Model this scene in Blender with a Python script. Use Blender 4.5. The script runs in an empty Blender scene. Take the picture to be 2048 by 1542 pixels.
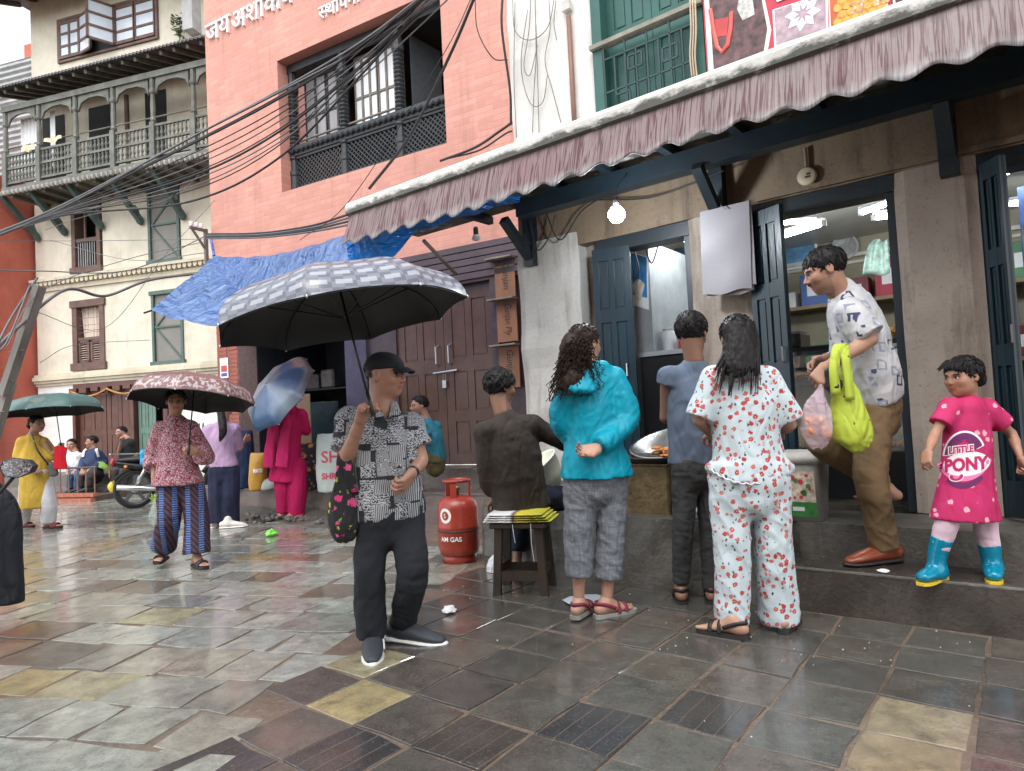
import bpy, bmesh, math, random
import numpy as np
from mathutils import Vector, Matrix
from mathutils.bvhtree import BVHTree
sc = bpy.context.scene
COL = sc.collection
rnd = random.Random(7)
CAM_F, CAM_PITCH, CAM_ROLL, CAM_H = 1340.0, 2.3, -2.9, 1.2
cam_data = bpy.data.cameras.new('camera')
cam = bpy.data.objects.new('camera', cam_data)
COL.objects.link(cam)
sc.camera = cam
cam_data.sensor_fit = 'HORIZONTAL'
cam_data.sensor_width = 36.0
cam_data.lens = 36.0 * CAM_F / 2048.0
cam_data.clip_start = 0.05
cam_data.clip_end = 500
CAM_R = Matrix.Rotation(math.radians(90 + CAM_PITCH), 3, 'X') @ Matrix.Rotation(math.radians(CAM_ROLL), 3, 'Z')
CAM_C = Vector((0, 0, CAM_H))
cam.matrix_world = Matrix.Translation(CAM_C) @ CAM_R.to_4x4()
SUN_EL, SUN_AZ = 58.0, 200.0          # overcast monsoon noon: a very soft sun high behind the cloud
world = bpy.data.worlds.new('World')
sc.world = world
world.use_nodes = True
_nt = world.node_tree
_bg = _nt.nodes['Background']
_sky = _nt.nodes.new('ShaderNodeTexSky')
_sky.sky_type = 'NISHITA'
_sky.sun_disc = False
_sky.sun_elevation = math.radians(SUN_EL)
_sky.sun_rotation = math.radians(SUN_AZ)
_sky.air_density = 1.0
_sky.dust_density = 1.0
_hs = _nt.nodes.new('ShaderNodeHueSaturation')
_hs.inputs['Saturation'].default_value = 0.19
_hs.inputs['Value'].default_value = 1.35
_nt.links.new(_sky.outputs[0], _hs.inputs['Color'])
_nt.links.new(_hs.outputs[0], _bg.inputs['Color'])
_bg.inputs['Strength'].default_value = 0.15
sun_l = bpy.data.lights.new('sun', 'SUN')
sun = bpy.data.objects.new('sun', sun_l)
COL.objects.link(sun)
sun_l.energy = 0.8
sun_l.angle = math.radians(40)
sun_l.color = (1.0, 0.97, 0.93)
_a, _e = math.radians(SUN_AZ), math.radians(SUN_EL)
_d = Vector((math.sin(_a) * math.cos(_e), math.cos(_a) * math.cos(_e), math.sin(_e)))
sun.rotation_euler = (-_d).to_track_quat('-Z', 'Y').to_euler()
sc.view_settings.view_transform = 'Standard'
sc.view_settings.look = 'None'
sc.view_settings.exposure = 1.25
sc.view_settings.gamma = 1.0
sc.view_settings.use_curve_mapping = False
sc.render.engine = 'CYCLES'
sc.cycles.use_denoising = True
sc.cycles.max_bounces = 8
sc.cycles.transparent_max_bounces = 12
sc.cycles.sample_clamp_indirect = 6.0
sc.cycles.caustics_reflective = False
sc.cycles.caustics_refractive = False
def ray(u, v):
 return CAM_R @ Vector(((u - 1024) / CAM_F, -(v - 771) / CAM_F, -1))
def at(u, v, d):                       # the point seen at a pixel, d metres in front of the camera
 return CAM_C + ray(u, v) * d
def onz(u, v, z=0.0):
 d = ray(u, v)
 return CAM_C + d * ((z - CAM_C.z) / d.z)
class Frame:                           # a wall's own axes: s along it (to the left), n out of it, z up
 def __init__(self, o, az):
  a = math.radians(az)
  self.az = az
  self.o = Vector((o[0], o[1], 0))
  self.e = Vector((-math.sin(a), math.cos(a), 0))
  self.n = Vector((-math.cos(a), -math.sin(a), 0))
  self.rz = math.atan2(self.e.y, self.e.x)
 def P(self, s, n, z):
  return self.o + self.e * s + self.n * n + Vector((0, 0, z))
 def loc(self, p):
  d = Vector(p) - self.o
  return Vector((d.dot(self.e), d.dot(self.n), d.z))
 def px(self, u, v, n):
  d = ray(u, v)
  P0 = self.o + self.n * n
  return self.loc(CAM_C + d * (self.n.dot(P0 - CAM_C) / self.n.dot(d)))
FR = Frame((1.61, 3.8), 52)            # sweet shop
FK = Frame((-2.9, 8.75), 60)           # salmon building
FW = Frame((-8.3, 14.3), 73.5)         # cream building
def tag(o, label=None, cat=None, group=None, kind=None):
 if label: o['label'] = label
 if cat: o['category'] = cat
 if group: o['group'] = group
 if kind: o['kind'] = kind
 return o
def empty(name, loc=(0, 0, 0), rz=0.0, label=None, cat=None, group=None):
 o = bpy.data.objects.new(name, None)
 COL.objects.link(o)
 o.location = loc
 o.rotation_euler = (0, 0, rz)
 o.empty_display_size = 0.1
 return tag(o, label, cat, group)
def mk(name, verts, faces, mat=None, parent=None, smooth=False, local=True, mats=None, mi=None):
 """one mesh object; with local=False the vertices are world points and are moved into the parent's axes"""
 me = bpy.data.meshes.new(name)
 vs = [tuple(v) for v in verts]
 if parent is not None and not local:
  Mi = pmat(parent).inverted()
  vs = [tuple(Mi @ Vector(v)) for v in vs]
 me.from_pydata(vs, [], faces)
 if mats:
  for m in mats: me.materials.append(m)
  if mi is not None: me.polygons.foreach_set('material_index', mi)
 elif mat: me.materials.append(mat)
 if smooth: me.polygons.foreach_set('use_smooth', [True] * len(me.polygons))
 me.update()
 o = bpy.data.objects.new(name, me)
 COL.objects.link(o)
 if parent is not None: o.parent = parent
 return o
def pmat(o):
 M = Matrix.Translation(o.location) @ o.rotation_euler.to_matrix().to_4x4() @ Matrix.Diagonal(o.scale).to_4x4()
 return pmat(o.parent) @ M if o.parent else M
def inst(name, me, loc, rot=(0, 0, 0), parent=None, scale=(1, 1, 1)):
 o = bpy.data.objects.new(name, me)
 COL.objects.link(o)
 o.location = loc
 o.rotation_euler = rot
 o.scale = scale
 if parent is not None: o.parent = parent
 return o
def basis(d, up=(0, 0, 1)):
 d = Vector(d).normalized()
 u = Vector(up)
 if abs(d.dot(u.normalized())) > 0.98: u = Vector((1, 0, 0)) if abs(d.x) < 0.9 else Vector((0, 1, 0))
 x = u.cross(d).normalized()
 return x, d.cross(x).normalized(), d
class MB:                              # collects shapes of one part into one mesh
 def __init__(self): self.v, self.f = [], []
 def add(self, vs, fs):
  b = len(self.v)
  self.v += [Vector(v) for v in vs]
  self.f += [tuple(b + i for i in f) for f in fs]
  return self
 def box(self, x0, x1, y0, y1, z0, z1):
  vs = [(x, y, z) for z in (z0, z1) for y in (y0, y1) for x in (x0, x1)]
  return self.add(vs, [(0, 2, 3, 1), (4, 5, 7, 6), (0, 1, 5, 4), (2, 6, 7, 3), (0, 4, 6, 2), (1, 3, 7, 5)])
 def beam(self, p, q, w, h, up=(0, 0, 1)):
  p, q = Vector(p), Vector(q)
  x, y, d = basis(q - p, up)
  vs = [c + x * (sx * w / 2) + y * (sy * h / 2) for c in (p, q) for sx, sy in ((-1, -1), (1, -1), (1, 1), (-1, 1))]
  return self.add(vs, [(3, 2, 1, 0), (4, 5, 6, 7), (0, 1, 5, 4), (1, 2, 6, 5), (2, 3, 7, 6), (3, 0, 4, 7)])
 def tube(self, pts, r, n=8, cap=True):
  pts = [Vector(p) for p in pts]
  rs = r if isinstance(r, (list, tuple)) else [r] * len(pts)
  rings, x = [], None
  for i, p in enumerate(pts):
   d = (pts[min(i + 1, len(pts) - 1)] - pts[max(i - 1, 0)])
   if d.length < 1e-9: d = Vector((0, 0, 1))
   d.normalize()
   if x is None: x, y, _ = basis(d)
   else:
    x = (x - d * x.dot(d))
    x = x.normalized() if x.length > 1e-6 else basis(d)[0]
    y = d.cross(x)
   rings.append([p + (x * math.cos(2 * math.pi * k / n) + y * math.sin(2 * math.pi * k / n)) * rs[i] for k in range(n)])
  return self.rings(rings, cap)
 def rings(self, rings, cap=True, closed=True):
  n = len(rings[0])
  vs = [v for r in rings for v in r]
  fs = []
  for i in range(len(rings) - 1):
   for k in range(n if closed else n - 1):
    a, b = i * n + k, i * n + (k + 1) % n
    fs.append((a, b, b + n, a + n))
  if cap and closed:
   fs.append(tuple(range(n - 1, -1, -1)))
   fs.append(tuple((len(rings) - 1) * n + k for k in range(n)))
  return self.add(vs, fs)
 def lathe(self, prof, n=16, c=(0, 0, 0), axis=None, cap=True):   # prof: (radius, height)
  c = Vector(c)
  x, y, d = basis(axis) if axis is not None else (Vector((1, 0, 0)), Vector((0, 1, 0)), Vector((0, 0, 1)))
  return self.rings([[c + d * h + (x * math.cos(2 * math.pi * k / n) + y * math.sin(2 * math.pi * k / n)) * r for k in range(n)] for r, h in prof], cap)
 def prism(self, poly, f, t):        # poly of 2-D points, f(a, b, t) -> point, t = (t0, t1)
  n = len(poly)
  vs = [f(a, b, tt) for tt in t for a, b in poly]
  return self.add(vs, [tuple(range(n - 1, -1, -1)), tuple(range(n, 2 * n))] + [(i, (i + 1) % n, n + (i + 1) % n, n + i) for i in range(n)])
 def sheet(self, f, nu, nv):
  vs = [f(i / nu, j / nv) for j in range(nv + 1) for i in range(nu + 1)]
  return self.add(vs, [(j * (nu + 1) + i, j * (nu + 1) + i + 1, (j + 1) * (nu + 1) + i + 1, (j + 1) * (nu + 1) + i) for j in range(nv) for i in range(nu)])
 def build(self, name, mat=None, parent=None, smooth=False, local=True, bevel=0.0):
  o = mk(name, self.v, self.f, mat, parent, smooth, local)
  if bevel:
   m = o.modifiers.new('bevel', 'BEVEL'); m.width = bevel; m.segments = 1; m.limit_method = 'ANGLE'
  return o
def thick(o, t, off=-1):
 m = o.modifiers.new('solid', 'SOLIDIFY'); m.thickness = t; m.offset = off
 return o
class NT:
 def __init__(self, name):
  self.m = bpy.data.materials.new(name)
  self.m.use_nodes = True
  self.t = self.m.node_tree
  self.b = self.t.nodes['Principled BSDF']
  self.out = self.t.nodes['Material Output']
 def node(self, ty, **kw):
  n = self.t.nodes.new('ShaderNode' + ty)
  for k, v in kw.items(): setattr(n, k, v)
  return n
 def put(self, sock, v):
  if v is None: return
  if isinstance(v, bpy.types.NodeSocket): self.t.links.new(v, sock)
  elif isinstance(v, (tuple, list)) and len(v) == 3 and sock.type == 'RGBA': sock.default_value = (*v, 1)
  else: sock.default_value = v
 def co(self, scale=(1, 1, 1), rot=(0, 0, 0), loc=(0, 0, 0), kind='Object'):
  c = self.node('TexCoord').outputs[kind]
  if scale == (1, 1, 1) and rot == (0, 0, 0) and loc == (0, 0, 0): return c
  m = self.node('Mapping')
  self.put(m.inputs['Vector'], c)
  m.inputs['Scale'].default_value = scale
  m.inputs['Rotation'].default_value = rot
  m.inputs['Location'].default_value = loc
  return m.outputs[0]
 def noise(self, scale=5, vec=None, detail=4, rough=0.55, dist=0.0, col=False):
  n = self.node('TexNoise')
  self.put(n.inputs['Vector'], vec if vec is not None else self.co())
  n.inputs['Scale'].default_value = scale
  n.inputs['Detail'].default_value = detail
  n.inputs['Roughness'].default_value = rough
  n.inputs['Distortion'].default_value = dist
  return n.outputs['Color' if col else 'Fac']
 def voro(self, scale=5, vec=None, feature='F1', out='Distance', rand=1.0, metric=None):
  n = self.node('TexVoronoi', feature=feature)
  if metric: n.distance = metric
  self.put(n.inputs['Vector'], vec if vec is not None else self.co())
  n.inputs['Scale'].default_value = scale
  if 'Randomness' in n.inputs: n.inputs['Randomness'].default_value = rand
  return n.outputs[out]
 def wave(self, scale, vec=None, dist=0.0, ds=1.0, dirn='X', ty='BANDS', prof='SIN'):
  n = self.node('TexWave', wave_type=ty, wave_profile=prof)
  if ty == 'BANDS': n.bands_direction = dirn
  self.put(n.inputs['Vector'], vec if vec is not None else self.co())
  n.inputs['Scale'].default_value = scale
  n.inputs['Distortion'].default_value = dist
  n.inputs['Detail Scale'].default_value = ds
  return n.outputs['Fac']
 def ramp(self, f, stops, interp='LINEAR'):
  n = self.node('ValToRGB')
  e = n.color_ramp.elements
  n.color_ramp.interpolation = interp
  while len(e) < len(stops): e.new(0.5)
  for x, (p, c) in zip(e, stops):
   x.position = p
   x.color = (*c, 1) if not isinstance(c, (int, float)) else (c, c, c, 1)
  self.put(n.inputs[0], f)
  return n.outputs[0]
 def mix(self, f, a, b, mode='MIX'):
  n = self.node('Mix', data_type='RGBA', blend_type=mode)
  self.put(n.inputs[0], f)
  self.put(n.inputs[6], a)
  self.put(n.inputs[7], b)
  return n.outputs[2]
 def math(self, op, a, b=None, c=None):
  n = self.node('Math', operation=op)
  for i, v in enumerate((a, b, c)):
   if v is not None: self.put(n.inputs[i], v)
  return n.outputs[0]
 def step(self, f, lo, hi):
  n = self.node('MapRange')
  n.clamp = True
  self.put(n.inputs[0], f)
  n.inputs[1].default_value, n.inputs[2].default_value = lo, hi
  return n.outputs[0]
 def xyz(self, vec=None):
  n = self.node('SeparateXYZ')
  self.put(n.inputs[0], vec if vec is not None else self.co())
  return n.outputs
 def vec(self, x, y, z):
  n = self.node('CombineXYZ')
  for i, v in enumerate((x, y, z)): self.put(n.inputs[i], v)
  return n.outputs[0]
 def objrand(self): return self.node('ObjectInfo').outputs['Random']
 def attr(self, name, out='Color'):
  n = self.node('Attribute'); n.attribute_name = name
  return n.outputs[out]
 def bump(self, h, strength=0.4, dist=0.02):
  n = self.node('Bump')
  n.inputs['Strength'].default_value = strength
  n.inputs['Distance'].default_value = dist
  self.put(n.inputs['Height'], h)
  self.put(self.b.inputs['Normal'], n.outputs[0])
 def set(self, color=None, rough=None, metal=None, spec=None, **kw):
  self.put(self.b.inputs['Base Color'], color)
  self.put(self.b.inputs['Roughness'], rough)
  self.put(self.b.inputs['Metallic'], metal)
  self.put(self.b.inputs['Specular IOR Level'], spec)
  for k, v in kw.items(): self.put(self.b.inputs[k], v)
  return self.m
_mc = {}
def M(name, c, rough=0.6, var=0.18, scale=6.0, bump=0.0, bscale=40.0, metal=0.0, dirt=0.0, dirtc=(0.03, 0.026, 0.02), stretch=(1, 1, 1), **kw):
 """plain stuff with uneven tone, some dirt and fine relief"""
 if name in _mc: return _mc[name]
 t = NT(name)
 v = t.co(scale=stretch)
 n = t.noise(scale, v, 5, 0.6)
 lo, hi = tuple(max(0, x * (1 - var)) for x in c), tuple(min(1, x * (1 + var)) for x in c)
 col = t.ramp(n, [(0.3, lo), (0.7, hi)])
 if dirt: col = t.mix(t.math('MULTIPLY', t.step(t.noise(scale * 0.45, v, 6, 0.7), 0.5, 0.72), dirt), col, dirtc)
 if bump: t.bump(t.noise(bscale, v, 4, 0.6), bump, 0.01)
 _mc[name] = t.set(col, rough, metal, **kw)
 return _mc[name]
def emis(name, c, s):
 if name in _mc: return _mc[name]
 t = NT(name)
 t.set((0, 0, 0), 0.5)
 t.put(t.b.inputs['Emission Color'], c)
 t.b.inputs['Emission Strength'].default_value = s
 _mc[name] = t.m
 return t.m
def plastic_film(name, c, alpha=0.45, rough=0.25):
 if name in _mc: return _mc[name]
 t = NT(name)
 t.bump(t.noise(18, None, 3, 0.6, 0.8), 0.9, 0.02)
 t.set(c, rough, Alpha=t.step(t.noise(14, None, 3, 0.6, 1.0), 0.0, 1.0) if False else alpha)
 _mc[name] = t.m
 return t.m
def text_mesh(s, size=1.0, extrude=0.0, shear=0.0, bold=0.0):
 """2-D lettering as (verts, faces), left-aligned on its baseline"""
 c = bpy.data.curves.new('lettering', 'FONT')
 c.body = s; c.size = size; c.extrude = extrude; c.shear = shear; c.offset = bold
 c.resolution_u = 3
 o = bpy.data.objects.new('lettering', c)
 COL.objects.link(o)
 dg = bpy.context.evaluated_depsgraph_get()
 me = bpy.data.meshes.new_from_object(o.evaluated_get(dg))
 vs = [v.co.copy() for v in me.vertices]
 fs = [tuple(p.vertices) for p in me.polygons]
 bpy.data.objects.remove(o); bpy.data.curves.remove(c); bpy.data.meshes.remove(me)
 return vs, fs
# ================================================================== street
def wetstone(name, cols, rough=(0.1, 0.42), grooves=0.0, stain=0.5):
 t = NT(name)
 r = t.objrand()
 v0 = t.co()
 o = t.math('MULTIPLY', r, 91.7)
 x, y, z = t.xyz(v0)
 v = t.vec(t.math('ADD', x, o), t.math('SUBTRACT', y, o), z)
 base = t.ramp(r, [(i / max(1, len(cols) - 1), c) for i, c in enumerate(cols)])
 n = t.noise(9, v, 6, 0.65, 0.4)
 n2 = t.noise(85, v, 4, 0.75)
 col = t.mix(t.step(n, 0.35, 0.72), base, t.mix(0.7, base, (0.02, 0.018, 0.015)))
 col = t.mix(t.math('MULTIPLY', t.step(t.noise(3.0, v, 6, 0.7), 0.55, 0.75), stain), col, (0.085, 0.06, 0.04))
 col = t.mix(t.math('MULTIPLY', t.step(n2, 0.56, 0.7), 0.4), col, t.mix(0.5, base, (0.42, 0.41, 0.37)))
 col = t.mix(t.math('MULTIPLY', t.step(n2, 0.44, 0.34), 0.5), col, (0.02, 0.018, 0.016))
 col = t.mix(t.math('MULTIPLY', t.step(t.noise(2.4, v, 5, 0.65, 0.5), 0.42, 0.62), 0.45), col, t.mix(0.5, base, (0.12, 0.11, 0.09)))
 h = t.math('ADD', t.math('MULTIPLY', n, 0.7), t.math('MULTIPLY', n2, 0.3))
 if grooves:
  w = t.wave(4.2, v0, 0.5, 1.5, 'X')
  g = t.step(w, 0.06, 0.0)
  col = t.mix(t.math('MULTIPLY', g, 0.6), col, (0.13, 0.1, 0.08))
  h = t.math('SUBTRACT', h, t.math('MULTIPLY', g, 0.8))
 t.bump(h, 0.6, 0.008)
 ro = t.ramp(t.noise(3.3, v, 6, 0.65, 0.8), [(0.35, rough[0]), (0.7, rough[1])])
 t.put(t.b.inputs['Coat Weight'], t.ramp(t.noise(1.7, v, 4, 0.6, 0.7), [(0.33, 0.12), (0.62, 0.85)]))
 t.b.inputs['Coat Roughness'].default_value = 0.1
 return t.set(col, ro, 0, 0.6)
SLAB_G = wetstone('slab stone', [(0.25, 0.25, 0.215), (0.34, 0.365, 0.315), (0.4, 0.43, 0.38), (0.34, 0.31, 0.24), (0.36, 0.395, 0.345), (0.46, 0.47, 0.41)], (0.05, 0.24))
SLAB_D = wetstone('slab dark stone', [(0.1, 0.09, 0.075), (0.07, 0.072, 0.07), (0.12, 0.1, 0.08), (0.09, 0.095, 0.085), (0.13, 0.115, 0.09)], (0.05, 0.24))
SLAB_K = wetstone('slab grooved', [(0.035, 0.04, 0.047), (0.07, 0.062, 0.052)], (0.08, 0.3), 1.0)
SLAB_B = wetstone('slab brown stone', [(0.22, 0.17, 0.12), (0.17, 0.15, 0.12), (0.14, 0.14, 0.13)], (0.08, 0.3))
SLAB_Y = wetstone('slab ochre', [(0.4, 0.33, 0.16), (0.36, 0.34, 0.21), (0.36, 0.25, 0.14), (0.34, 0.32, 0.22)], (0.15, 0.4), stain=0.5)
def ground_mat():
 t = NT('wet mortar and mud')
 v = t.co()
 n = t.noise(1.3, v, 8, 0.65, 0.5)
 n2 = t.noise(35, v, 5, 0.7)
 col = t.ramp(n, [(0.3, (0.08, 0.06, 0.045)), (0.55, (0.16, 0.115, 0.085)), (0.75, (0.22, 0.18, 0.14))])
 col = t.mix(t.step(n2, 0.5, 0.75), col, (0.24, 0.2, 0.17))
 t.bump(t.math('ADD', n, t.math('MULTIPLY', n2, 0.5)), 0.5, 0.02)
 return t.set(col, t.ramp(t.noise(0.9, v, 4, 0.6, 0.4), [(0.42, 0.05), (0.6, 0.5)]), 0, 0.6)
street = MB().sheet(lambda a, b: Vector((-160 + 320 * a, -120 + 320 * b, 0.001)), 16, 16).build('street', ground_mat())
tag(street, kind='structure')
def slab_outline(cx, cy, ex, ey, w, h, chip):
 pts = []
 for k, (a, b) in enumerate(((-1, -1), (0, -1), (1, -1), (1, 0), (1, 1), (0, 1), (-1, 1), (-1, 0))):
  j = chip * (1.0 if a and b else 0.6)
  x = a * w / 2 + rnd.uniform(-j, j)
  y = b * h / 2 + rnd.uniform(-j, j)
  pts.append(Vector((cx, cy, 0)) + ex * x + ey * y)
 return pts
def in_view(p):
 q = CAM_R.transposed() @ (Vector(p) - CAM_C)
 if q.z > -0.3: return None
 return 1024 + CAM_F * q.x / -q.z, 771 - CAM_F * q.y / -q.z, -q.z
slabs = []
B0, B1 = Vector((-1.2, 2.4, 0)), Vector((-0.33, 5.39, 0))
def side(p):                            # > 0 on the open street, < 0 along the shop front
 d = (B1 - B0)
 return d.x * (p.y - B0.y) - d.y * (p.x - B0.x)
ochre_spots = [FR.loc(onz(u, v)) for u, v in ((770, 1385), (800, 1310), (1930, 1430), (1890, 1500))]
for i in range(-8, 12):                  # along the shop front: small square slabs
 for j in range(0, 11):
  s, n = 0.16 + 0.325 * i + 0.16, 0.02 + 0.325 * (j + 0.5)
  p = FR.P(s, n, 0)
  if side(p) > 0.12: continue
  w = in_view(p)
  if not w or not (-150 < w[0] < 2200 and w[1] < 1750): continue
  kind = 'd'
  if any(abs(s - o.x) < 0.17 and abs(n - o.y) < 0.17 for o in ochre_spots): kind = 'y'
  elif (i * 7 + j * 3) % 5 == 0 and j > 3: kind = 'k'
  slabs.append((w, slab_outline(p.x, p.y, FR.e, FR.n, 0.309, 0.309, 0.011), kind, FR.rz))
FB = Frame((-1.2, 2.4), 75)
row = 0
z = -3.0
while z < 13.0:                          # n of FB points to the camera; rows go away from it
 rh = rnd.uniform(0.31, 0.37)
 s = -7.0 + rnd.uniform(0, 0.4)
 while s < 14:
  L = rnd.choice((0.28, 0.32, 0.36, 0.42, 0.48)) + rnd.uniform(-0.03, 0.03)
  p = FB.P(s + L / 2, -(z + rh / 2), 0)
  sh = (rnd.uniform(-0.02, 0.02))
  ok = side(p) > -0.05
  k = FK.loc(p)
  if k.y < 0.12 and k.x < 3.0: ok = False
  if k.y < 1.0 and k.x < -1.6: ok = False
  if FW.loc(p).y < 0.9: ok = False
  if FR.loc(p).y < 0.0 and FR.loc(p).x < 2.8: ok = False
  w = in_view(p)
  if ok and w and -200 < w[0] < 2150 and w[1] < 1800:
   q = rnd.random()
   slabs.append((w, slab_outline(p.x, p.y, FB.e, FB.n, L - 0.014, rh - 0.014, 0.026), 'y' if q < 0.06 else ('b' if q < 0.14 else 'g'), FB.rz))
  s += L
 z += rh
slabs.sort(key=lambda t: t[0][2])
SM = {'b': SLAB_B, 'g': SLAB_G, 'd': SLAB_D, 'k': SLAB_K, 'y': SLAB_Y}
def slab_geo(pts, top, tilt):
 c = sum(pts, Vector()) / len(pts)
 up = [p + Vector((0, 0, top + tilt.x * (p.x - c.x) + tilt.y * (p.y - c.y))) for p in pts]
 inn = [c + (u - c) * 0.982 + Vector((0, 0, 0.002)) for u in up]
 lo = [p + Vector((0, 0, -0.03)) for p in pts]
 m = len(pts)
 return c, lo + up + inn, ([(i, (i + 1) % m, m + (i + 1) % m, m + i) for i in range(m)] +
                          [(m + i, m + (i + 1) % m, 2 * m + (i + 1) % m, 2 * m + i) for i in range(m)] + [tuple(range(2 * m, 3 * m))])
far = MB()
def face_up(vs, fs):
 return [f if (Vector(vs[f[1]]) - Vector(vs[f[0]])).cross(Vector(vs[f[2]]) - Vector(vs[f[1]])).dot(Vector((0, 0, 1))) >= -1e-9 else tuple(reversed(f)) for f in fs]
for k, (w, pts, kind, rz) in enumerate(slabs):
 tilt = Vector((rnd.uniform(-0.01, 0.01), rnd.uniform(-0.01, 0.01)))
 c, vs, fs = slab_geo(pts, rnd.uniform(0.001, 0.008), tilt)
 if k < 300:
  ca, sa = math.cos(-rz), math.sin(-rz)
  lv = [((v.x - c.x) * ca - (v.y - c.y) * sa, (v.x - c.x) * sa + (v.y - c.y) * ca, v.z) for v in vs]
  o = mk('paving_slab', lv, fs, SM[kind], street)
  o.location = (c.x, c.y, 0); o.rotation_euler = (0, 0, rz)
 else: far.add(vs, fs)
o = far.build('distant_paving', SLAB_G, street); tag(o, kind='stuff')
# ================================================================== sweet shop: materials
def plaster(name, c, dirt=0.5, dark=(0.06, 0.045, 0.035), rough=0.75):
 t = NT(name)
 v = t.co()
 n = t.noise(1.6, v, 8, 0.65, 0.3)
 col = t.ramp(n, [(0.3, tuple(x * 0.75 for x in c)), (0.6, c), (0.8, tuple(min(1, x * 1.12) for x in c))])
 st = t.noise(1.0, t.co(scale=(5, 5, 0.7)), 6, 0.7, 0.2)
 col = t.mix(t.math('MULTIPLY', t.step(st, 0.52, 0.75), dirt), col, dark)
 col = t.mix(t.math('MULTIPLY', t.step(t.voro(9, v, 'F1', 'Distance'), 0.07, 0.03), dirt * 0.9), col, dark)
 col = t.mix(t.math('MULTIPLY', t.step(t.noise(38, v, 5, 0.75), 0.56, 0.68), 0.55 * dirt), col, dark)
 col = t.mix(t.math('MULTIPLY', t.step(t.noise(4.5, v, 8, 0.8, 0.6), 0.6, 0.64), 0.45 * dirt), col, tuple(x * 0.55 for x in c))
 t.bump(t.math('ADD', n, t.math('MULTIPLY', t.noise(45, v, 4, 0.6), 0.35)), 0.35, 0.02)
 return t.set(col, rough)
PL_SHOP = plaster('shop plaster', (0.33, 0.275, 0.225), 0.85, (0.1, 0.065, 0.045))
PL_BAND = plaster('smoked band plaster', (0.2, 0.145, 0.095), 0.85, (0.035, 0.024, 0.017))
PL_WHITE = plaster('white upper plaster', (0.78, 0.77, 0.73), 0.28, (0.3, 0.26, 0.22))
PL_COLUMN = plaster('limewashed pillar', (0.46, 0.445, 0.415), 0.6, (0.12, 0.085, 0.06))
PL_IN = plaster('room plaster', (0.33, 0.3, 0.21), 0.3, (0.15, 0.12, 0.08))
TEAL = M('teal timber', (0.006, 0.022, 0.032), 0.32, 0.3, 5, 0.15, 60, dirt=0.3, stretch=(1, 1, 0.25))
TEAL_D = M('dark teal timber', (0.005, 0.012, 0.018), 0.45, 0.3, 5, 0.2, 60)
GREEN = M('green window paint', (0.025, 0.11, 0.09), 0.4, 0.2, 4, 0.1, 50, dirt=0.25)
BLACK = M('black rubber', (0.012, 0.012, 0.013), 0.5, 0.3)
STEEL = M('steel', (0.5, 0.5, 0.5), 0.3, 0.15, 8, metal=0.9)
CHROME = M('chrome', (0.75, 0.75, 0.76), 0.12, 0.05, metal=1.0)
def concrete(name, c, wet=0.45):
 t = NT(name)
 v = t.co()
 n = t.noise(2.2, v, 8, 0.7, 0.4)
 n2 = t.noise(28, v, 5, 0.7)
 col = t.ramp(n, [(0.3, tuple(x * 0.4 for x in c)), (0.55, c), (0.78, tuple(x * 1.5 for x in c))])
 col = t.mix(t.math('MULTIPLY', t.step(n2, 0.52, 0.7), 0.5), col, tuple(x * 0.45 for x in c))
 col = t.mix(t.math('MULTIPLY', t.step(t.noise(1, t.co(scale=(9, 9, 1.2)), 5, 0.7), 0.55, 0.7), 0.5), col, tuple(x * 0.35 for x in c))
 t.bump(t.math('ADD', n, t.math('MULTIPLY', n2, 0.6)), 0.6, 0.02)
 return t.set(col, t.ramp(n, [(0.35, wet * 0.5), (0.7, wet * 1.5)]))
CONC = concrete('wet concrete', (0.115, 0.107, 0.093))
CONC_STEP = concrete('wet step stone', (0.07, 0.06, 0.05), 0.3)
CONC_EDGE = concrete('worn step edge', (0.16, 0.15, 0.135), 0.5)
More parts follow.
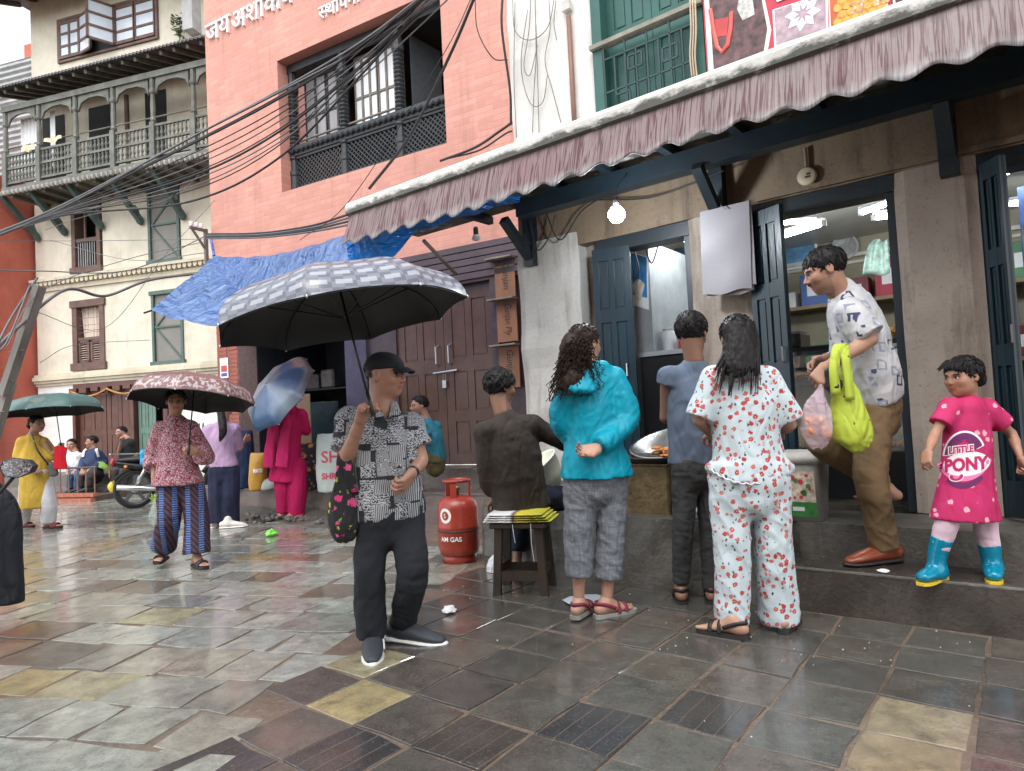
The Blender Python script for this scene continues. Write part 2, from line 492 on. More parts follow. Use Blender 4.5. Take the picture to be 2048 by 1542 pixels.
# ================================================================== sweet shop: building
shop = empty('shop_building', FR.o, FR.rz, 'sweet shop building with dirty plaster piers and white upper storey', 'building')
WN = -0.9
def wall(name, s0, s1, z0, z1, m, n0=WN, n1=WN - 0.3, parent=shop):
 return MB().box(s0, s1, n1, n0, z0, z1).build(name, m, parent)
def rough_wall(name, s0, s1, z0, z1, m, n0=WN, th=0.3, parent=shop, amp=0.012, cell=0.06):
 """a wall with an uneven trowelled face and worn corners"""
 nu, nv = max(2, int((s1 - s0) / cell)), max(2, int((z1 - z0) / cell))
 rr = random.Random(int(abs(s0 * 91 + z0 * 37 + s1 * 13) * 100))
 hx = [[rr.uniform(-1, 1) for _ in range(nu // 3 + 3)] for _ in range(nv // 3 + 3)]
 def hh(a, b):
  x, y = a * (nu // 3), b * (nv // 3)
  i, j = int(x), int(y); fx, fy = x - i, y - j
  return (hx[j][i] * (1 - fx) + hx[j][i + 1] * fx) * (1 - fy) + (hx[j + 1][i] * (1 - fx) + hx[j + 1][i + 1] * fx) * fy
 def f(a, b):
  e = min(a * (s1 - s0), (1 - a) * (s1 - s0))
  rd = max(0, 0.03 - e) ** 2 / 0.03 * 0.8
  return Vector((s0 + (s1 - s0) * a, n0 + amp * hh(a, b) - rd, z0 + (z1 - z0) * b))
 b = MB().sheet(f, nu, nv)
 b.f = [tuple(reversed(q)) for q in b.f]
 k = len(b.v)
 W = nu + 1
 rim = [i for i in range(W)] + [j * W + nu for j in range(1, nv + 1)] + [nv * W + i for i in range(nu - 1, -1, -1)] + [j * W for j in range(nv - 1, 0, -1)]
 bk = [Vector((b.v[i].x, n0 - th, b.v[i].z)) for i in rim]
 b.v += bk
 m_ = len(rim)
 b.f += [(rim[i], rim[(i + 1) % m_], k + (i + 1) % m_, k + i) for i in range(m_)] + [tuple(range(k, k + m_))]
 o = b.build(name, m, parent, smooth=False)
 return o
rough_wall('pier', -0.87, -0.43, 0.44, 2.61, PL_SHOP)
rough_wall('pier', 0.48, 0.96, 0.44, 2.61, PL_SHOP)
rough_wall('pillar', 1.95, 2.6, 0.44, 2.72, PL_COLUMN, n0=WN + 0.03, amp=0.02)
rough_wall('pier', 1.79, 1.95, 0.44, 2.61, PL_SHOP, n0=WN - 0.12)
rough_wall('pier', -3.4, -1.75, 0.44, 2.61, PL_SHOP)
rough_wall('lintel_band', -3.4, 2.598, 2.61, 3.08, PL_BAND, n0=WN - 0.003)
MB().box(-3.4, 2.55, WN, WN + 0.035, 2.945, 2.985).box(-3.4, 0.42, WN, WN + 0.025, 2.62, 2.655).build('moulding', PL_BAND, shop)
rough_wall('upper_wall', 1.69, 2.6, 3.08, 5.6, PL_WHITE)
rough_wall('upper_wall', -3.4, 0.73, 3.08, 5.6, PL_WHITE)
rough_wall('upper_wall', 0.73, 1.69, 3.08, 3.4, PL_WHITE)
wall('side_wall', 2.3, 2.6, 0.0, 5.6, PL_WHITE, WN - 0.302, -5.0)
wall('back_wall', -3.4, 2.3, 0.0, 5.6, PL_IN, -4.4, -4.6)
wall('ceiling', -3.4, 2.3, 2.98, 3.06, M('room ceiling', (0.42, 0.4, 0.36), 0.35, 0.1), WN - 0.302, -4.4)
wall('end_wall', -3.6, -3.4, 0.0, 5.6, PL_IN, WN - 0.1, -4.6)
wall('room_floor', -3.4, 2.3, 0.0, 0.43, CONC_STEP, WN - 0.302, -4.4)
MB().box(-3.4, 2.3, -4.4, -4.33, 2.76, 2.8).box(-3.4, 2.3, -4.4, -4.36, 2.69, 2.72).build('room_cornice', M('cornice', (0.6, 0.58, 0.5), 0.6), shop)
plat = rough_wall('cooking_platform', 0.2, 2.43, -0.02, 0.47, CONC, n0=0.0, th=0.9, amp=0.02, cell=0.04)
thr = rough_wall('threshold', -3.4, 0.2, 0.0, 0.435, CONC, n0=-0.38, th=0.52, amp=0.008)
rough_wall('step', -3.4, 0.2, -0.02, 0.24, CONC_STEP, n0=0.0, th=0.38, amp=0.006)
MB().box(-3.4, 0.19, -0.022, 0.006, 0.236, 0.244).build('step_edge', CONC_EDGE, shop)
def frame(s0, s1):
 b = MB()
 b.box(s0, s1, WN - 0.2, WN - 0.02, 2.5, 2.608)
 b.box(s0, s0 + 0.05, WN - 0.2, WN - 0.04, 0.44, 2.5).box(s1 - 0.05, s1, WN - 0.2, WN - 0.04, 0.44, 2.5)
 return b.build('door_frame', TEAL_D, shop)
frame(-0.43, 0.48); frame(0.96, 1.79); frame(-1.75, -0.87)
def leaf(p, q, z0, z1, name='door_leaf', m=TEAL, panels=((0.1, 0.42), (0.48, 0.7), (0.75, 0.95)), parent=shop, cols=2):
 """a panelled leaf between two plan points (s, n)"""
 p, q = Vector((*p, 0)), Vector((*q, 0))
 d = (q - p); L = d.length; d.normalize(); nn = Vector((-d.y, d.x, 0))
 if nn.y < 0 or (abs(nn.y) < 1e-6 and nn.x > 0): nn = -nn
 P = lambda a, t, zz: p + d * a + nn * t + Vector((0, 0, zz))
 b = MB()
 H = z1 - z0
 def bx(a0, a1, t0, t1, y0, y1):
  b.add([P(a, t, zz) for zz in (y0, y1) for t in (t0, t1) for a in (a0, a1)], [(0, 2, 3, 1), (4, 5, 7, 6), (0, 1, 5, 4), (2, 6, 7, 3), (0, 4, 6, 2), (1, 3, 7, 5)])
 bx(0, L, -0.012, 0.006, z0, z1)
 st = 0.16 * L
 xs = [0, st] + [x for c in range(1, cols) for x in (L * c / cols - st * 0.4, L * c / cols + st * 0.4)] + [L - st, L]
 for a0, a1 in zip(xs[0::2], xs[1::2]): bx(a0, a1, -0.02, 0.02, z0, z1)
 ys = [0.0]
 for a, c in panels: ys += [a, c]
 ys.append(1.0)
 for a, c in zip(ys[0::2], ys[1::2]):
  for a0, a1 in zip(xs[1::2][:-1], xs[2::2]): bx(a0, a1, -0.02, 0.019, z0 + a * H, z0 + c * H)
 for a, c in panels:
  for a0, a1 in zip(xs[1::2][:-1], xs[2::2]): bx(a0 + 0.015, a1 - 0.015, -0.016, 0.013, z0 + a * H + 0.02, z0 + c * H - 0.02)
 o = b.build(name, m, parent)
 return o
for p, q in (((1.79, -0.86), (1.48, -0.94)), ((0.475, -0.84), (0.215, -0.72)), ((-0.9, -0.85), (-1.0, -0.72))):
 L = leaf(p, q, 0.46, 2.52)
 h = Vector((*q, 1.45)) + (Vector((*p, 1.45)) - Vector((*q, 1.45))) * 0.18
 MB().tube([h + Vector((0, 0.02, 0)), h + Vector((0, 0.05, 0)), h + Vector((0, 0.05, 0.1)), h + Vector((0, 0.02, 0.1))], 0.006, 6).build('handle', STEEL, L)
MB().box(-3.4, 2.3, -0.62, -0.5, 2.85, 2.99).build('beam', TEAL_D, shop)
MB().box(-3.4, 3.8, -0.14, -0.06, 2.98, 3.06).build('beam', TEAL_D, shop)
def bracket(s, gusset):
 b = MB()
 b.box(s - 0.05, s + 0.05, WN, WN + 0.09, 2.5, 2.99)
 if gusset: b.prism([(WN + 0.09, 2.6), (WN + 0.09, 2.845), (WN + 0.36, 2.845)], lambda a, c, t: Vector((t, a, c)), (s - 0.04, s + 0.04))
 else: b.beam((s, WN + 0.08, 2.58), (s, WN + 0.42, 2.85), 0.07, 0.07)
 b.build('bracket', TEAL_D, shop)
for s, g in ((0.69, False), (-0.74, True), (2.42, False)): bracket(s, g)
for i in range(12):
 s = -2.6 + 0.5 * i
 MB().box(s - 0.03, s + 0.03, WN, -0.14, 2.99, 3.06).build('joist', TEAL_D, shop)
def ledge_mat():
 t = NT('mouldy white ledge')
 v = t.co()
 x, y, zz = t.xyz(v)
 n = t.noise(6, v, 7, 0.7)
 low = t.step(zz, 3.21, 3.13)
 f = t.step(t.math('ADD', t.math('MULTIPLY', low, 0.42), t.noise(4.5, t.co(scale=(1, 1, 2)), 8, 0.75)), 0.72, 0.88)
 col = t.mix(t.math('MULTIPLY', f, 0.9), t.ramp(n, [(0.3, (0.5, 0.48, 0.44)), (0.6, (0.74, 0.73, 0.69))]), (0.03, 0.032, 0.022))
 t.bump(t.noise(50, v, 4), 0.3, 0.01)
 return t.set(col, 0.6)
led = MB()
prof = [(0.0, 3.1), (0.03, 3.12), (0.035, 3.19), (0.01, 3.225), (-0.9, 3.24), (-0.9, 3.07), (0.0, 3.07)]
led.prism(prof, lambda a, c, t: Vector((t, a, c)), (-3.4, 3.88))
led.build('ledge', ledge_mat(), shop)
def awning_mat():
 t = NT('rain streaked awning')
 v = t.co()
 x, y, zz = t.xyz(v)
 drip = t.noise(1, t.vec(t.math('MULTIPLY', x, 32), 0.0, t.math('MULTIPLY', zz, 1.4)), 2, 0.5, 0.12)
 drip2 = t.noise(1, t.vec(t.math('MULTIPLY', x, 60), 3.0, t.math('MULTIPLY', zz, 1.5)), 2, 0.5, 0.1)
 up = t.step(t.math('ADD', zz, t.math('MULTIPLY', t.noise(3, v, 3), 0.14)), 2.9, 3.15)
 base = t.ramp(t.noise(1.1, v, 4, 0.6), [(0.3, (0.2, 0.11, 0.11)), (0.5, (0.205, 0.15, 0.145)), (0.75, (0.175, 0.155, 0.14))])
 m1 = t.math('MULTIPLY', t.step(t.math('ABSOLUTE', t.math('SUBTRACT', drip, 0.5)), 0.042, 0.015), 0.95)
 m2 = t.math('MULTIPLY', t.step(t.math('ABSOLUTE', t.math('SUBTRACT', drip2, 0.5)), 0.03, 0.01), 0.7)
 col = t.mix(m2, base, (0.12, 0.05, 0.055))
 col = t.mix(m1, col, (0.07, 0.012, 0.018))
 top = t.step(t.math('ADD', zz, t.math('MULTIPLY', t.noise(1, t.vec(t.math('MULTIPLY', x, 14), 0.0, t.math('MULTIPLY', zz, 3)), 4, 0.7), 0.26)), 3.18, 3.24)
 col = t.mix(t.math('MULTIPLY', top, 0.85), col, (0.06, 0.03, 0.035))
 bot = t.step(t.math('ADD', zz, t.math('MULTIPLY', t.noise(1, t.vec(t.math('MULTIPLY', x, 18), 0.0, t.math('MULTIPLY', zz, 3)), 4, 0.7), 0.14)), 2.94, 2.86)
 col = t.mix(t.math('MULTIPLY', bot, 0.8), col, t.ramp(t.noise(1, t.vec(t.math('MULTIPLY', x, 70), 0.0, t.math('MULTIPLY', zz, 4)), 3, 0.6), [(0.35, (0.12, 0.11, 0.11)), (0.65, (0.38, 0.38, 0.38))]))
 t.bump(t.noise(25, v, 4), 0.2, 0.01)
 return t.set(col, 0.45)
def valance(a, b):
 s = -3.2 + 7.05 * a
 w = math.sin(2 * math.pi * s / 0.24)
 k = b
 return Vector((s, 0.0 + 0.1 * k + 0.02 * w * k ** 3 + 0.008 * math.sin(s * 7) * k, 3.13 - 0.33 * k - 0.028 * w * k ** 3 + 0.012 * math.sin(s * 2.1) * k))
o = MB().sheet(valance, 420, 12).build('awning_sheet', awning_mat(), shop, smooth=True); thick(o, 0.004)
for a, b_ in ((0.73, 0.79), (1.6, 1.69)): MB().box(a, b_, WN - 0.2, WN + 0.02, 3.4, 5.5).build('window_jamb', GREEN, shop)
for a, b_ in ((0.79, 1.19), (1.195, 1.6)):
 leaf((a, WN - 0.12), (b_, WN - 0.12), 3.4, 5.5, 'shutter', GREEN, ((0.06, 0.36), (0.46, 0.62), (0.68, 0.95)))
GR = M('dark grille iron', (0.02, 0.05, 0.05), 0.5)
MB().box(0.72, 1.7, WN - 0.03, WN + 0.06, 4.2, 4.235).build('window_sill', M('weathered sill', (0.25, 0.24, 0.2), 0.7, 0.3), shop)
g = MB()
gz0, gz1, gs0, gs1 = 3.3, 4.18, 0.8, 1.58
def bar(s0, z0, s1, z1): g.beam((s0, WN + 0.03, z0), (s1, WN + 0.03, z1), 0.014, 0.014, (0, 1, 0))
rg = random.Random(4)
for k, zc in enumerate((3.45, 3.62, 3.8, 4.08)): bar(gs0, zc, gs1, zc)
for k in range(9):
 sx = gs0 + (gs1 - gs0) * k / 8
 bar(sx, gz0 if k % 2 else 3.4, sx, gz1 if k % 2 == 0 else 4.08)
for cs, cz in ((1.0, 3.93), (1.42, 3.7), (1.3, 3.98), (0.95, 3.54)):
 for a, b_, c, d in ((-1, -1, 1, -1), (1, -1, 1, 1), (1, 1, -1, 1), (-1, 1, -1, -1)): bar(cs + a * 0.06, cz + b_ * 0.055, cs + c * 0.06, cz + d * 0.055)
g.build('window_grille', GR, shop)
sb = empty('signboard', FR.P(-0.2, WN + 0.05, 3.25), FR.rz, 'red shop signboard printed with sweets above the white ledge', 'signboard')
def P2(s, z, k): return Vector((s + 0.2, 0.0 + 0.003 * k, z - 3.25))
MB().box(-3.0 + 0.2, 0.71 + 0.2, -0.05, 0.0, 0.0, 1.9).build('board', M('sign red', (0.55, 0.03, 0.06), 0.35, 0.1), sb)
def flat(name, poly, k, m, parent=sb):
 vs = [P2(s, z, k) for s, z in poly]
 c = sum(vs, Vector()) / len(vs)
 return mk(name, vs + [c], [(i, len(vs), (i + 1) % len(vs)) for i in range(len(vs))], m, parent)
def rr_(s0, s1, z0, z1, r=0.06, n=5):
 out = []
 for cx, cz, a0 in ((s1 - r, z1 - r, 0), (s0 + r, z1 - r, 90), (s0 + r, z0 + r, 180), (s1 - r, z0 + r, 270)):
  out += [(cx + r * math.cos(math.radians(a0 + 90 * i / n)), cz + r * math.sin(math.radians(a0 + 90 * i / n))) for i in range(n + 1)]
 return out
def pxs(pts): return [(q.x, q.z) for q in (FR.px(u, v, WN + 0.05) for u, v in pts)]
WHT = M('print white', (0.8, 0.8, 0.8), 0.4, 0.03)
flat('white_strip', pxs([(1407, -30), (1418, 150), (1425, 148), (1414, -30)]), 1, WHT)
flat('picture_edge', pxs([(1412, -40), (1425, 148), (1535, 105), (1543, 60), (1530, 0), (1520, -40)]), 1, WHT)
flat('picture', pxs([(1416, -40), (1428, 140), (1528, 102), (1535, 58), (1524, 0), (1514, -40)]), 2, M('print dark scene', (0.1, 0.05, 0.05), 0.35, 0.9, 12))
gl = MB()
gp = [FR.px(u, v, WN + 0.05) for u, v in ((1422, 20), (1428, 60), (1436, 95), (1445, 105), (1456, 92), (1462, 60), (1464, 25))]
gl.tube([P2(q.x, q.z, 3) for q in gp], 0.016, 6).build('printed_garland', M('garland print', (0.75, 0.12, 0.1), 0.4), sb)
flat('printed_cloth', pxs([(1430, 40), (1434, 75), (1455, 72), (1458, 35)]), 3, M('print red cloth', (0.5, 0.05, 0.05), 0.4))
flat('printed_figure', pxs([(1475, 20), (1486, 42), (1510, 30), (1505, -10), (1480, -15)]), 3, M('print grey', (0.5, 0.48, 0.47), 0.4, 0.5, 30))
flat('sweet_picture_edge', [(q[0], q[1]) for q in pxs([(1545, 20), (1549, 95), (1657, 60), (1655, -15)])], 1, WHT)
flat('sweet_picture', pxs([(1549, 21), (1553, 90), (1653, 57), (1651, -12)]), 2, M('print mauve', (0.4, 0.3, 0.34), 0.35, 0.4, 15))
SILV = M('print silver sweet', (0.75, 0.76, 0.82), 0.3, 0.15, 20)
cc = FR.px(1606, 28, WN + 0.05)
for k in range(8):
 a = math.pi * 2 * k / 8 + 0.2
 R1, w_ = 0.12, 0.03
 ca, sa = math.cos(a), math.sin(a)
 flat('printed_sweet', [(cc.x + ca * 0.025, cc.z + sa * 0.025), (cc.x + ca * 0.07 - sa * w_, cc.z + sa * 0.07 + ca * w_), (cc.x + ca * R1, cc.z + sa * R1), (cc.x + ca * 0.07 + sa * w_, cc.z + sa * 0.07 - ca * w_)], 3, SILV)
flat('ladoo_picture_edge', pxs([(1657, 0), (1659, 58), (1775, 18), (1778, -60), (1657, -40)]), 1, WHT)
flat('ladoo_picture', pxs([(1660, 0), (1662, 53), (1770, 15), (1772, -60), (1660, -40)]), 2, M('print orange ground', (0.5, 0.1, 0.02), 0.35))
ORG = M('print orange', (0.85, 0.36, 0.06), 0.35, 0.25, 40)
for r in range(4):
 for k in range(6):
  q = FR.px(1677 + 17 * k + (8 if r % 2 else 0), 44 - 14 * r - 5.6 * k, WN + 0.05)
  flat('printed_ladoo', [(q.x + 0.03 * math.cos(2 * math.pi * j / 10), q.z + 0.03 * math.sin(2 * math.pi * j / 10)) for j in range(10)], 3, ORG)
flat('white_flash', pxs([(1555, 5), (1600, -12), (1590, -25), (1545, -10)]), 3, WHT)
flat('letter_panel', pxs([(1780, -60), (1783, 14), (1870, -15), (1870, -60)]), 1, M('print maroon', (0.12, 0.02, 0.04), 0.35))
vs, fs = text_mesh('ये मिठ', 0.16)
q0 = FR.px(1862, -12, WN + 0.05)
mk('sign_lettering', [P2(q0.x + 0.45 - v.x, q0.z + 0.02 + v.y, 3) for v in vs], [tuple(reversed(f)) for f in fs], WHT, sb)
LAMP = emis('lamp white', (0.86, 0.93, 1.0), 170)
TUBE = emis('tube white', (0.9, 0.97, 1.0), 36)
bp = at(1233, 428, 4.62)
bulb = empty('light_bulb', bp, 0, 'glowing white bulb hanging under the awning', 'lamp')
MB().lathe([(0.004, -0.062), (0.036, -0.052), (0.058, -0.015), (0.056, 0.015), (0.034, 0.045), (0.018, 0.055)], 16).build('bulb', LAMP, bulb, True)
MB().lathe([(0.019, 0.055), (0.02, 0.1), (0.012, 0.11)], 12).build('socket', BLACK, bulb, True)
MB().tube([(0, 0, 0.11), (0.02, 0.01, 0.2), (0.1, 0.05, 0.3)], 0.004, 6).build('flex', BLACK, bulb)
def tube_lamp(u0, v0, u1, v1, z, label):
 a, b = FR.loc(onz(u0, v0, z)), FR.loc(onz(u1, v1, z))
 a.y = max(-4.0, a.y); b.y = max(-4.0, b.y)
 d = (b - a); L = min(1.2, max(0.6, d.length)); d.normalize()
 b = a + d * L
 c = FR.P(a.x, a.y, z)
 t = empty('tube_light', c, FR.rz, label, 'lamp', 'tube lights on the shop ceiling')
 q = Vector((d.x, d.y, 0)) * L
 MB().tube([(0, 0, 0), q], 0.014, 10).build('tube', TUBE, t, True)
 MB().beam((0, 0, 0.04), q + Vector((0, 0, 0.04)), 0.06, 0.03).build('batten', M('batten', (0.6, 0.6, 0.6), 0.4), t)
 MB().box(-0.02, 0.02, -0.02, 0.02, -0.02, 0.03).build('cap', M('cap', (0.5, 0.5, 0.5), 0.4), t)
 return t
tube_lamp(1722, 427, 1800, 400, 2.8, 'tube light at upper right of the middle doorway')
tube_lamp(1748, 437, 1830, 428, 2.72, 'short tube light under the upper right one in the middle doorway')
tube_lamp(1648, 448, 1570, 472, 2.74, 'long slanted tube light beside the man in the doorway')
tube_lamp(1632, 442, 1560, 447, 2.8, 'level tube light by the open middle door leaf')
tube_lamp(1328, 468, 1400, 490, 2.7, 'slanted tube light in the left doorway above the television')
tube_lamp(1345, 458, 1420, 476, 2.78, 'upper tube light in the left doorway')
tube_lamp(2000, 412, 2060, 404, 2.7, 'tube light in the right hand doorway')
tube_lamp(1990, 355, 2040, 335, 2.82, 'upper tube light in the right hand doorway')
# ================================================================== salmon building
def brickpaint(name, c, mortar, bw=0.24, bh=0.075, ms=0.012, strength=0.25, var=0.12, washed=True):
 t = NT(name)
 v = t.co()
 x, y, zz = t.xyz(v)
 b = t.node('TexBrick')
 t.put(b.inputs['Vector'], t.vec(x, zz, 0.0))
 b.inputs['Scale'].default_value = 1.0
 b.inputs['Brick Width'].default_value = bw
 b.inputs['Row Height'].default_value = bh
 b.inputs['Mortar Size'].default_value = ms * 0.5
 b.inputs['Mortar Smooth'].default_value = 0.6
 b.inputs['Color1'].default_value = (*[k * (1 - var) for k in c], 1)
 b.inputs['Color2'].default_value = (*[min(1, k * (1 + var)) for k in c], 1)
 b.inputs['Mortar'].default_value = (*mortar, 1)
 n = t.noise(0.9, v, 7, 0.65, 0.3)
 col = t.mix(t.step(n, 0.4, 0.75), b.outputs['Color'], tuple(k * 0.82 for k in c))
 col = t.mix(t.math('MULTIPLY', t.step(t.noise(1, t.co(scale=(4, 4, 0.5)), 6, 0.7), 0.58, 0.78), 0.4), col, tuple(min(1, k * 1.2 + 0.06) for k in c) if washed else (0.08, 0.05, 0.04))
 col = t.mix(t.math('MULTIPLY', t.step(t.noise(1, t.co(scale=(7, 7, 0.35)), 7, 0.75), 0.54, 0.72), 0.5), col, tuple(k * 0.5 for k in c))
 col = t.mix(t.math('MULTIPLY', t.step(t.noise(2.2, t.co(loc=(5, 3, 1)), 8, 0.75, 0.6), 0.62, 0.68), 0.3), col, tuple(k * 0.65 + 0.12 for k in c))
 h = t.math('ADD', t.math('MULTIPLY', b.outputs['Fac'], -1.0), t.math('MULTIPLY', t.noise(30, v, 4, 0.6), 0.5))
 t.bump(h, strength, 0.012)
 return t.set(col, 0.7)
SALMON = brickpaint('salmon painted brick', (0.57, 0.268, 0.208), (0.5, 0.232, 0.18))
pink = empty('salmon_building', FK.o, FK.rz, 'salmon painted brick building with a dark carved timber window', 'building')
KN = -0.9
def kbox(name, s0, s1, z0, z1, m, n0=KN, n1=KN - 0.4): return MB().box(s0, s1, n1, n0, z0, z1).build(name, m, pink)
kbox('wall', 1.03, 2.72, 2.87, 9.6, SALMON)
kbox('wall', -6.0, -2.04, 3.3, 9.6, SALMON)
kbox('wall', -2.04, 1.03, 6.75, 9.6, SALMON)
kbox('wall', -2.04, 1.03, 3.3, 4.71, SALMON)
kbox('wall', -0.5, 1.03, 2.87, 3.3, SALMON)
kbox('side_wall', 2.4, 2.72, 2.87, 9.6, SALMON, KN - 0.4, -7)
DKW = M('black carved timber', (0.022, 0.026, 0.03), 0.5, 0.35, 9, 0.3, 70)
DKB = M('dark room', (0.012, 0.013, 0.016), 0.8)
GLASS = NT('window glass'); GLASS = GLASS.set((0.55, 0.6, 0.64), 0.06, 0, 0.9)
BRWN = M('weathered sash', (0.16, 0.14, 0.12), 0.6, 0.3, 8, 0.2)
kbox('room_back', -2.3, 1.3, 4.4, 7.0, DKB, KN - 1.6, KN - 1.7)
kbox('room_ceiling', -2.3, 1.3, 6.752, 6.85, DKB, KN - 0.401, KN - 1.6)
win = MB().box(-2.04, 1.03, KN - 0.3, KN - 0.2, 4.71, 4.79).build('carved_window', DKW, pink)
MB().box(-2.04, 1.03, KN - 0.32, KN - 0.18, 6.62, 6.75).build('window_head', DKW, win)
r_ = MB()
r_.box(-2.03, 1.02, KN - 0.3, KN - 0.18, 5.3, 5.46)
for k in range(60):
 s = -2.0 + 3.0 * k / 59
 r_.lathe([(0.012, -0.03), (0.03, -0.01), (0.03, 0.015), (0.01, 0.04)], 5, (s, KN - 0.165, 5.36 + 0.02 * (k % 2)), (0, 1, 0.4))
r_.build('rail', DKW, win)
posts = (0.98, -0.07, -1.12, -2.0)
for s in posts:
 b = MB()
 prof = [(0.075, 4.72), (0.075, 5.0), (0.085, 5.02), (0.085, 5.08), (0.06, 5.1), (0.06, 5.25), (0.08, 5.28)]
 zz = 5.3
 while zz < 6.3:
  prof += [(0.075, zz), (0.052, zz + 0.03)]
  zz += 0.06
 prof += [(0.09, 6.33), (0.09, 6.4), (0.06, 6.42), (0.06, 6.62)]
 b.lathe(prof, 8, (s, KN - 0.24, 0))
 b.build('post', DKW, win)
for a, c in zip(posts, posts[1:]):
 lo, hi = c + 0.07, a - 0.07
 mid = (lo + hi) / 2
 for q in (4.79, 5.26): MB().box(lo, hi, KN - 0.28, KN - 0.2, q, q + 0.04).build('lattice_rail', DKW, win)
 z0, z1 = 4.83, 5.26
 sp = 0.078
 k = lo - (z1 - z0)
 while k < hi:
  for sgn, off in ((1, 0.0), (-1, 0.014)):
   pts = []
   s0, s1 = max(lo, k), min(hi, k + (z1 - z0))
   if s1 - s0 > 0.02:
    za, zb = z0 + (s0 - k), z0 + (s1 - k)
    if sgn < 0: za, zb = z1 - (s0 - k), z1 - (s1 - k)
    MB().beam((s0, KN - 0.23 - off, za), (s1, KN - 0.23 - off, zb), 0.014, 0.034, (0, 1, 0)).build('lattice_slat', DKW, win)
  k += sp
def sash(s0, s1, z0, z1, n, cols, rows, m, glass, parent, name='sash', bar=0.035):
 b = MB()
 b.box(s0, s1, n - 0.03, n + 0.015, z0, z0 + bar * 1.4).box(s0, s1, n - 0.03, n + 0.015, z1 - bar * 1.4, z1)
 for c in range(cols + 1):
  x = s0 + (s1 - s0) * c / cols
  b.box(max(s0, x - bar / 2), min(s1, x + bar / 2), n - 0.028, n + 0.013, z0, z1)
 for r in range(1, rows):
  y = z0 + (z1 - z0) * r / rows
  b.box(s0, s1, n - 0.025, n + 0.01, y - bar / 2, y + bar / 2)
 o = b.build(name, m, parent)
 for c in range(cols):
  for r in range(rows):
   x0, x1 = s0 + (s1 - s0) * c / cols + bar / 2, s0 + (s1 - s0) * (c + 1) / cols - bar / 2
   y0, y1 = z0 + (z1 - z0) * r / rows + bar / 2, z0 + (z1 - z0) * (r + 1) / rows - bar / 2
   MB().box(x0, x1, n - 0.012, n - 0.006, y0, y1).build('pane', glass, o)
 return o
for k, (a, c) in enumerate(((0.9, 0.45), (0.43, 0.0))): sash(c, a, 5.35, 6.6, KN - 0.42, 2, 2, DKW, M('dim glass', (0.25, 0.24, 0.24), 0.12, 0.2, 3), win)
for k, (a, c) in enumerate(((-0.14, -0.58), (-0.6, -1.06))): sash(c, a, 5.35, 6.6, KN - 0.42, 3, 2, BRWN, M('white lit glass', (0.72, 0.74, 0.75), 0.15, 0.05), win)
MB().beam((-1.22, KN - 0.4, 5.95), (-1.3, KN - 1.0, 5.95), 0.03, 1.3, (0, 0, 1)).build('open_shutter', DKW, win)
for a, c in ((0.9, 0.0), (-0.14, -1.06)): MB().tube([(a, KN - 0.26, 5.55), (c, KN - 0.26, 5.55)], 0.018, 8).build('hand_rail', BRWN, win)
LET = M('white sign letters', (0.8, 0.8, 0.8), 0.4, 0.03)
def wall_text(s, size, s0, z0, parent, m, n, ext, name, half=None):
 vs, fs = text_mesh(s, size, ext)
 return mk(name, [(s0 - v.x, n + ext + v.z, z0 + v.y) for v in vs], [tuple(reversed(f)) for f in fs], m, parent)
wall_text('जय', 0.46, 2.66, 7.55, pink, LET, KN, 0.02, 'lettering')
wall_text('अशोक', 0.46, 2.02, 7.53, pink, LET, KN, 0.02, 'lettering')
wall_text('िबनायक', 0.46, 0.98, 7.52, pink, LET, KN, 0.02, 'lettering')
tv, tf = text_mesh('स', 0.29, 0.015)
mx = max(v.x for v in tv)
cut = bmesh.new()
bv = [cut.verts.new((0.1 - min(v.x, mx * 0.78), KN + 0.015 + v.z, 7.06 + v.y)) for v in tv]
for f in tf:
 try: cut.faces.new([bv[i] for i in f])
 except ValueError: pass
me = bpy.data.meshes.new('lettering'); cut.to_mesh(me); cut.free(); me.materials.append(LET)
o = bpy.data.objects.new('lettering', me); COL.objects.link(o); o.parent = pink
wall_text('थापना-२०२९', 0.29, 0.1 - mx * 0.72, 7.06, pink, LET, KN, 0.015, 'lettering')
PURP = M('brown panelled door paint', (0.075, 0.034, 0.021), 0.42, 0.25, 5, 0.15, 60)
JAMB = M('dark jamb', (0.05, 0.03, 0.035), 0.5, 0.3)
GRAN = concrete('granite ledge', (0.16, 0.125, 0.11), 0.35)
BRK = brickpaint('red facing brick', (0.3, 0.085, 0.06), (0.4, 0.3, 0.27), 0.22, 0.07, 0.012, 0.4, 0.25, False)
kbox('brick_pillar', 2.1, 2.6, 0.0, 2.868, M('pillar mortar', (0.36, 0.25, 0.22), 0.8, 0.2, 20, 0.3), KN + 0.05, KN - 0.3)
bm_ = MB().box(-0.118, 0.118, 0, 0.014, -0.034, 0.034).build('brick', None, None)
bme = bm_.data; bpy.data.objects.remove(bm_)
bme.materials.append(M('facing brick', (0.33, 0.1, 0.07), 0.75, 0.35, 4, 0.3))
for r in range(36):
 for k in range(2):
  zc = 0.38 + 0.0 + r * 0.068 + 0.03
  sc_ = 2.1 + 0.125 + 0.25 * k
  o = inst('brick', bme, (sc_, KN + 0.05, zc), parent=pink, scale=(1.0, rnd.uniform(0.6, 1.1), 0.88))
  if r % 2: o.scale.x = 0.98
  bme.materials[0] = bme.materials[0]
kbox('upper_lintel', -3.3, 2.08, 2.86, 2.87 + 0.42, M('soffit boards', (0.07, 0.035, 0.03), 0.6, 0.3, 4, 0.2), KN + 0.004, KN - 0.3)
for k in range(5): MB().box(-3.3, -0.45, KN + 0.004, KN + 0.03, 2.9 + 0.09 * k, 2.975 + 0.09 * k).build('lintel_board', M('lintel board', (0.06, 0.035, 0.045), 0.5, 0.3, 4, 0.2), pink)
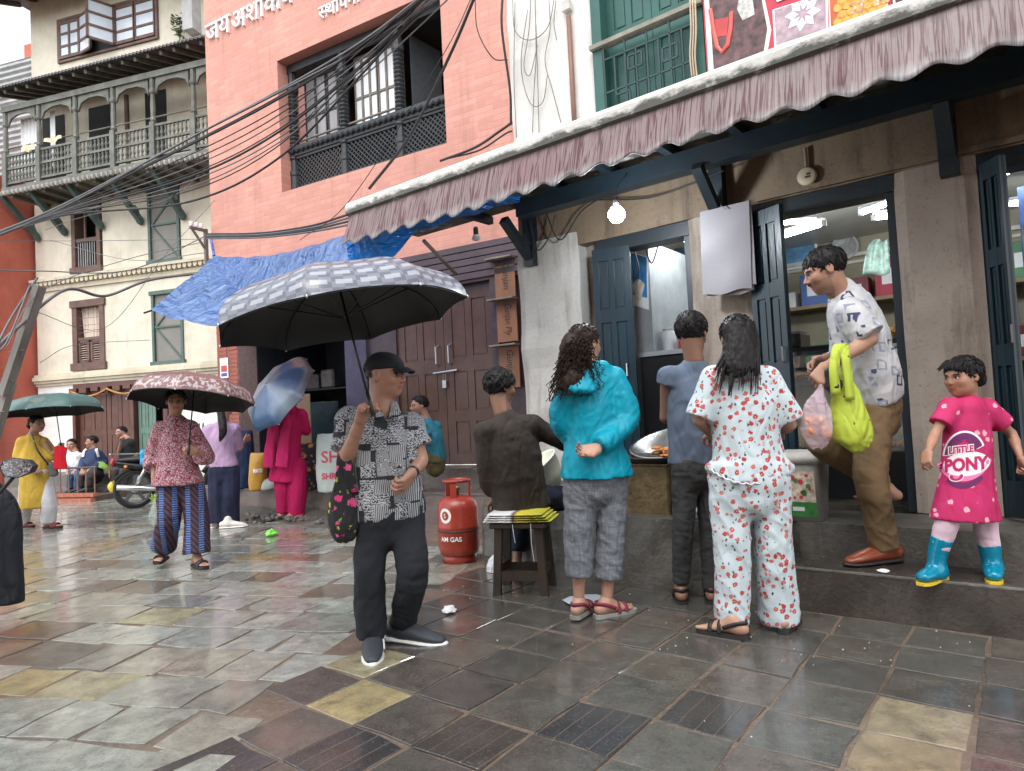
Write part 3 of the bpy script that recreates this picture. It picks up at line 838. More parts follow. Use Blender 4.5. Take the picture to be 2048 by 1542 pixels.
kbox('wall', -0.52, -0.12, 0.34, 2.86, M('blue violet plaster', (0.05, 0.042, 0.075), 0.7, 0.3), KN, KN - 0.3)
kbox('jamb', -1.02, -0.52, 0.34, 2.86, JAMB, KN - 0.05, KN - 0.3)
kbox('jamb', -2.68, -2.58, 0.34, 2.86, JAMB, KN, KN - 0.3)
kbox('wall', -3.4, -2.68, 0.0, 2.86, JAMB, KN - 0.05, KN - 0.3)
for a, c in (((-1.02, KN - 0.1), (-1.79, KN - 0.1)), ((-1.8, KN - 0.1), (-2.58, KN - 0.1))):
 leaf(a, c, 0.57, 2.86, 'door_leaf', PURP, ((0.06, 0.24), (0.3, 0.52), (0.6, 0.92)), pink)
for s in (-1.7, -1.9):
 MB().tube([(s, KN - 0.08, 1.86), (s, KN - 0.02, 1.88), (s, KN - 0.02, 2.1), (s, KN - 0.08, 2.12)], 0.013, 8).build('door_handle', STEEL, pink)
MB().tube([(-1.62, KN - 0.05, 1.76), (-2.0, KN - 0.05, 1.78)], 0.014, 8).build('bolt', STEEL, pink)
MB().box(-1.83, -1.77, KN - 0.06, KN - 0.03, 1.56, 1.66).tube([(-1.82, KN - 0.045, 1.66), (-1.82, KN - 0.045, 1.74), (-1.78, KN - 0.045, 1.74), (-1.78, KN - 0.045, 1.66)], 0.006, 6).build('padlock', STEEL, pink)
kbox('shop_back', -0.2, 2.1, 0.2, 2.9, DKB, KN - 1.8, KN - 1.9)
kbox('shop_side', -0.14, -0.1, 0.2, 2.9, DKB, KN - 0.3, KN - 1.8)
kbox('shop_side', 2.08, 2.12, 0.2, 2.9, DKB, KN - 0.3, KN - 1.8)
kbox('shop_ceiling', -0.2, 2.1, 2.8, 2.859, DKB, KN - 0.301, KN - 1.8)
rough = rough_wall('ledge', -3.3, 2.3, -0.05, 0.335, GRAN, n0=0.0, th=2.2, amp=0.006, parent=pink)
rough_wall('door_step', -3.3, -0.75, 0.335, 0.565, GRAN, n0=-0.45, th=0.5, amp=0.004, parent=pink)
MB().box(-3.3, 2.31, -0.03, 0.012, 0.32, 0.345).build('ledge_nosing', GRAN, pink)
ply = empty('plywood_boards', FK.P(-2.82, KN + 0.03, 1.5), FK.rz, 'orange plywood offcuts with black stencilled lettering beside the brown door', 'boards')
PLY = M('ply', (0.25, 0.11, 0.052), 0.6, 0.3, 3, 0.1, dirt=0.6, stretch=(1, 1, 0.4))
for k, (z0, z1) in enumerate(((0.0, 0.5), (0.56, 1.06), (1.1, 1.56))):
 pb = MB().box(-0.14, 0.14, -0.02, 0.0, z0, z1).build('ply_board', PLY, ply)
 MB().box(-0.16, 0.2, -0.01, 0.12, z1 + 0.005, z1 + 0.025).build('shelf', M('shelf ply', (0.2, 0.17, 0.14), 0.7, 0.3), ply)
 s = ('Gunjan', 'Gunjan Ply', 'Gunjan')[k]
 vs, fs = text_mesh(s, 0.145, 0, 0.25)
 mk('lettering', [(0.02 - v.y * 0.9, 0.003, z1 - 0.03 - v.x * (0.62 if k == 1 else 0.8)) for v in vs], fs, M('stencil black', (0.02, 0.018, 0.016), 0.6), pb)
nt = empty('wall_notice', FK.P(2.42, KN + 0.068, 1.98), FK.rz, 'small white notice with red print on the brick pillar', 'notice')
MB().box(-0.1, 0.1, 0, 0.004, 0, 0.32).build('sheet', WHT, nt)
MB().box(-0.07, 0.07, 0.004, 0.007, 0.1, 0.2).build('red_print', M('notice red', (0.5, 0.05, 0.05), 0.5), nt)
MB().box(-0.07, 0.07, 0.004, 0.007, 0.03, 0.08).build('blue_print', M('notice blue', (0.05, 0.08, 0.3), 0.5), nt)
# ================================================================== cream building with the timber balcony
CREAM = plaster('cream limewash', (0.7, 0.65, 0.53), 0.4, (0.4, 0.33, 0.24), 0.8)
CREAM_T = plaster('cream trim', (0.62, 0.56, 0.43), 0.55, (0.25, 0.21, 0.16), 0.8)
WHITEW = plaster('white ground floor', (0.78, 0.78, 0.76), 0.15, (0.4, 0.38, 0.35))
WOOD_B = M('old brown window wood', (0.13, 0.075, 0.06), 0.6, 0.3, 6, 0.2)
WOOD_G = M('grey green balcony wood', (0.13, 0.135, 0.115), 0.65, 0.35, 5, 0.25, 50, dirt=0.3)
WOOD_D = M('brown street door', (0.1, 0.04, 0.028), 0.5, 0.25, 6, 0.15)
GREENF = M('green screen frame', (0.07, 0.12, 0.1), 0.55, 0.2)
MESH = M('insect mesh', (0.2, 0.19, 0.17), 0.6, 0.12, 3)
cb = empty('cream_building', FW.o, FW.rz, 'tall cream plastered house with an arched timber balcony', 'building')
def wbox(name, s0, s1, z0, z1, m, n0=0.0, n1=-0.4): return MB().box(s0, s1, n1, n0, z0, z1).build(name, m, cb)
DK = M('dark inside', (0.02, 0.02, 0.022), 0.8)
ops = {'A': (0.46, 1.35, 2.62, 4.11), 'C': (-1.62, -0.82, 2.58, 4.11), 'E': (0.51, 1.31, 4.76, 6.29), 'G': (-1.6, -0.79, 4.72, 6.32)}
sx = [-3.4, -1.62, -0.79, 0.46, 1.35, 2.4]
for a, c in ((-3.4, -1.62), (-0.79, 0.46), (1.35, 2.4)): wbox('wall', a, c, 2.3, 6.9, CREAM)
for a, c, zs in ((-1.62, -0.79, ((2.3, 2.58), (4.11, 4.72), (6.32, 6.9))), (0.46, 1.35, ((2.3, 2.62), (4.11, 4.76), (6.29, 6.9)))):
 for z0, z1 in zs: wbox('wall', a, c, z0, z1, CREAM)
wbox('wall', -3.4, 2.4, 6.9, 13.0, CREAM, -0.002)
wbox('white_wall', 1.34, 2.4, 0.0, 2.3, WHITEW, 0.01)
wbox('white_wall', -3.4, -1.2, 0.0, 2.3, WHITEW, 0.01)
wbox('door_head', -1.2, 1.34, 2.2, 2.3, WOOD_D, 0.05)
wbox('room_dark', -3.2, 2.2, 0.0, 6.8, DK, -0.6, -0.7)
wbox('end_wall', 2.2, 2.4, 0, 13, CREAM, -0.402, -5)
dr = MB().box(1.26, 1.34, -0.2, 0.08, 0, 2.2).build('door_frame', WOOD_D, cb)
for q in (-0.33, -1.2): MB().box(q, q + 0.1, -0.2, 0.08, 0, 2.2).build('door_post', WOOD_D, dr)
leaf((1.26, -0.05), (0.52, -0.05), 0.1, 2.2, 'door_leaf', WOOD_D, ((0.08, 0.5), (0.56, 0.92)), dr)
leaf((0.5, -0.05), (-0.22, -0.05), 0.1, 2.2, 'door_leaf', WOOD_D, ((0.08, 0.5), (0.56, 0.92)), dr)
leaf((-0.35, -0.05), (-0.75, -0.1), 0.1, 2.2, 'door_leaf', M('green inner door', (0.12, 0.2, 0.16), 0.6), ((0.08, 0.5), (0.56, 0.92)), dr)
b = MB()
for k in range(9):
 s = 1.3 - 2.4 * k / 8
 b.box(s - 0.1, s + 0.1, 0.05, 0.1 + 0.02 * (k % 2), 2.06 + 0.03 * (k % 3), 2.2)
b.build('carved_head', WOOD_D, dr)
gar = [Vector((1.3 - 2.0 * k / 24, 0.14, 2.14 - 0.13 * math.sin(math.pi * (k % 12) / 12.0))) for k in range(25)]
MB().tube(gar, 0.022, 6).build('garland', M('dry marigold', (0.4, 0.2, 0.06), 0.8, 0.4, 30), dr)
for k, (z0, z1, n) in enumerate(((2.3, 2.36, 0.05), (2.36, 2.42, 0.09), (2.42, 2.5, 0.13), (2.5, 2.56, 0.08))): wbox('cornice', -3.4, 2.42, z0, z1, CREAM_T, n, 0.0)
wbox('cornice', -3.4, 2.42, 4.42, 4.52, CREAM_T, 0.05, 0.0)
wbox('cornice', -3.4, 2.42, 4.62, 4.68, CREAM_T, 0.16, 0.0)
sm = MB().prism([(-0.045, 0.1), (0.045, 0.1), (0.05, 0.05), (0.02, 0.0), (-0.02, 0.0), (-0.05, 0.05)], lambda a, c, t: Vector((a, t, c)), (0.0, 0.13)).build('tmp', CREAM_T)
cme = sm.data; bpy.data.objects.remove(sm); cme.name = 'cornice_scallop'
for k in range(44): inst('cornice_scallop', cme, (2.36 - 0.13 * k, 0.0, 4.52), parent=cb)
def wframe(op, m, w=0.08):
 s0, s1, z0, z1 = op
 return MB().box(s0, s0 + w, -0.2, 0.03, z0, z1).box(s1 - w, s1, -0.2, 0.03, z0, z1).box(s0 - 0.04, s1 + 0.04, -0.2, 0.05, z1 - w, z1 + 0.02).box(s0 - 0.04, s1 + 0.04, -0.2, 0.06, z0 - 0.03, z0 + w).build('window_frame', m, cb)
wA = wframe(ops['A'], WOOD_B, 0.13)
s0, s1, z0, z1 = 0.59, 1.22, 2.75, 3.98
MB().box(s0, s1, -0.1, 0.0, 3.25, 3.31).build('transom', WOOD_B, wA)
for a, c in ((s0, (s0 + s1) / 2 - 0.02), ((s0 + s1) / 2 + 0.02, s1)):
 fr = MB().box(a, a + 0.05, -0.06, -0.01, z0, 3.25).box(c - 0.05, c, -0.06, -0.01, z0, 3.25).box(a, c, -0.06, -0.01, z0, z0 + 0.05).box(a, c, -0.06, -0.01, 3.2, 3.25).build('louvre_shutter', WOOD_B, wA)
 for k in range(8): MB().beam((a + 0.05, -0.035, z0 + 0.08 + 0.05 * k), (c - 0.05, -0.035, z0 + 0.08 + 0.05 * k), 0.045, 0.008, (0, 0.7, 1)).build('louvre_slat', M('pale louvre', (0.36, 0.27, 0.23), 0.6), fr)
t = NT('striped curtain'); x, y, zz = t.xyz()
CURT = t.set(t.ramp(t.wave(3.2, t.co(), 1.5, 1.2, 'X'), [(0.3, (0.62, 0.5, 0.42)), (0.5, (0.45, 0.24, 0.15)), (0.7, (0.66, 0.6, 0.52))]), 0.8)
o = MB().sheet(lambda a, c: Vector((s0 + 0.08 + (s1 - s0 - 0.08) * a - 0.06 * (1 - c) * a, -0.12 + 0.02 * math.sin(a * 26), 3.31 + (z1 - 3.31) * c)), 40, 6).build('curtain', CURT, wA, True)
for k in range(4): MB().tube([(s0, -0.03, 3.42 + 0.16 * k), (s1, -0.03, 3.42 + 0.16 * k)], 0.006, 5).build('window_bar', BRWN, wA)
wE = wframe(ops['E'], WOOD_B, 0.1)
MB().box(0.6, 1.22, -0.1, 0.0, 5.42, 5.5).build('transom', WOOD_B, wE)
for k in range(9): MB().tube([(0.66 + 0.065 * k, -0.03, 4.85), (0.66 + 0.065 * k, -0.03, 5.42)], 0.008, 5).build('window_bar', M('pale bar', (0.5, 0.5, 0.5), 0.5), wE)
MB().box(0.95, 0.99, -0.05, -0.01, 5.5, 6.2).build('mullion', WOOD_B, wE)
def zscreen(op):
 w = wframe(op, GREENF, 0.06)
 s0, s1, z0, z1 = op
 MB().box(s0 + 0.06, s1 - 0.06, -0.04, -0.02, z0 + 0.07, z1 - 0.06).build('mesh_screen', MESH, w)
 zm = (z0 + z1) / 2 + 0.02
 b = MB().beam((s0 + 0.06, -0.005, zm), (s1 - 0.06, -0.005, zm), 0.03, 0.04).beam((s1 - 0.07, -0.005, zm), (s0 + 0.07, -0.005, z0 + 0.08), 0.02, 0.035)
 b.beam((s0 + 0.07, -0.005, z1 - 0.1), (s1 - 0.07, -0.005, zm), 0.02, 0.035)
 b.build('brace', GREENF, w)
zscreen(ops['C']); zscreen(ops['G'])
BN = 0.85
Pb = lambda u, v: FW.px(u, v, BN)
zr_top, zr_bot = 0.5 * (Pb(16, 308).z + Pb(386, 240).z), 0.5 * (Pb(16, 363).z + Pb(386, 301).z)
bs1, bs0 = Pb(8, 300).x, Pb(405, 250).x - 0.5
zf = zr_bot - 0.14
zbeam = 0.5 * (Pb(20, 222).z + Pb(386, 142).z)
bal = MB().box(bs0, bs1, 0.0, BN + 0.06, zf - 0.08, zf).build('balcony_floor', WOOD_G, cb)
b = MB()
for k in range(48):
 s = bs0 + (bs1 - bs0) * k / 47
 b.lathe([(0.0, -0.05), (0.04, -0.03), (0.05, 0.02), (0.05, 0.05)], 6, (s, BN + 0.08, zf - 0.1))
b.build('carved_fringe', M('pale carved fringe', (0.3, 0.29, 0.26), 0.7, 0.3), bal)
MB().box(bs0, bs1, BN - 0.02, BN + 0.08, zf - 0.05, zf + 0.03).build('edge_board', WOOD_G, bal)
pxp = [(12, 290), (79, 285), (152, 262), (227, 240), (306, 215), (387, 190)]
psx = [Pb(u, v).x for u, v in pxp]
psx.append(psx[-1] - (psx[-2] - psx[-1]))
for s in psx:
 b = MB()
 b.box(s - 0.055, s + 0.055, BN - 0.05, BN + 0.06, zf, zr_top + 0.06)
 pr = [(0.04, zr_top + 0.06), (0.06, zr_top + 0.1), (0.045, zr_top + 0.16), (0.05, zr_top + 0.4), (0.038, zr_top + 0.62), (0.065, zr_top + 0.66), (0.065, zr_top + 0.72), (0.05, zr_top + 0.74), (0.05, zbeam)]
 b.lathe(pr, 8, (s, BN, 0))
 b.build('balcony_post', WOOD_G, bal)
MB().box(bs0, bs1, BN - 0.05, BN + 0.06, zbeam, zbeam + 0.12).build('balcony_beam', WOOD_G, bal)
bl = MB().lathe([(0.022, 0), (0.022, 0.04), (0.012, 0.06), (0.026, 0.11), (0.012, 0.17), (0.018, 0.2), (0.018, 0.23)], 6).build('tmp', WOOD_G)
blme = bl.data; bpy.data.objects.remove(bl); blme.name = 'baluster'
hgt = (zr_top - zr_bot)
for a, c in zip(psx, psx[1:]):
 lo, hi = c + 0.05, a - 0.05
 for zz in (zr_bot - 0.03, zr_bot + hgt * 0.47, zr_top - 0.03): MB().box(lo, hi, BN - 0.025, BN + 0.03, zz, zz + 0.045).build('balcony_rail', WOOD_G, bal)
 MB().tube([(lo, BN, zr_top + 0.16), (hi, BN, zr_top + 0.16)], 0.015, 6).build('balcony_rail', WOOD_G, bal)
 nb = 9
 for k in range(nb):
  x = lo + (hi - lo) * (k + 0.5) / nb
  for lev in (0, 1):
   inst('baluster', blme, (x, BN, zr_bot + 0.01 + lev * hgt * 0.48), parent=bal, scale=(1.2, 1.2, hgt * 0.45 / 0.23))
 zt, zs_ = zbeam, zr_top + 0.62
 mid, wd = (lo + hi) / 2, (hi - lo) / 2
 arc = []
 for k in range(21):
  a_ = math.pi * k / 20
  r_ = wd * (0.9 - 0.05 * abs(math.sin(a_ * 5)))
  arc.append((mid + r_ * math.cos(a_), zs_ + (zt - zs_ - 0.08) * (math.sin(a_) ** 0.8) * (1 - 0.03 * abs(math.sin(a_ * 5)))))
 b = MB()
 for (x0, y0), (x1, y1) in zip(arc, arc[1:]):
  b.prism([(x0, y0), (x0, zt), (x1, zt), (x1, y1)], lambda p, q, tt: Vector((p, tt, q)), (BN - 0.02, BN + 0.02))
 b.build('arch_board', WOOD_G, bal)
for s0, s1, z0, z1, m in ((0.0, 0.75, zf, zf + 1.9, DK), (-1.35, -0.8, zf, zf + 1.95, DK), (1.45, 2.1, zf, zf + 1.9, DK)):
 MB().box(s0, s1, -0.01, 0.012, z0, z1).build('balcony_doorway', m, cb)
MB().box(-0.36, -0.28, 0.0, 0.05, zf, zf + 2.0).build('door_post', WOOD_B, cb)
CUR = M('white curtain', (0.75, 0.75, 0.76), 0.8, 0.05)
o = MB().sheet(lambda a, c: Vector((psx[0] - 0.12 - 0.5 * a, BN - 0.25 + 0.03 * math.sin(a * 30), zr_top - 0.3 + (zbeam - zr_top + 0.25) * c)), 30, 5).build('balcony_curtain', CUR, bal, True)
o = MB().sheet(lambda a, c: Vector((psx[1] - 0.07 - 0.12 * a, BN - 0.2 + 0.02 * math.sin(a * 16), zr_top - 0.3 + (zbeam - zr_top + 0.25) * c)), 12, 5).build('balcony_curtain', CUR, bal, True)
CLO = M('drying cloth', (0.6, 0.52, 0.36), 0.85, 0.3, 12)
for u, v, w_, hh in ((62, 296, 0.35, 0.16), (110, 282, 0.5, 0.1)):
 q = Pb(u, v)
 MB().sheet(lambda a, c: Vector((q.x + w_ / 2 - w_ * a, BN + 0.05 + 0.03 * math.sin(a * 9), q.z + 0.06 - hh * (0.6 + 0.4 * math.sin(a * 3)) * c)), 14, 4).build('drying_cloth', CLO, bal, True)
for u0, v0, u1, v1 in ((22, 388, 76, 478), (77, 380, 130, 467), (152, 367, 203, 455), (245, 375, 282, 445), (325, 360, 366, 435)):
 a, c = FW.px(u0, v0, BN), FW.px(u1, v1, 0.06)
 b = MB().beam((c.x, 0.06, c.z), (c.x, BN, zf - 0.08), 0.09, 0.1)
 b.lathe([(0.02, -0.12), (0.07, -0.06), (0.08, 0.03), (0.05, 0.12), (0.06, 0.2), (0.03, 0.3)], 8, (c.x, 0.1, c.z + 0.05), (0, 0.5, 1))
 b.build('strut', M('strut green', (0.06, 0.1, 0.09), 0.6, 0.3), cb)
for k in range(13): MB().box(bs0 + 0.45 * k, bs0 + 0.45 * k + 0.08, 0.0, BN, zf - 0.17, zf - 0.08).build('floor_joist', WOOD_G, cb)
ze = 0.5 * (Pb(0, 190).z + Pb(405, 95).z)
TIN = M('dark tin roof', (0.1, 0.1, 0.105), 0.55, 0.3, 6)
o = MB().sheet(lambda a, c: Vector((bs0 + (bs1 + 0.3 - bs0) * a, 0.0 + (BN + 0.3) * c, ze + 0.35 - 0.35 * c + 0.022 * math.sin(a * 2 * math.pi * 66))), 66 * 6, 2).build('balcony_roof', TIN, cb); thick(o, 0.02)
for k in range(19):
 s = bs0 + (bs1 - bs0) * k / 18
 MB().beam((s, 0.0, ze + 0.26), (s, BN + 0.2, ze - 0.06), 0.06, 0.08).build('rafter', WOOD_G, cb)
zt0, zt1 = 9.57, 10.46
tw = MB().box(-1.22, 1.56, -0.02, 0.05, zt0 - 0.05, zt0).box(-1.22, 1.56, -0.02, 0.05, zt1, zt1 + 0.06).box(1.5, 1.56, -0.02, 0.05, zt0, zt1).box(-1.22, -1.16, -0.02, 0.05, zt0, zt1).build('window_frame', WOOD_B, cb)
MB().box(-1.16, 1.5, 0.001, 0.008, zt0, zt1).build('window_dark', DK, tw)
WG = M('sky glass', (0.62, 0.68, 0.75), 0.1, 0.1, 3)
for a, c in ((0.93, 1.48), (-0.6, -0.1), (-1.15, -0.63)): sash(a, c, zt0 + 0.02, zt1 - 0.02, 0.05, 2 if a > 0 else 1, 3, WOOD_B, WG, tw, 'casement', 0.05)
def hinged(s, ang, w, name):
 e_ = Vector((math.cos(ang), math.sin(ang), 0))
 P = lambda a, zz, k: Vector((s, 0.06, 0)) + e_ * a + Vector((-e_.y, e_.x, 0)) * k + Vector((0, 0, zz))
 b = MB()
 def bx(a0, a1, y0, y1, k=0.02): b.add([P(a, zz, t) for zz in (y0, y1) for t in (-k, k) for a in (a0, a1)], [(0, 2, 3, 1), (4, 5, 7, 6), (0, 1, 5, 4), (2, 6, 7, 3), (0, 4, 6, 2), (1, 3, 7, 5)])
 bx(0, 0.05, zt0, zt1); bx(w - 0.05, w, zt0, zt1)
 for q in range(4): bx(0.0, w, zt0 + (zt1 - zt0 - 0.05) * q / 3, zt0 + (zt1 - zt0 - 0.05) * q / 3 + 0.05)
 o = b.build(name, WOOD_B, tw)
 for q in range(3):
  z0 = zt0 + (zt1 - zt0 - 0.05) * q / 3 + 0.05
  mk('pane', [P(0.05, z0, 0), P(w - 0.05, z0, 0), P(w - 0.05, z0 + (zt1 - zt0 - 0.05) / 3 - 0.05, 0), P(0.05, z0 + (zt1 - zt0 - 0.05) / 3 - 0.05, 0)], [(0, 1, 2, 3)], WG, o)
hinged(0.92, math.radians(165), 0.5, 'open_casement')
hinged(-0.1, math.radians(60), 0.55, 'open_casement')
o = MB().sheet(lambda a, c: Vector((-3.4 + 6.4 * a, 0.0 + 1.0 * c, 11.25 - 0.45 * c + 0.02 * math.sin(a * 2 * math.pi * 50))), 300, 2).build('roof', TIN, cb); thick(o, 0.03)
MB().box(-3.4, 2.9, -0.4, 0.95, 11.28, 11.34).build('roof_deck', TIN, cb)
for k in range(12): MB().beam((2.7 - 0.5 * k, 0.0, 11.15), (2.7 - 0.5 * k, 0.95, 10.74), 0.07, 0.09).build('rafter', WOOD_B, cb)
MB().box(-2.3, -2.05, 0.0, 0.25, 9.4, 11.0).build('pipe_duct', M('grey duct', (0.4, 0.4, 0.4), 0.6), cb)
wd = empty('wall_weed', FW.P(-1.85, 0.12, 9.32), 0, 'green weed sprouting from the cream wall above the balcony roof', 'plant')
LEAF = M('leaf green', (0.1, 0.17, 0.05), 0.5, 0.4, 9)
b = MB()
for k in range(70):
 a = rnd.uniform(0, 6.28); h = rnd.uniform(0.05, 0.5); r = rnd.uniform(0, 0.25) * (0.4 + h)
 c = Vector((r * math.cos(a), r * math.sin(a), h))
 d = Vector((math.cos(a + 0.7), math.sin(a + 0.7), rnd.uniform(-0.4, 0.5))).normalized() * 0.07
 s = Vector((-d.y, d.x, 0)).normalized() * 0.022
 b.add([c - d, c + s, c + d, c - s], [(0, 1, 2, 3)])
b.build('leaves', LEAF, wd)
MB().tube([(0, 0, -0.05), (0.02, 0, 0.2), (0.0, 0.03, 0.45)], 0.01, 5).build('stem', WOOD_B, wd)
# ================================================================== red building at the far left, brick tower and tin wall behind
REDW = plaster('terracotta wall', (0.5, 0.13, 0.085), 0.35, (0.22, 0.07, 0.05))
rb = empty('red_building', FW.P(2.45, 0.5, 0), FW.rz, 'terracotta red building at the left edge beside the cream house', 'building')
MB().box(0.02, 6.0, -4.0, 0.3, 0, 6.9).build('wall', REDW, rb)
MB().box(0.0, 0.5, 0.3, 0.42, 0, 6.9).build('pilaster', REDW, rb)
for zz in (2.4, 4.1): MB().box(0.5, 6.0, 0.3, 0.4, zz, zz + 0.1).build('string_course', REDW, rb)
for zz in (2.7, 4.6):
 w = MB().box(1.0, 1.9, 0.3, 0.36, zz, zz + 1.3).build('window_frame', WOOD_B, rb)
 MB().box(1.1, 1.8, 0.361, 0.37, zz + 0.1, zz + 1.2).build('shutter', DK, w)
MB().box(0.9, 2.2, 0.3, 0.9, 2.2, 2.28).build('porch', REDW, rb)
tw_ = empty('brick_tower', FW.P(4.7, -2.5, 0), FW.rz, 'unplastered brick tower with a red painted corner behind the cream house', 'building')
RAWB = brickpaint('raw brick', (0.3, 0.13, 0.09), (0.3, 0.25, 0.21), 0.23, 0.075, 0.014, 0.5, 0.35, False)
MB().box(-1.6, 0.75, -3, 0, 0, 11.9).build('wall', RAWB, tw_)
MB().box(0.75, 1.1, -3, 0.02, 0, 12.15).build('painted_corner', REDW, tw_)
tn = empty('tin_wall', FW.P(4.4, -1.2, 6.8), FW.rz, 'grey corrugated tin wall left of the cream house under the brick tower', 'wall')
o = MB().sheet(lambda a, c: Vector((-2.0 + 4.5 * a, 0.03 * math.sin(c * 2 * math.pi * 26), 4.0 * c)), 2, 26 * 6).build('tin_sheet', M('grey tin', (0.36, 0.38, 0.38), 0.45, 0.25, 3, metal=0.3), tn); thick(o, 0.01)
# ================================================================== pole and cables
CAB = M('cable black', (0.015, 0.015, 0.016), 0.5, 0.2)
CABG = M('cable grey', (0.13, 0.13, 0.135), 0.5, 0.2)
def spline(ps, n=24):
 ps = [Vector(p) for p in ps]
 P = [ps[0] * 2 - ps[1]] + ps + [ps[-1] * 2 - ps[-2]]
 out = []
 for i in range(1, len(P) - 2):
  for k in range(n):
   t = k / n
   a, b, c, d = P[i - 1], P[i], P[i + 1], P[i + 2]
   out.append(0.5 * ((2 * b) + (c - a) * t + (2 * a - 5 * b + 4 * c - d) * t * t + (3 * b - a - 3 * c + d) * t ** 3))
 out.append(ps[-1])
 return out
def cable(pts, r, label, m=CAB, group='overhead cables', n=10):
 ps = spline([at(*p) for p in pts], n)
 o = MB().tube(ps, r, 6).build('cable', m, None, True)
 return tag(o, label, 'cable', group)
pole = empty('leaning_pole', onz(-20, 1010, 0) , 0, 'weathered grey timber pole leaning at the left edge', 'pole')
pb = at(-12, 880, 8.0); pt = at(80, 572, 8.0)
PW = M('weathered grey wood', (0.2, 0.19, 0.17), 0.75, 0.35, 6, 0.3, stretch=(1, 1, 0.2))
lo = pb + (pb - pt) * (pb.z / (pt.z - pb.z))
mdp = lo + (pt - lo) * 0.62
pole.location = lo
MB().beam(Vector((0, 0, 0)), mdp - lo, 0.1, 0.07).build('lower_post', PW, pole)
MB().beam(mdp - lo - (pt - lo) * 0.05 + Vector((0, -0.05, 0)), pt - lo, 0.14, 0.07).build('upper_plank', PW, pole)
for k in range(3):
 q = lo.lerp(pt, 0.5 + 0.12 * k) - lo
 MB().tube([q + Vector((-0.09, -0.07, 0)), q + Vector((0.09, -0.07, 0.02))], 0.008, 5).build('binding_wire', CABG, pole)
sheaf = [(4, 0), (0, 6), (-3, 14), (2, -8), (6, 20)]
ORD = ('topmost', 'second', 'third', 'fourth', 'fifth', 'sixth', 'seventh', 'eighth', 'ninth', 'tenth', 'eleventh', 'twelfth', 'lowest')
ends = [(905 + 13 * (k % 5) - 20, -40 - 7 * (k % 3), 5.4 + 0.03 * k) for k in range(13)]
mids = [(560, 180), (565, 190), (560, 196), (555, 186), (550, 222), (548, 236), (546, 250), (552, 262), (548, 270), (550, 290), (545, 300), (552, 320), (548, 282)]
for k, (e, m_) in enumerate(zip(ends, mids)):
 cable([(-40, 478 + (k % 4) * 2.2, 8.6), (120, 412 + k * 1.8, 8.0), (m_[0] - 180, m_[1] + 96 - k * 1.0, 7.3), (m_[0], m_[1], 6.8), ((m_[0] + e[0]) / 2, (m_[1] + e[1]) / 2 + 14, 6.2), e], 0.011 if k < 4 or k in (8, 11) else 0.006, '%s cable from the top in the sheaf crossing the carved window' % ORD[sorted(m[1] for m in mids).index(m_[1])], CAB if k % 3 else CABG, 'cables of the sheaf across the carved window')
cable([(955, -20, 5.6), (900, 110, 5.8), (820, 270, 6.1), (738, 378, 6.3)], 0.014, 'thick black cable slanting down across the carved window to the awning')
cable([(950, -20, 5.5), (880, 120, 5.8), (700, 400, 6.6), (600, 480, 7.5)], 0.004, 'thin black wire slanting past the carved window')
for k in range(4):
 cable([(415, 468 + 3 * k, 9.2), (520, 466 + 3 * k, 8.6), (620, 452 + 4 * k, 8.0), (700, 428 + 7 * k, 7.0)], 0.012, '%s cable of the bundle running to the awning corner' % ('topmost', 'second', 'third', 'lowest')[k], CABG if k % 2 else CAB, 'cables in the bundle below the salmon wall')
cable([(880, 322, 6.4), (950, 295, 6.3), (1000, 262, 6.25), (1024, 245, 6.15)], 0.012, 'black cable rising along the salmon wall above the awning')
cable([(900, 316, 6.4), (960, 300, 6.3), (1010, 268, 6.2), (1024, 262, 6.15)], 0.008, 'second black cable rising along the salmon wall above the awning')
cable([(950, -10, 5.9), (955, 60, 5.9), (985, 115, 5.9), (1015, 120, 5.95)], 0.005, 'thin wire drooping on the salmon wall beside the white corner')
cable([(1005, -10, 5.85), (1004, 60, 5.85), (1020, 180, 5.9), (1022, 250, 5.95)], 0.012, 'black cable down the corner of the white wall')
for k, (p, r) in enumerate((((( -30, 540, 8), (80, 542, 8.5), (260, 540, 9.2), (415, 470, 9.6)), 0.008), (((-30, 480, 8), (120, 482, 9), (300, 480, 9.4), (415, 478, 9.6)), 0.004),
 (((10, 700, 7.5), (80, 585, 8.0), (250, 520, 9), (415, 482, 9.6)), 0.005), (((60, 620, 8), (210, 655, 9), (330, 510, 9.4), (430, 400, 9.7)), 0.004),
 (((80, 725, 8), (150, 690, 9), (300, 680, 9.4)), 0.004), (((90, 460, 12), (180, 430, 12), (330, 400, 11), (420, 330, 10)), 0.005), (((100, 480, 12), (260, 520, 11), (415, 505, 9.7)), 0.005))):
 cable(p, r, ('wire crossing low in front of the cream house', 'level thin wire in front of the cream upper windows', 'wire rising from the leaning pole to the salmon corner', 'thin wire dipping past the curtained window', 'thin wire beside the curtained window', 'thin wire under the balcony struts', 'thin wire sagging above the long cornice')[k], CABG)
cable([(-30, 720, 7.5), (30, 660, 7.8), (130, 580, 8.4), (210, 592, 9.0), (300, 560, 9.4), (415, 545, 9.8)], 0.02, 'thick grey cable waving across the cream wall below the long cornice', CABG)
cable([(-30, 740, 7.4), (20, 640, 7.8), (75, 555, 8.0)], 0.014, 'grey cable rising beside the leaning pole', CABG)
cable([(-30, 700, 7.4), (10, 690, 7.6), (60, 570, 7.95)], 0.01, 'second grey cable rising beside the leaning pole', CABG)
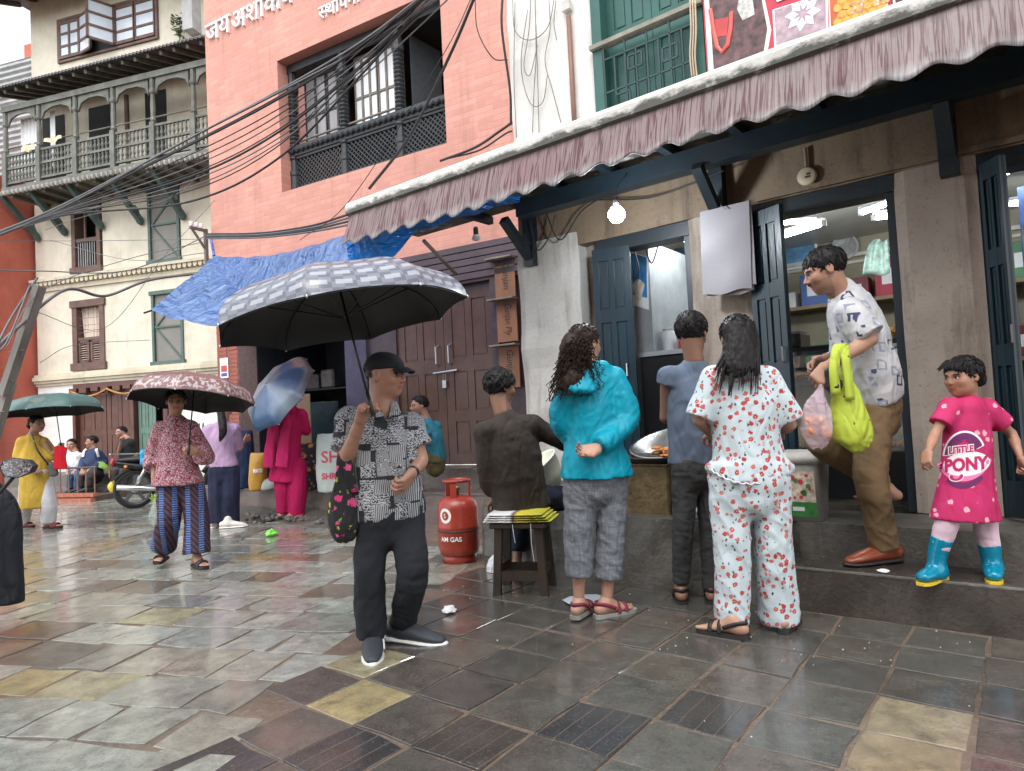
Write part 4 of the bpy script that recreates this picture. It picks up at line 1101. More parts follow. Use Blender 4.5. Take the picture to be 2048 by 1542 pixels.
wl = [((1025, -10), (1030, 60), (1060, 80), (1095, 55), (1110, -10)), ((1062, -10), (1058, 60), (1048, 130), (1060, 150), (1075, 90)), ((1070, -10), (1072, 110), (1068, 180), (1065, 265)),
      ((1055, 20), (1042, 130), (1060, 205), (1085, 205), (1095, 150)), ((1098, 0), (1100, 60), (1090, 120), (1105, 180), (1122, 245)), ((1112, 0), (1108, 45), (1113, 80)), ((1072, 50), (1076, 180), (1078, 265)), ((1030, 5), (1028, 150), (1033, 275))]
for k, p in enumerate(wl):
 o = MB().tube(spline([FR.P(*FR.px(u, v, WN + 0.03)) for u, v in p], 10), 0.004, 5).build('loose_wire', M('grey wire', (0.16, 0.15, 0.14), 0.6), None, True)
 tag(o, ('looped wire at the top of the white wall', 'short hooked wire on the white wall', 'straight wire down the middle of the white wall', 'long looped wire on the white wall', 'wire wandering down the white wall toward the pipe', 'short wire stub near the pipe top', 'thin straight wire beside the looped one', 'thin wire by the left edge of the white wall')[k], 'wire', 'loose wires on the white wall')
pp = empty('wall_pipe', FR.P(1.9, WN + 0.03, 3.24), FR.rz, 'brown vertical pipe on the white wall left of the green window', 'pipe')
MB().tube([(0, 0, 0), (0, 0, 1.35)], 0.022, 10).build('pipe', M('brown pipe', (0.2, 0.1, 0.07), 0.5), pp, True)
MB().box(-0.03, 0.05, -0.02, 0.03, 1.4, 1.48).build('junction_box', M('grey box', (0.5, 0.48, 0.45), 0.6), pp)
for k in range(3):
 o = MB().tube(spline([FR.P(*FR.px(u + 5 * k, v, WN + 0.08)) for u, v in ((1380, 0), (1382, 60), (1380, 110), (1384, 155))], 8), 0.007, 6).build('loose_wire', M('beige wire', (0.45, 0.36, 0.25), 0.5), None, True)
 tag(o, '%s beige cable hanging beside the green window grille' % ('left', 'middle', 'right')[k], 'wire', 'beige cables at the green window')
# ================================================================== unseen house added behind the viewer to shade the shop front
oh = empty('added_shading_house', FR.P(0, 9.0, 0), FR.rz, 'brick house on the other side of the lane facing the sweet shop', 'building')
MB().box(-9, 3.2, 0, 6, 0, 7.0).build('wall', RAWB, oh)
MB().box(-9.2, 3.4, -0.7, 6, 7.0, 7.2).build('roof', TIN, oh)
for zz in (0.8, 3.0, 5.2):
 for k in range(4):
  w = MB().box(-7.6 + 2.9 * k, -6.4 + 2.9 * k, -0.06, 0.0, zz, zz + 1.5).build('window', WOOD_B, oh)
  MB().box(-7.5 + 2.9 * k, -6.5 + 2.9 * k, -0.07, -0.06, zz + 0.1, zz + 1.4).build('pane', DK, w)
# ================================================================== smooth bodies and cloth: distance fields meshed with surface nets
A3 = lambda p: np.array((p[0], p[1], p[2]), dtype=np.float32)
_tab = np.random.RandomState(3).rand(32, 32, 32).astype(np.float32)
R1 = ((0.8, 0, 0.6), (0, 1, 0), (-0.6, 0, 0.8)); R2 = ((0.8, 0, -0.6), (0, 1, 0), (0.6, 0, 0.8))
def vnoise(P):
 i = np.floor(P).astype(int)
 f = (P - i).astype(np.float32)
 f = f * f * (3 - 2 * f)
 r = 0
 for dx in (0, 1):
  for dy in (0, 1):
   for dz in (0, 1):
    w = (f[:, 0] if dx else 1 - f[:, 0]) * (f[:, 1] if dy else 1 - f[:, 1]) * (f[:, 2] if dz else 1 - f[:, 2])
    r = r + w * _tab[(i[:, 0] + dx) % 32, (i[:, 1] + dy) % 32, (i[:, 2] + dz) % 32]
 return r * 2 - 1
class Sdf:
 def __init__(self): self.p = []; self.cuts = []
 def _add(self, lo, hi, f, k, op): self.p.append((lo, hi, f, k, op)); return self
 def cone(self, a, b, ra, rb, k=0.02, op=1):
  a, b = A3(a), A3(b)
  r = max(ra, rb)
  ba = b - a; L2 = max(1e-9, float(ba @ ba))
  def f(P):
   q = P - a
   t = np.clip(q @ ba / L2, 0, 1)
   return np.linalg.norm(q - t[:, None] * ba, axis=1) - (ra + (rb - ra) * t)
  return self._add(np.minimum(a, b) - r, np.maximum(a, b) + r, f, k, op)
 def chain(self, pts, rs, k=0.02):
  for i in range(len(pts) - 1): self.cone(pts[i], pts[i + 1], rs[i], rs[i + 1], k)
  return self
 def ell(self, c, r, ax=None, k=0.02, op=1):
  c = A3(c); r = A3(r)
  R_ = np.array([[1, 0, 0], [0, 1, 0], [0, 0, 1]], dtype=np.float32) if ax is None else np.array([list(a) for a in ax], dtype=np.float32)
  def f(P):
   q = (P - c) @ R_.T
   k0 = np.linalg.norm(q / r, axis=1); k1 = np.linalg.norm(q / (r * r), axis=1)
   return k0 * (k0 - 1) / np.maximum(k1, 1e-6)
  m = float(r.max())
  return self._add(c - m, c + m, f, k, op)
 def loft(self, secs, side, flat=(True, True), k=0.02, kk=0.012, op=1):
  """secs: (centre, half width along side, half depth); flat ends are clean hems"""
  if len(secs) > 2:                 # rounder: more sections along a spline
   q = [np.array((*s[0], s[1], s[2]), dtype=float) for s in secs]
   q = [2 * q[0] - q[1]] + q + [2 * q[-1] - q[-2]]
   out = []
   for i in range(1, len(q) - 2):
    for t in (0, 1 / 3, 2 / 3):
     a, b, c, d = q[i - 1:i + 3]
     out.append(0.5 * (2 * b + (c - a) * t + (2 * a - 5 * b + 4 * c - d) * t * t + (3 * b - a - 3 * c + d) * t ** 3))
   out.append(q[-2])
   secs = [(o[:3], max(0.004, o[3]), max(0.004, o[4])) for o in out]
   kk = min(kk, 0.006)
  C = [A3(s[0]) for s in secs]
  side = A3(side)
  segs = []
  n = len(secs)
  for i in range(n - 1):
   a, b = C[i], C[i + 1]
   L = float(np.linalg.norm(b - a)); d = (b - a) / max(L, 1e-6)
   x = side - d * float(side @ d); x = x / np.linalg.norm(x)
   y = np.cross(d, x)
   segs.append((a, d, L, x, y, secs[i][1], secs[i + 1][1], secs[i][2], secs[i + 1][2], flat[0] and i == 0, flat[1] and i == n - 2))
  def f(P):
   D = None; i0 = 0
   for a, d, L, x, y, x0, x1, y0, y1, f0, f1 in segs:
    q = P - a
    w = q @ d
    t = np.clip(w / L, 0, 1)
    ow = np.where(w < 0, -w, np.where(w > L, w - L, 0))
    rx, ry = x0 + (x1 - x0) * t, y0 + (y1 - y0) * t
    rm = np.minimum(rx, ry)
    e = np.sqrt((q @ x / rx) ** 2 + (q @ y / ry) ** 2)
    dd = (e - 1) * rm + 0.9 * ow
    if not f0 and i0 == 0: dd = np.where(w < 0, (np.sqrt(e * e + (ow / rm) ** 2) - 1) * rm, dd)
    if not f1 and i0 == n - 2: dd = np.where(w > L, (np.sqrt(e * e + (ow / rm) ** 2) - 1) * rm, dd)
    i0 += 1
    D = dd if D is None else _smin(D, dd, kk)
   if flat[0]: D = np.maximum(D, (segs[0][0] - P) @ segs[0][1])
   if flat[1]: D = np.maximum(D, (P - C[-1]) @ segs[-1][1])
   return D
  m = max(max(s[1], s[2]) for s in secs)
  return self._add(np.min(C, axis=0) - m, np.max(C, axis=0) + m, f, k, op)
 def cut(self, p, n):
  p, n = A3(p), A3(Vector(n).normalized())
  self.cuts.append(lambda P: (P - p) @ n)
  return self
 def grid(self, h, lo=None, hi=None):
  pad = 3 * h + 0.01
  L = np.min([p[0] for p in self.p if p[4] > 0], axis=0) - pad if lo is None else lo
  U = np.max([p[1] for p in self.p if p[4] > 0], axis=0) + pad if hi is None else hi
  n = np.ceil((U - L) / h).astype(int) + 1
  D = np.full(n, 1.0, dtype=np.float32)
  ax = [L[i] + h * np.arange(n[i]) for i in range(3)]
  for lo_, hi_, f, k, op in self.p:
   m = k + 2.5 * h
   sl = []
   for i in range(3):
    a = int(max(0, math.floor((lo_[i] - m - L[i]) / h))); b = int(min(n[i], math.ceil((hi_[i] + m - L[i]) / h) + 1))
    sl.append(slice(a, max(a, b)))
   X, Y, Z = np.meshgrid(*[ax[i][sl[i]] for i in range(3)], indexing='ij')
   if X.size == 0: continue
   P = np.stack([X.ravel(), Y.ravel(), Z.ravel()], 1).astype(np.float32)
   d = f(P).reshape(X.shape)
   cur = D[tuple(sl)]
   D[tuple(sl)] = _smin(cur, d, k) if op > 0 else -_smin(-cur, d, k)
  if self.cuts:
   X, Y, Z = np.meshgrid(*ax, indexing='ij')
   P = np.stack([X.ravel(), Y.ravel(), Z.ravel()], 1)
   for c in self.cuts: D = np.maximum(D, c(P).reshape(D.shape).astype(np.float32))
  return D, L
 def mesh(self, h):
  D, L = self.grid(h)
  return surfnet(D, L, h)
def _smin(a, b, k):
 if k <= 0: return np.minimum(a, b)
 h = np.maximum(k - np.abs(a - b), 0) / k
 return np.minimum(a, b) - h * h * k * 0.25
def surfnet(D, L, h):
 s = D < 0
 c = [s[i:s.shape[0] - 1 + i, j:s.shape[1] - 1 + j, k:s.shape[2] - 1 + k] for i in (0, 1) for j in (0, 1) for k in (0, 1)]
 cnt = sum(x.astype(np.int8) for x in c)
 cells = np.argwhere((cnt > 0) & (cnt < 8))
 idx = np.full(cnt.shape, -1, dtype=np.int64)
 idx[tuple(cells.T)] = np.arange(len(cells))
 corner = np.array([(i, j, k) for i in (0, 1) for j in (0, 1) for k in (0, 1)])
 val = np.stack([D[tuple((cells + o).T)] for o in corner], 1)
 acc = np.zeros((len(cells), 3), dtype=np.float64); num = np.zeros(len(cells))
 for a in range(8):
  for b in range(a + 1, 8):
   if np.abs(corner[a] - corner[b]).sum() != 1: continue
   m = (val[:, a] < 0) != (val[:, b] < 0)
   t = np.where(m, val[:, a] / np.where(m, val[:, a] - val[:, b], 1), 0)
   acc += np.where(m[:, None], corner[a] + t[:, None] * (corner[b] - corner[a]), 0)
   num += m
 V = (cells + acc / num[:, None]) * h + L
 F = []
 for ax in range(3):
  u, v = [(1, 2), (2, 0), (0, 1)][ax]
  sl0 = [slice(None)] * 3; sl1 = [slice(None)] * 3
  sl0[ax] = slice(0, -1); sl1[ax] = slice(1, None)
  ch = s[tuple(sl0)] != s[tuple(sl1)]
  e = np.argwhere(ch)
  e = e[(e[:, u] > 0) & (e[:, v] > 0) & (e[:, u] < D.shape[u] - 1) & (e[:, v] < D.shape[v] - 1)]
  du = np.zeros(3, int); du[u] = 1
  dv = np.zeros(3, int); dv[v] = 1
  q = np.stack([idx[tuple((e - du - dv).T)], idx[tuple((e - dv).T)], idx[tuple(e.T)], idx[tuple((e - du).T)]], 1)
  inside = s[tuple(e.T)]
  q[~inside] = q[~inside][:, ::-1]
  F.append(q[(q >= 0).all(1)])
 return V, np.concatenate(F)
def sdf_obj(name, parts, mat, parent, folds=(), tint=None, smooth_it=2):
 """parts: list of (Sdf, voxel); one mesh object, world points moved into the parent's axes"""
 Vs, Fs, b = [], [], 0
 for S, h in parts:
  V, F = S.mesh(h)
  Vs.append(V); Fs.append(F + b); b += len(V)
 V = np.concatenate(Vs); F = np.concatenate(Fs)
 for _ in range(smooth_it):           # one relaxing pass takes the grid out of the surface
  acc = np.zeros_like(V); n = np.zeros(len(V))
  for i in range(4):
   a, c = F[:, i], F[:, (i + 1) % 4]
   np.add.at(acc, a, V[c]); np.add.at(n, a, 1); np.add.at(acc, c, V[a]); np.add.at(n, c, 1)
  V = V * 0.45 + 0.55 * acc / np.maximum(n, 1)[:, None]
 if folds:
  nr = np.zeros_like(V)
  fn = np.cross(V[F[:, 2]] - V[F[:, 0]], V[F[:, 3]] - V[F[:, 1]])
  for i in range(4): np.add.at(nr, F[:, i], fn)
  nr /= np.maximum(np.linalg.norm(nr, axis=1), 1e-9)[:, None]
  for fo in folds:
   amp, fr, ridge = fo[:3]
   Q = V - np.array(parent.location)
   if len(fo) > 3: Q = Q @ np.array(fo[3]).T
   w = vnoise(Q * np.array(fr) * 0.5 + 7.3)[:, None] * 0.8
   d = vnoise(Q * np.array(fr) + w + 3.1)
   if ridge: d = 1 - 2 * np.sqrt(np.abs(d))
   V = V + nr * (amp * d)[:, None]
 Mi = np.array(pmat(parent).inverted())
 Vl = V @ Mi[:3, :3].T + Mi[:3, 3]
 me = bpy.data.meshes.new(name)
 me.vertices.add(len(Vl)); me.vertices.foreach_set('co', Vl.astype(np.float32).ravel())
 me.loops.add(len(F) * 4); me.loops.foreach_set('vertex_index', F.astype(np.int32).ravel())
 me.polygons.add(len(F)); me.polygons.foreach_set('loop_start', np.arange(0, len(F) * 4, 4, dtype=np.int32))
 me.polygons.foreach_set('use_smooth', np.ones(len(F), dtype=bool))
 me.update(calc_edges=True); me.validate()
 me.materials.append(mat)
 if tint is not None:
  at_ = me.color_attributes.new('tint', 'FLOAT_COLOR', 'POINT')
  col = tint(V).astype(np.float32)
  at_.data.foreach_set('color', np.concatenate([col, np.ones((len(V), 1), np.float32)], 1).ravel())
 o = bpy.data.objects.new(name, me)
 COL.objects.link(o)
 o.parent = parent
 return o
def skin_mat(name, c, rough=0.5):
 t = NT(name)
 n = t.noise(12, None, 5, 0.6)
 col = t.mix(t.step(n, 0.3, 0.75), c, tuple(x * 0.82 for x in c))
 col = t.mix(1.0, col, t.attr('tint'), 'MULTIPLY')
 t.bump(t.noise(160, None, 3, 0.7), 0.3, 0.003)
 m = t.set(col, t.ramp(t.noise(30), [(0.3, rough * 0.75), (0.7, rough * 1.2)]), 0, 0.45)
 t.b.inputs['Subsurface Weight'].default_value = 0.08
 t.b.inputs['Subsurface Radius'].default_value = (0.01, 0.004, 0.002)
 t.b.inputs['Subsurface Scale'].default_value = 0.5
 return m
SK = {'old': skin_mat('skin tan', (0.42, 0.225, 0.15)), 'mid': skin_mat('skin brown', (0.41, 0.225, 0.15)), 'dark': skin_mat('skin dark brown', (0.26, 0.135, 0.088)), 'child': skin_mat('skin child', (0.42, 0.22, 0.14)), 'fair': skin_mat('skin light brown', (0.46, 0.26, 0.18))}
def hair_mat(name, c, rough=0.5):
 t = NT(name)
 v = t.co(scale=(1, 1, 0.12))
 n = t.noise(90, v, 3, 0.6, 0.4)
 t.bump(n, 0.6, 0.005)
 return t.set(t.ramp(n, [(0.3, tuple(x * 0.4 for x in c)), (0.75, tuple(x * 1.4 for x in c))]), rough, 0, 0.22)
HAIR = hair_mat('black hair', (0.012, 0.01, 0.01))
HAIRB = hair_mat('brown black hair', (0.03, 0.017, 0.012))
EYEW = M('eye white', (0.7, 0.68, 0.64), 0.15, 0.03)
EYEB = M('iris dark', (0.02, 0.012, 0.008), 0.1, 0.1)
BROW = M('brow', (0.015, 0.012, 0.01), 0.7)
FLOOR = 0.0
class Head:
 def __init__(self, c, fwd, hh=0.225, up=(0, 0, 1)):
  self.c = Vector(c); self.hh = hh
  f = Vector(fwd).normalized()
  u = Vector(up); u = (u - f * u.dot(f)).normalized()
  r = f.cross(u).normalized()
  self.f, self.u, self.r = f, u, r
 def P(self, x, y, z): return self.c + (self.r * x + self.f * y + self.u * z) * self.hh
 def ax(self): return (self.r, self.f, self.u)
 def sdf(self, S, neck, neck_r=0.055, mouth=0.0, kid=False, round_=1.0):
  h, E = self.hh, (lambda c, r, k=0.03, op=1: S.ell(self.P(*c), [x * self.hh for x in r], self.ax(), k * self.hh * 4, op))
  E((0, -0.07, 0.15), (0.345, 0.43, 0.35))
  E((0, 0.09, -0.1), (0.29 * round_, 0.31, 0.37))
  E((0, 0.1, -0.3), (0.23 * round_, 0.26, 0.18))
  S.ell(self.P(0, 0.27, -0.41), [0.085 * h, 0.07 * h, 0.06 * h], self.ax(), 0.09 * h)
  for s in (-1, 1):
   S.ell(self.P(0.17 * s, 0.27, -0.08), [0.11 * h] * 3, self.ax(), 0.1 * h)
   S.cone(self.P(0.05 * s, 0.365, 0.1), self.P(0.2 * s, 0.31, 0.12), 0.035 * h, 0.04 * h, 0.06 * h)
   S.ell(self.P(0.15 * s, 0.42, 0.025), [0.085 * h, 0.1 * h, 0.055 * h], self.ax(), 0.03 * h, -1)
   S.ell(self.P(0.35 * s, -0.04, -0.0), [0.035 * h, 0.09 * h, 0.14 * h], self.ax(), 0.02 * h)
   S.ell(self.P(0.385 * s, -0.025, 0.01), [0.02 * h, 0.05 * h, 0.085 * h], self.ax(), 0.012 * h, -1)
  nl = 0.43 if kid else 0.47
  S.cone(self.P(0, 0.36, 0.06), self.P(0, nl, -0.1), 0.03 * h, 0.05 * h, 0.05 * h)
  for s in (-1, 1): S.ell(self.P(0.055 * s, nl - 0.055, -0.125), [0.042 * h, 0.05 * h, 0.035 * h], self.ax(), 0.02 * h)
  S.cone(self.P(-0.09, 0.345, -0.235), self.P(0.0, 0.385, -0.225), 0.02 * h, 0.028 * h, 0.03 * h)
  S.cone(self.P(0.09, 0.345, -0.235), self.P(0.0, 0.385, -0.225), 0.02 * h, 0.028 * h, 0.03 * h)
  S.cone(self.P(-0.065, 0.345, -0.275 - mouth), self.P(0.065, 0.345, -0.275 - mouth), 0.03 * h, 0.03 * h, 0.03 * h)
  S.cone(self.P(-0.09, 0.40, -0.25 - mouth / 2), self.P(0.09, 0.40, -0.25 - mouth / 2), 0.008 * h + mouth * 0.3 * h, 0.008 * h + mouth * 0.3 * h, 0.01 * h, -1)
  S.cone(self.P(0, -0.12, -0.2), neck, neck_r, neck_r * 1.12, 0.03)
 def tint(self, V, gray=0.0, stubble=0.0):
  Q = V - np.array(self.c)
  x, y, z = [Q @ np.array(a) / self.hh for a in (self.r, self.f, self.u)]
  col = np.ones((len(V), 3))
  near = (np.abs(x) < 0.6) & (np.abs(y) < 0.7) & (np.abs(z) < 0.7)
  lips = near & (y > 0.28) & (np.abs(x) < 0.12) & (z < -0.2) & (z > -0.31)
  col[lips] = (0.85, 0.55, 0.52)
  cheek = np.exp(-((np.abs(x) - 0.18) ** 2 + (z + 0.08) ** 2) / 0.02) * near * (y > 0.1)
  col *= 1 - 0.12 * cheek[:, None] * np.array([0, 1, 1])
  eye = near & (y > 0.25) & (np.abs(np.abs(x) - 0.15) < 0.11) & (np.abs(z - 0.03) < 0.07)
  col[eye] *= 0.72
  if stubble:
   b = near & (y > 0.0) & (z < -0.16) & ~lips
   col[b] *= 1 - stubble
  return col
 def face(self, parent, gaze=0.0, brows=True):
  for s in (-1, 1):
   o = MB()
   c = self.P(0.145 * s, 0.305, 0.028)
   n = 10
   r = 0.062 * self.hh
   o.rings([[c + (self.r * math.cos(2 * math.pi * k / n) * math.sin(a) + self.u * math.sin(2 * math.pi * k / n) * math.sin(a) + self.f * math.cos(a)) * r for k in range(n)] for a in (0.02, 0.5, 1.0, 1.4, 2.0)])
   e = o.build('eye', EYEW, parent, True, local=False)
   d = (self.f + self.r * gaze - self.u * 0.05).normalized()
   x_, y_, _ = basis(d)
   i = MB()
   i.rings([[c + d * (r * math.cos(a) + 0.0006) + (x_ * math.cos(2 * math.pi * k / n) + y_ * math.sin(2 * math.pi * k / n)) * r * math.sin(a) * 1.03 for k in range(n)] for a in (0.01, 0.3, 0.52)])
   i.build('iris', EYEB, e, True, local=False)
   l = MB()
   l.tube([self.P((0.145 + dx) * s, 0.375 - abs(dx) * 0.5, 0.062 - abs(dx) * 0.25) for dx in (-0.08, -0.04, 0, 0.04, 0.08)], 0.008 * self.hh, 5)
   l.build('eyelid', BROW, parent, True, local=False)
   if brows:
    b = MB()
    b.tube([self.P((0.145 + dx) * s, 0.4 - abs(dx) * 0.45 - dx * 0.25, 0.125 - abs(dx) * 0.15) for dx in (-0.09, -0.03, 0.04, 0.1)], [0.009 * self.hh, 0.015 * self.hh, 0.013 * self.hh, 0.006 * self.hh], 6)
    b.build('eyebrow', BROW, parent, True, local=False)
 def hair(self, parent, m=HAIR, h=0.008, th=0.05, line=((0.36, 0.27), (-0.3, -0.32)), amp=0.006, extra=None, side=True, sf=1.0):
  S = Sdf()
  k = 1.0 + th
  S.ell(self.P(0, -0.08, 0.16), [0.35 * k * self.hh * 1.02, 0.44 * k * self.hh, (0.36 * k + th * 0.3) * self.hh], self.ax(), 0)
  (y0, z0), (y1, z1) = line
  d = Vector((0, y1 - y0, z1 - z0)); n = Vector((0, -d.z, d.y)).normalized()
  if n.y < 0: n = -n
  S.cut(self.P(0, y0, z0), self.r * n.x + self.f * n.y + self.u * n.z)
  b = MB()
  cx = self.P(0, -0.08, 0.16)
  def on(v, q):
   w = Vector((v.dot(self.r) / 0.357, v.dot(self.f) / 0.44, v.dot(self.u) / 0.375))
   return cx + v * (self.hh * k * q / max(1e-6, w.length))
  c0 = self.P(0, y0, z0); nn = self.r * n.x + self.f * n.y + self.u * n.z
  g = random.Random(int(self.c.x * 1000) % 997)
  cnt = 0
  while cnt < (260 if h < 0.0085 else 90):
   v = Vector((g.gauss(0, 1), g.gauss(0, 1), g.gauss(0, 1))).normalized()
   p = on(v, 1.0)
   if (p - c0).dot(nn) > 0.004: continue
   cnt += 1
   t = (-self.u + self.f * g.uniform(-0.3, 0.5) + Vector((g.gauss(0, 0.3), g.gauss(0, 0.3), g.gauss(0, 0.15)))).normalized()
   L = g.uniform(0.12, 0.3)
   pts = [on((v + t * L * s).normalized(), q) for s, q in ((0, 1.0), (0.4, 1.035), (0.75, 1.04), (1, 1.03 + g.uniform(0, 0.05)))]
   b.tube(pts, [0.0035, 0.004, 0.003, 0.0012], 4, False)
  st = b
  if extra:
   T = Sdf(); extra(T)
   o = sdf_obj('hair', [(S, h), (T, h)], m, parent, ((amp, (60 * sf, 60 * sf, 22 * sf), False), (amp * 0.8, (130, 130, 40), False)))
  else: o = sdf_obj('hair', [(S, h)], m, parent, ((amp, (60 * sf, 60 * sf, 30 * sf), False), (amp * 0.8, (130, 130, 60), False)))
  st.build('hair_strands', m, o, True, local=False)
  return o
def hand(S, w, d, n, thumb, curl=0.6, size=0.175, spread=0.12, tcurl=0.5):
 """w wrist, d towards the fingers, n the way the palm faces, thumb +1/-1 which side"""
 w = Vector(w); d = Vector(d).normalized(); n = Vector(n); n = (n - d * n.dot(d)).normalized()
 l = d.cross(n).normalized() * thumb
 k = size / 0.18
 kn = []
 for i, (off, L) in enumerate(((0.033, 0.072), (0.011, 0.08), (-0.011, 0.075), (-0.032, 0.06))):
  b = w + d * (0.085 - abs(off - 0.011) * 0.25) * k + l * off * k
  kn.append(b)
  S.cone(w + l * off * 0.55 * k, b, 0.019 * k, 0.0125 * k, 0.015)
  a = spread * (off / 0.033)
  dd = (d + l * a).normalized()
  p, ang = b, 0.0
  for j, fr in enumerate((0.45, 0.3, 0.25)):
   ang += curl * (0.9, 1.1, 0.8)[j] * (1 + 0.12 * i)
   q = p + (dd * math.cos(ang) + n * math.sin(ang)) * L * fr * k
   S.cone(p, q, (0.0098 - j * 0.0009) * k, (0.009 - j * 0.0012) * k, 0.004)
   p = q
 b = w + d * 0.02 * k + l * 0.028 * k
 t1 = b + (d * 0.6 + l * 0.6 + n * 0.35).normalized() * 0.04 * k
 t2 = t1 + (d * (0.8 - 0.3 * tcurl) + l * (0.4 - 0.6 * tcurl) + n * (0.2 + 0.5 * tcurl)).normalized() * 0.034 * k
 t3 = t2 + (d * (0.8 - 0.5 * tcurl) + l * (0.1 - 0.7 * tcurl) + n * (0.2 + 0.5 * tcurl)).normalized() * 0.026 * k
 S.cone(b, t1, 0.017 * k, 0.0125 * k, 0.012).cone(t1, t2, 0.0115 * k, 0.0105 * k, 0.004).cone(t2, t3, 0.0105 * k, 0.008 * k, 0.004)
 return kn
def foot(S, ankle, d, k=1.0, toes=True):
 """bare foot under an ankle, d the way it points; returns its sole height point"""
 a = Vector(ankle); d = Vector((d[0], d[1], 0)).normalized(); l = Vector((-d.y, d.x, 0))
 a.z = max(a.z, FLOOR + 0.1)
 z = Vector((0, 0, 1))
 g = a - z * (0.075 * k)
 S.cone(a, g - d * 0.03 * k + z * 0.035 * k, 0.036 * k, 0.034 * k, 0.03)
 S.loft([(g - d * 0.055 * k + z * 0.028 * k, 0.026 * k, 0.026 * k), (g + d * 0.02 * k + z * 0.035 * k, 0.033 * k, 0.033 * k), (g + d * 0.09 * k + z * 0.022 * k, 0.042 * k, 0.02 * k), (g + d * 0.14 * k + z * 0.014 * k, 0.04 * k, 0.013 * k)], l, (False, False), 0.03)
 S.cone(a - z * 0.02 * k, g + d * 0.08 * k + z * 0.025 * k, 0.03 * k, 0.022 * k, 0.03)
 if toes:
  for i, (o, r, L) in enumerate(((0.028, 0.013, 0.185), (0.01, 0.0095, 0.18), (-0.005, 0.009, 0.172), (-0.019, 0.0085, 0.162), (-0.032, 0.008, 0.15))):
   S.cone(g + d * 0.135 * k + l * o * k + z * 0.012 * k, g + d * L * k + l * o * 1.05 * k + z * 0.01 * k, r * k, r * 0.9 * k, 0.006)
 return g
def shoe(parent, ankle, d, m, msole, k=1.0, pitch=0.0, name='shoe', high=0.05, lace=None):
 a = Vector(ankle); a.z = max(a.z, FLOOR + 0.092 * k); d = Vector(d).normalized(); l = Vector((0, 0, 1)).cross(d).normalized(); z = d.cross(l)
 if z.z < 0: z = -z
 g = a - z * 0.085 * k
 S = Sdf()
 S.loft([(g - d * 0.065 * k + z * 0.045 * k, 0.036 * k, 0.036 * k), (g + d * 0.0 * k + z * 0.05 * k, 0.042 * k, 0.045 * k), (g + d * 0.09 * k + z * 0.04 * k, 0.047 * k, 0.032 * k), (g + d * 0.155 * k + z * 0.03 * k, 0.042 * k, 0.023 * k), (g + d * 0.195 * k + z * 0.024 * k, 0.028 * k, 0.016 * k)], l, (False, False), 0.02)
 S.cone(a + z * high * k * 0.3, g + z * 0.06 * k, 0.042 * k, 0.044 * k, 0.03)
 S.cut(g + z * 0.012 * k, -z)
 o = sdf_obj(name, [(S, 0.007 * k)], m, parent)
 T = Sdf()
 T.loft([(g - d * 0.09 * k + z * 0.008 * k, 0.022 * k, 0.013 * k), (g - d * 0.07 * k + z * 0.008 * k, 0.04 * k, 0.014 * k), (g + z * 0.008 * k, 0.042 * k, 0.014 * k), (g + d * 0.1 * k + z * 0.008 * k, 0.05 * k, 0.013 * k), (g + d * 0.17 * k + z * 0.008 * k, 0.044 * k, 0.012 * k), (g + d * 0.215 * k + z * 0.012 * k, 0.02 * k, 0.01 * k)], l, (False, False), 0.01)
 sdf_obj('sole', [(T, 0.006 * k)], msole, o)
 if lace:
  b = MB()
  for i in range(3):
   p = g + d * (0.05 + 0.028 * i) * k + z * (0.082 - 0.009 * i) * k
   b.tube([p - l * 0.03 * k - z * 0.012 * k, p, p + l * 0.03 * k - z * 0.012 * k], 0.004 * k, 5)
  b.build('laces', lace, o, True, local=False)
  MB().tube([g + d * (0.0) * k + z * 0.035 * k + l * 0.045 * k, g + d * 0.05 * k + z * 0.05 * k + l * 0.044 * k, g + d * 0.09 * k + z * 0.028 * k + l * 0.046 * k], 0.008 * k, 6).build('shoe_stripe', lace, o, True, local=False)
 return o
def slab_sole(parent, g, d, m, k=1.0, t=0.022, name='sole'):
 d = Vector((d[0], d[1], 0)).normalized(); l = Vector((-d.y, d.x, 0)); g = Vector(g)
 prof = [(-0.085, 0.018), (-0.07, 0.034), (-0.02, 0.036), (0.05, 0.04), (0.11, 0.047), (0.165, 0.042), (0.195, 0.024)]
 out = [g + d * a * k + l * w * k for a, w in prof] + [g + d * a * k - l * w * k for a, w in reversed(prof)]
 n = len(out)
 vs = [p + Vector((0, 0, -t)) for p in out] + out
 return mk(name, vs, [tuple(range(n - 1, -1, -1)), tuple(range(n, 2 * n))] + [(i, (i + 1) % n, n + (i + 1) % n, n + i) for i in range(n)], m, parent, local=False)
def strap(parent, pts, w, m, name='strap', n=6, th=0.003, up=None):
 """a flat band along points, lying across its width vector"""
 ps = spline(pts, n)
 b = MB()
 rings = []
 for i, p in enumerate(ps):
  d = (ps[min(i + 1, len(ps) - 1)] - ps[max(i - 1, 0)]).normalized()
  x = Vector(up) if up is not None else Vector((0, 0, 1))
  x = (x - d * x.dot(d)).normalized()
  y = d.cross(x)
  rings.append([p + x * (sx * w / 2) + y * (sy * th) for sx, sy in ((-1, -1), (1, -1), (1, 1), (-1, 1))])
 b.rings(rings)
 return b.build(name, m, parent, True, local=False)
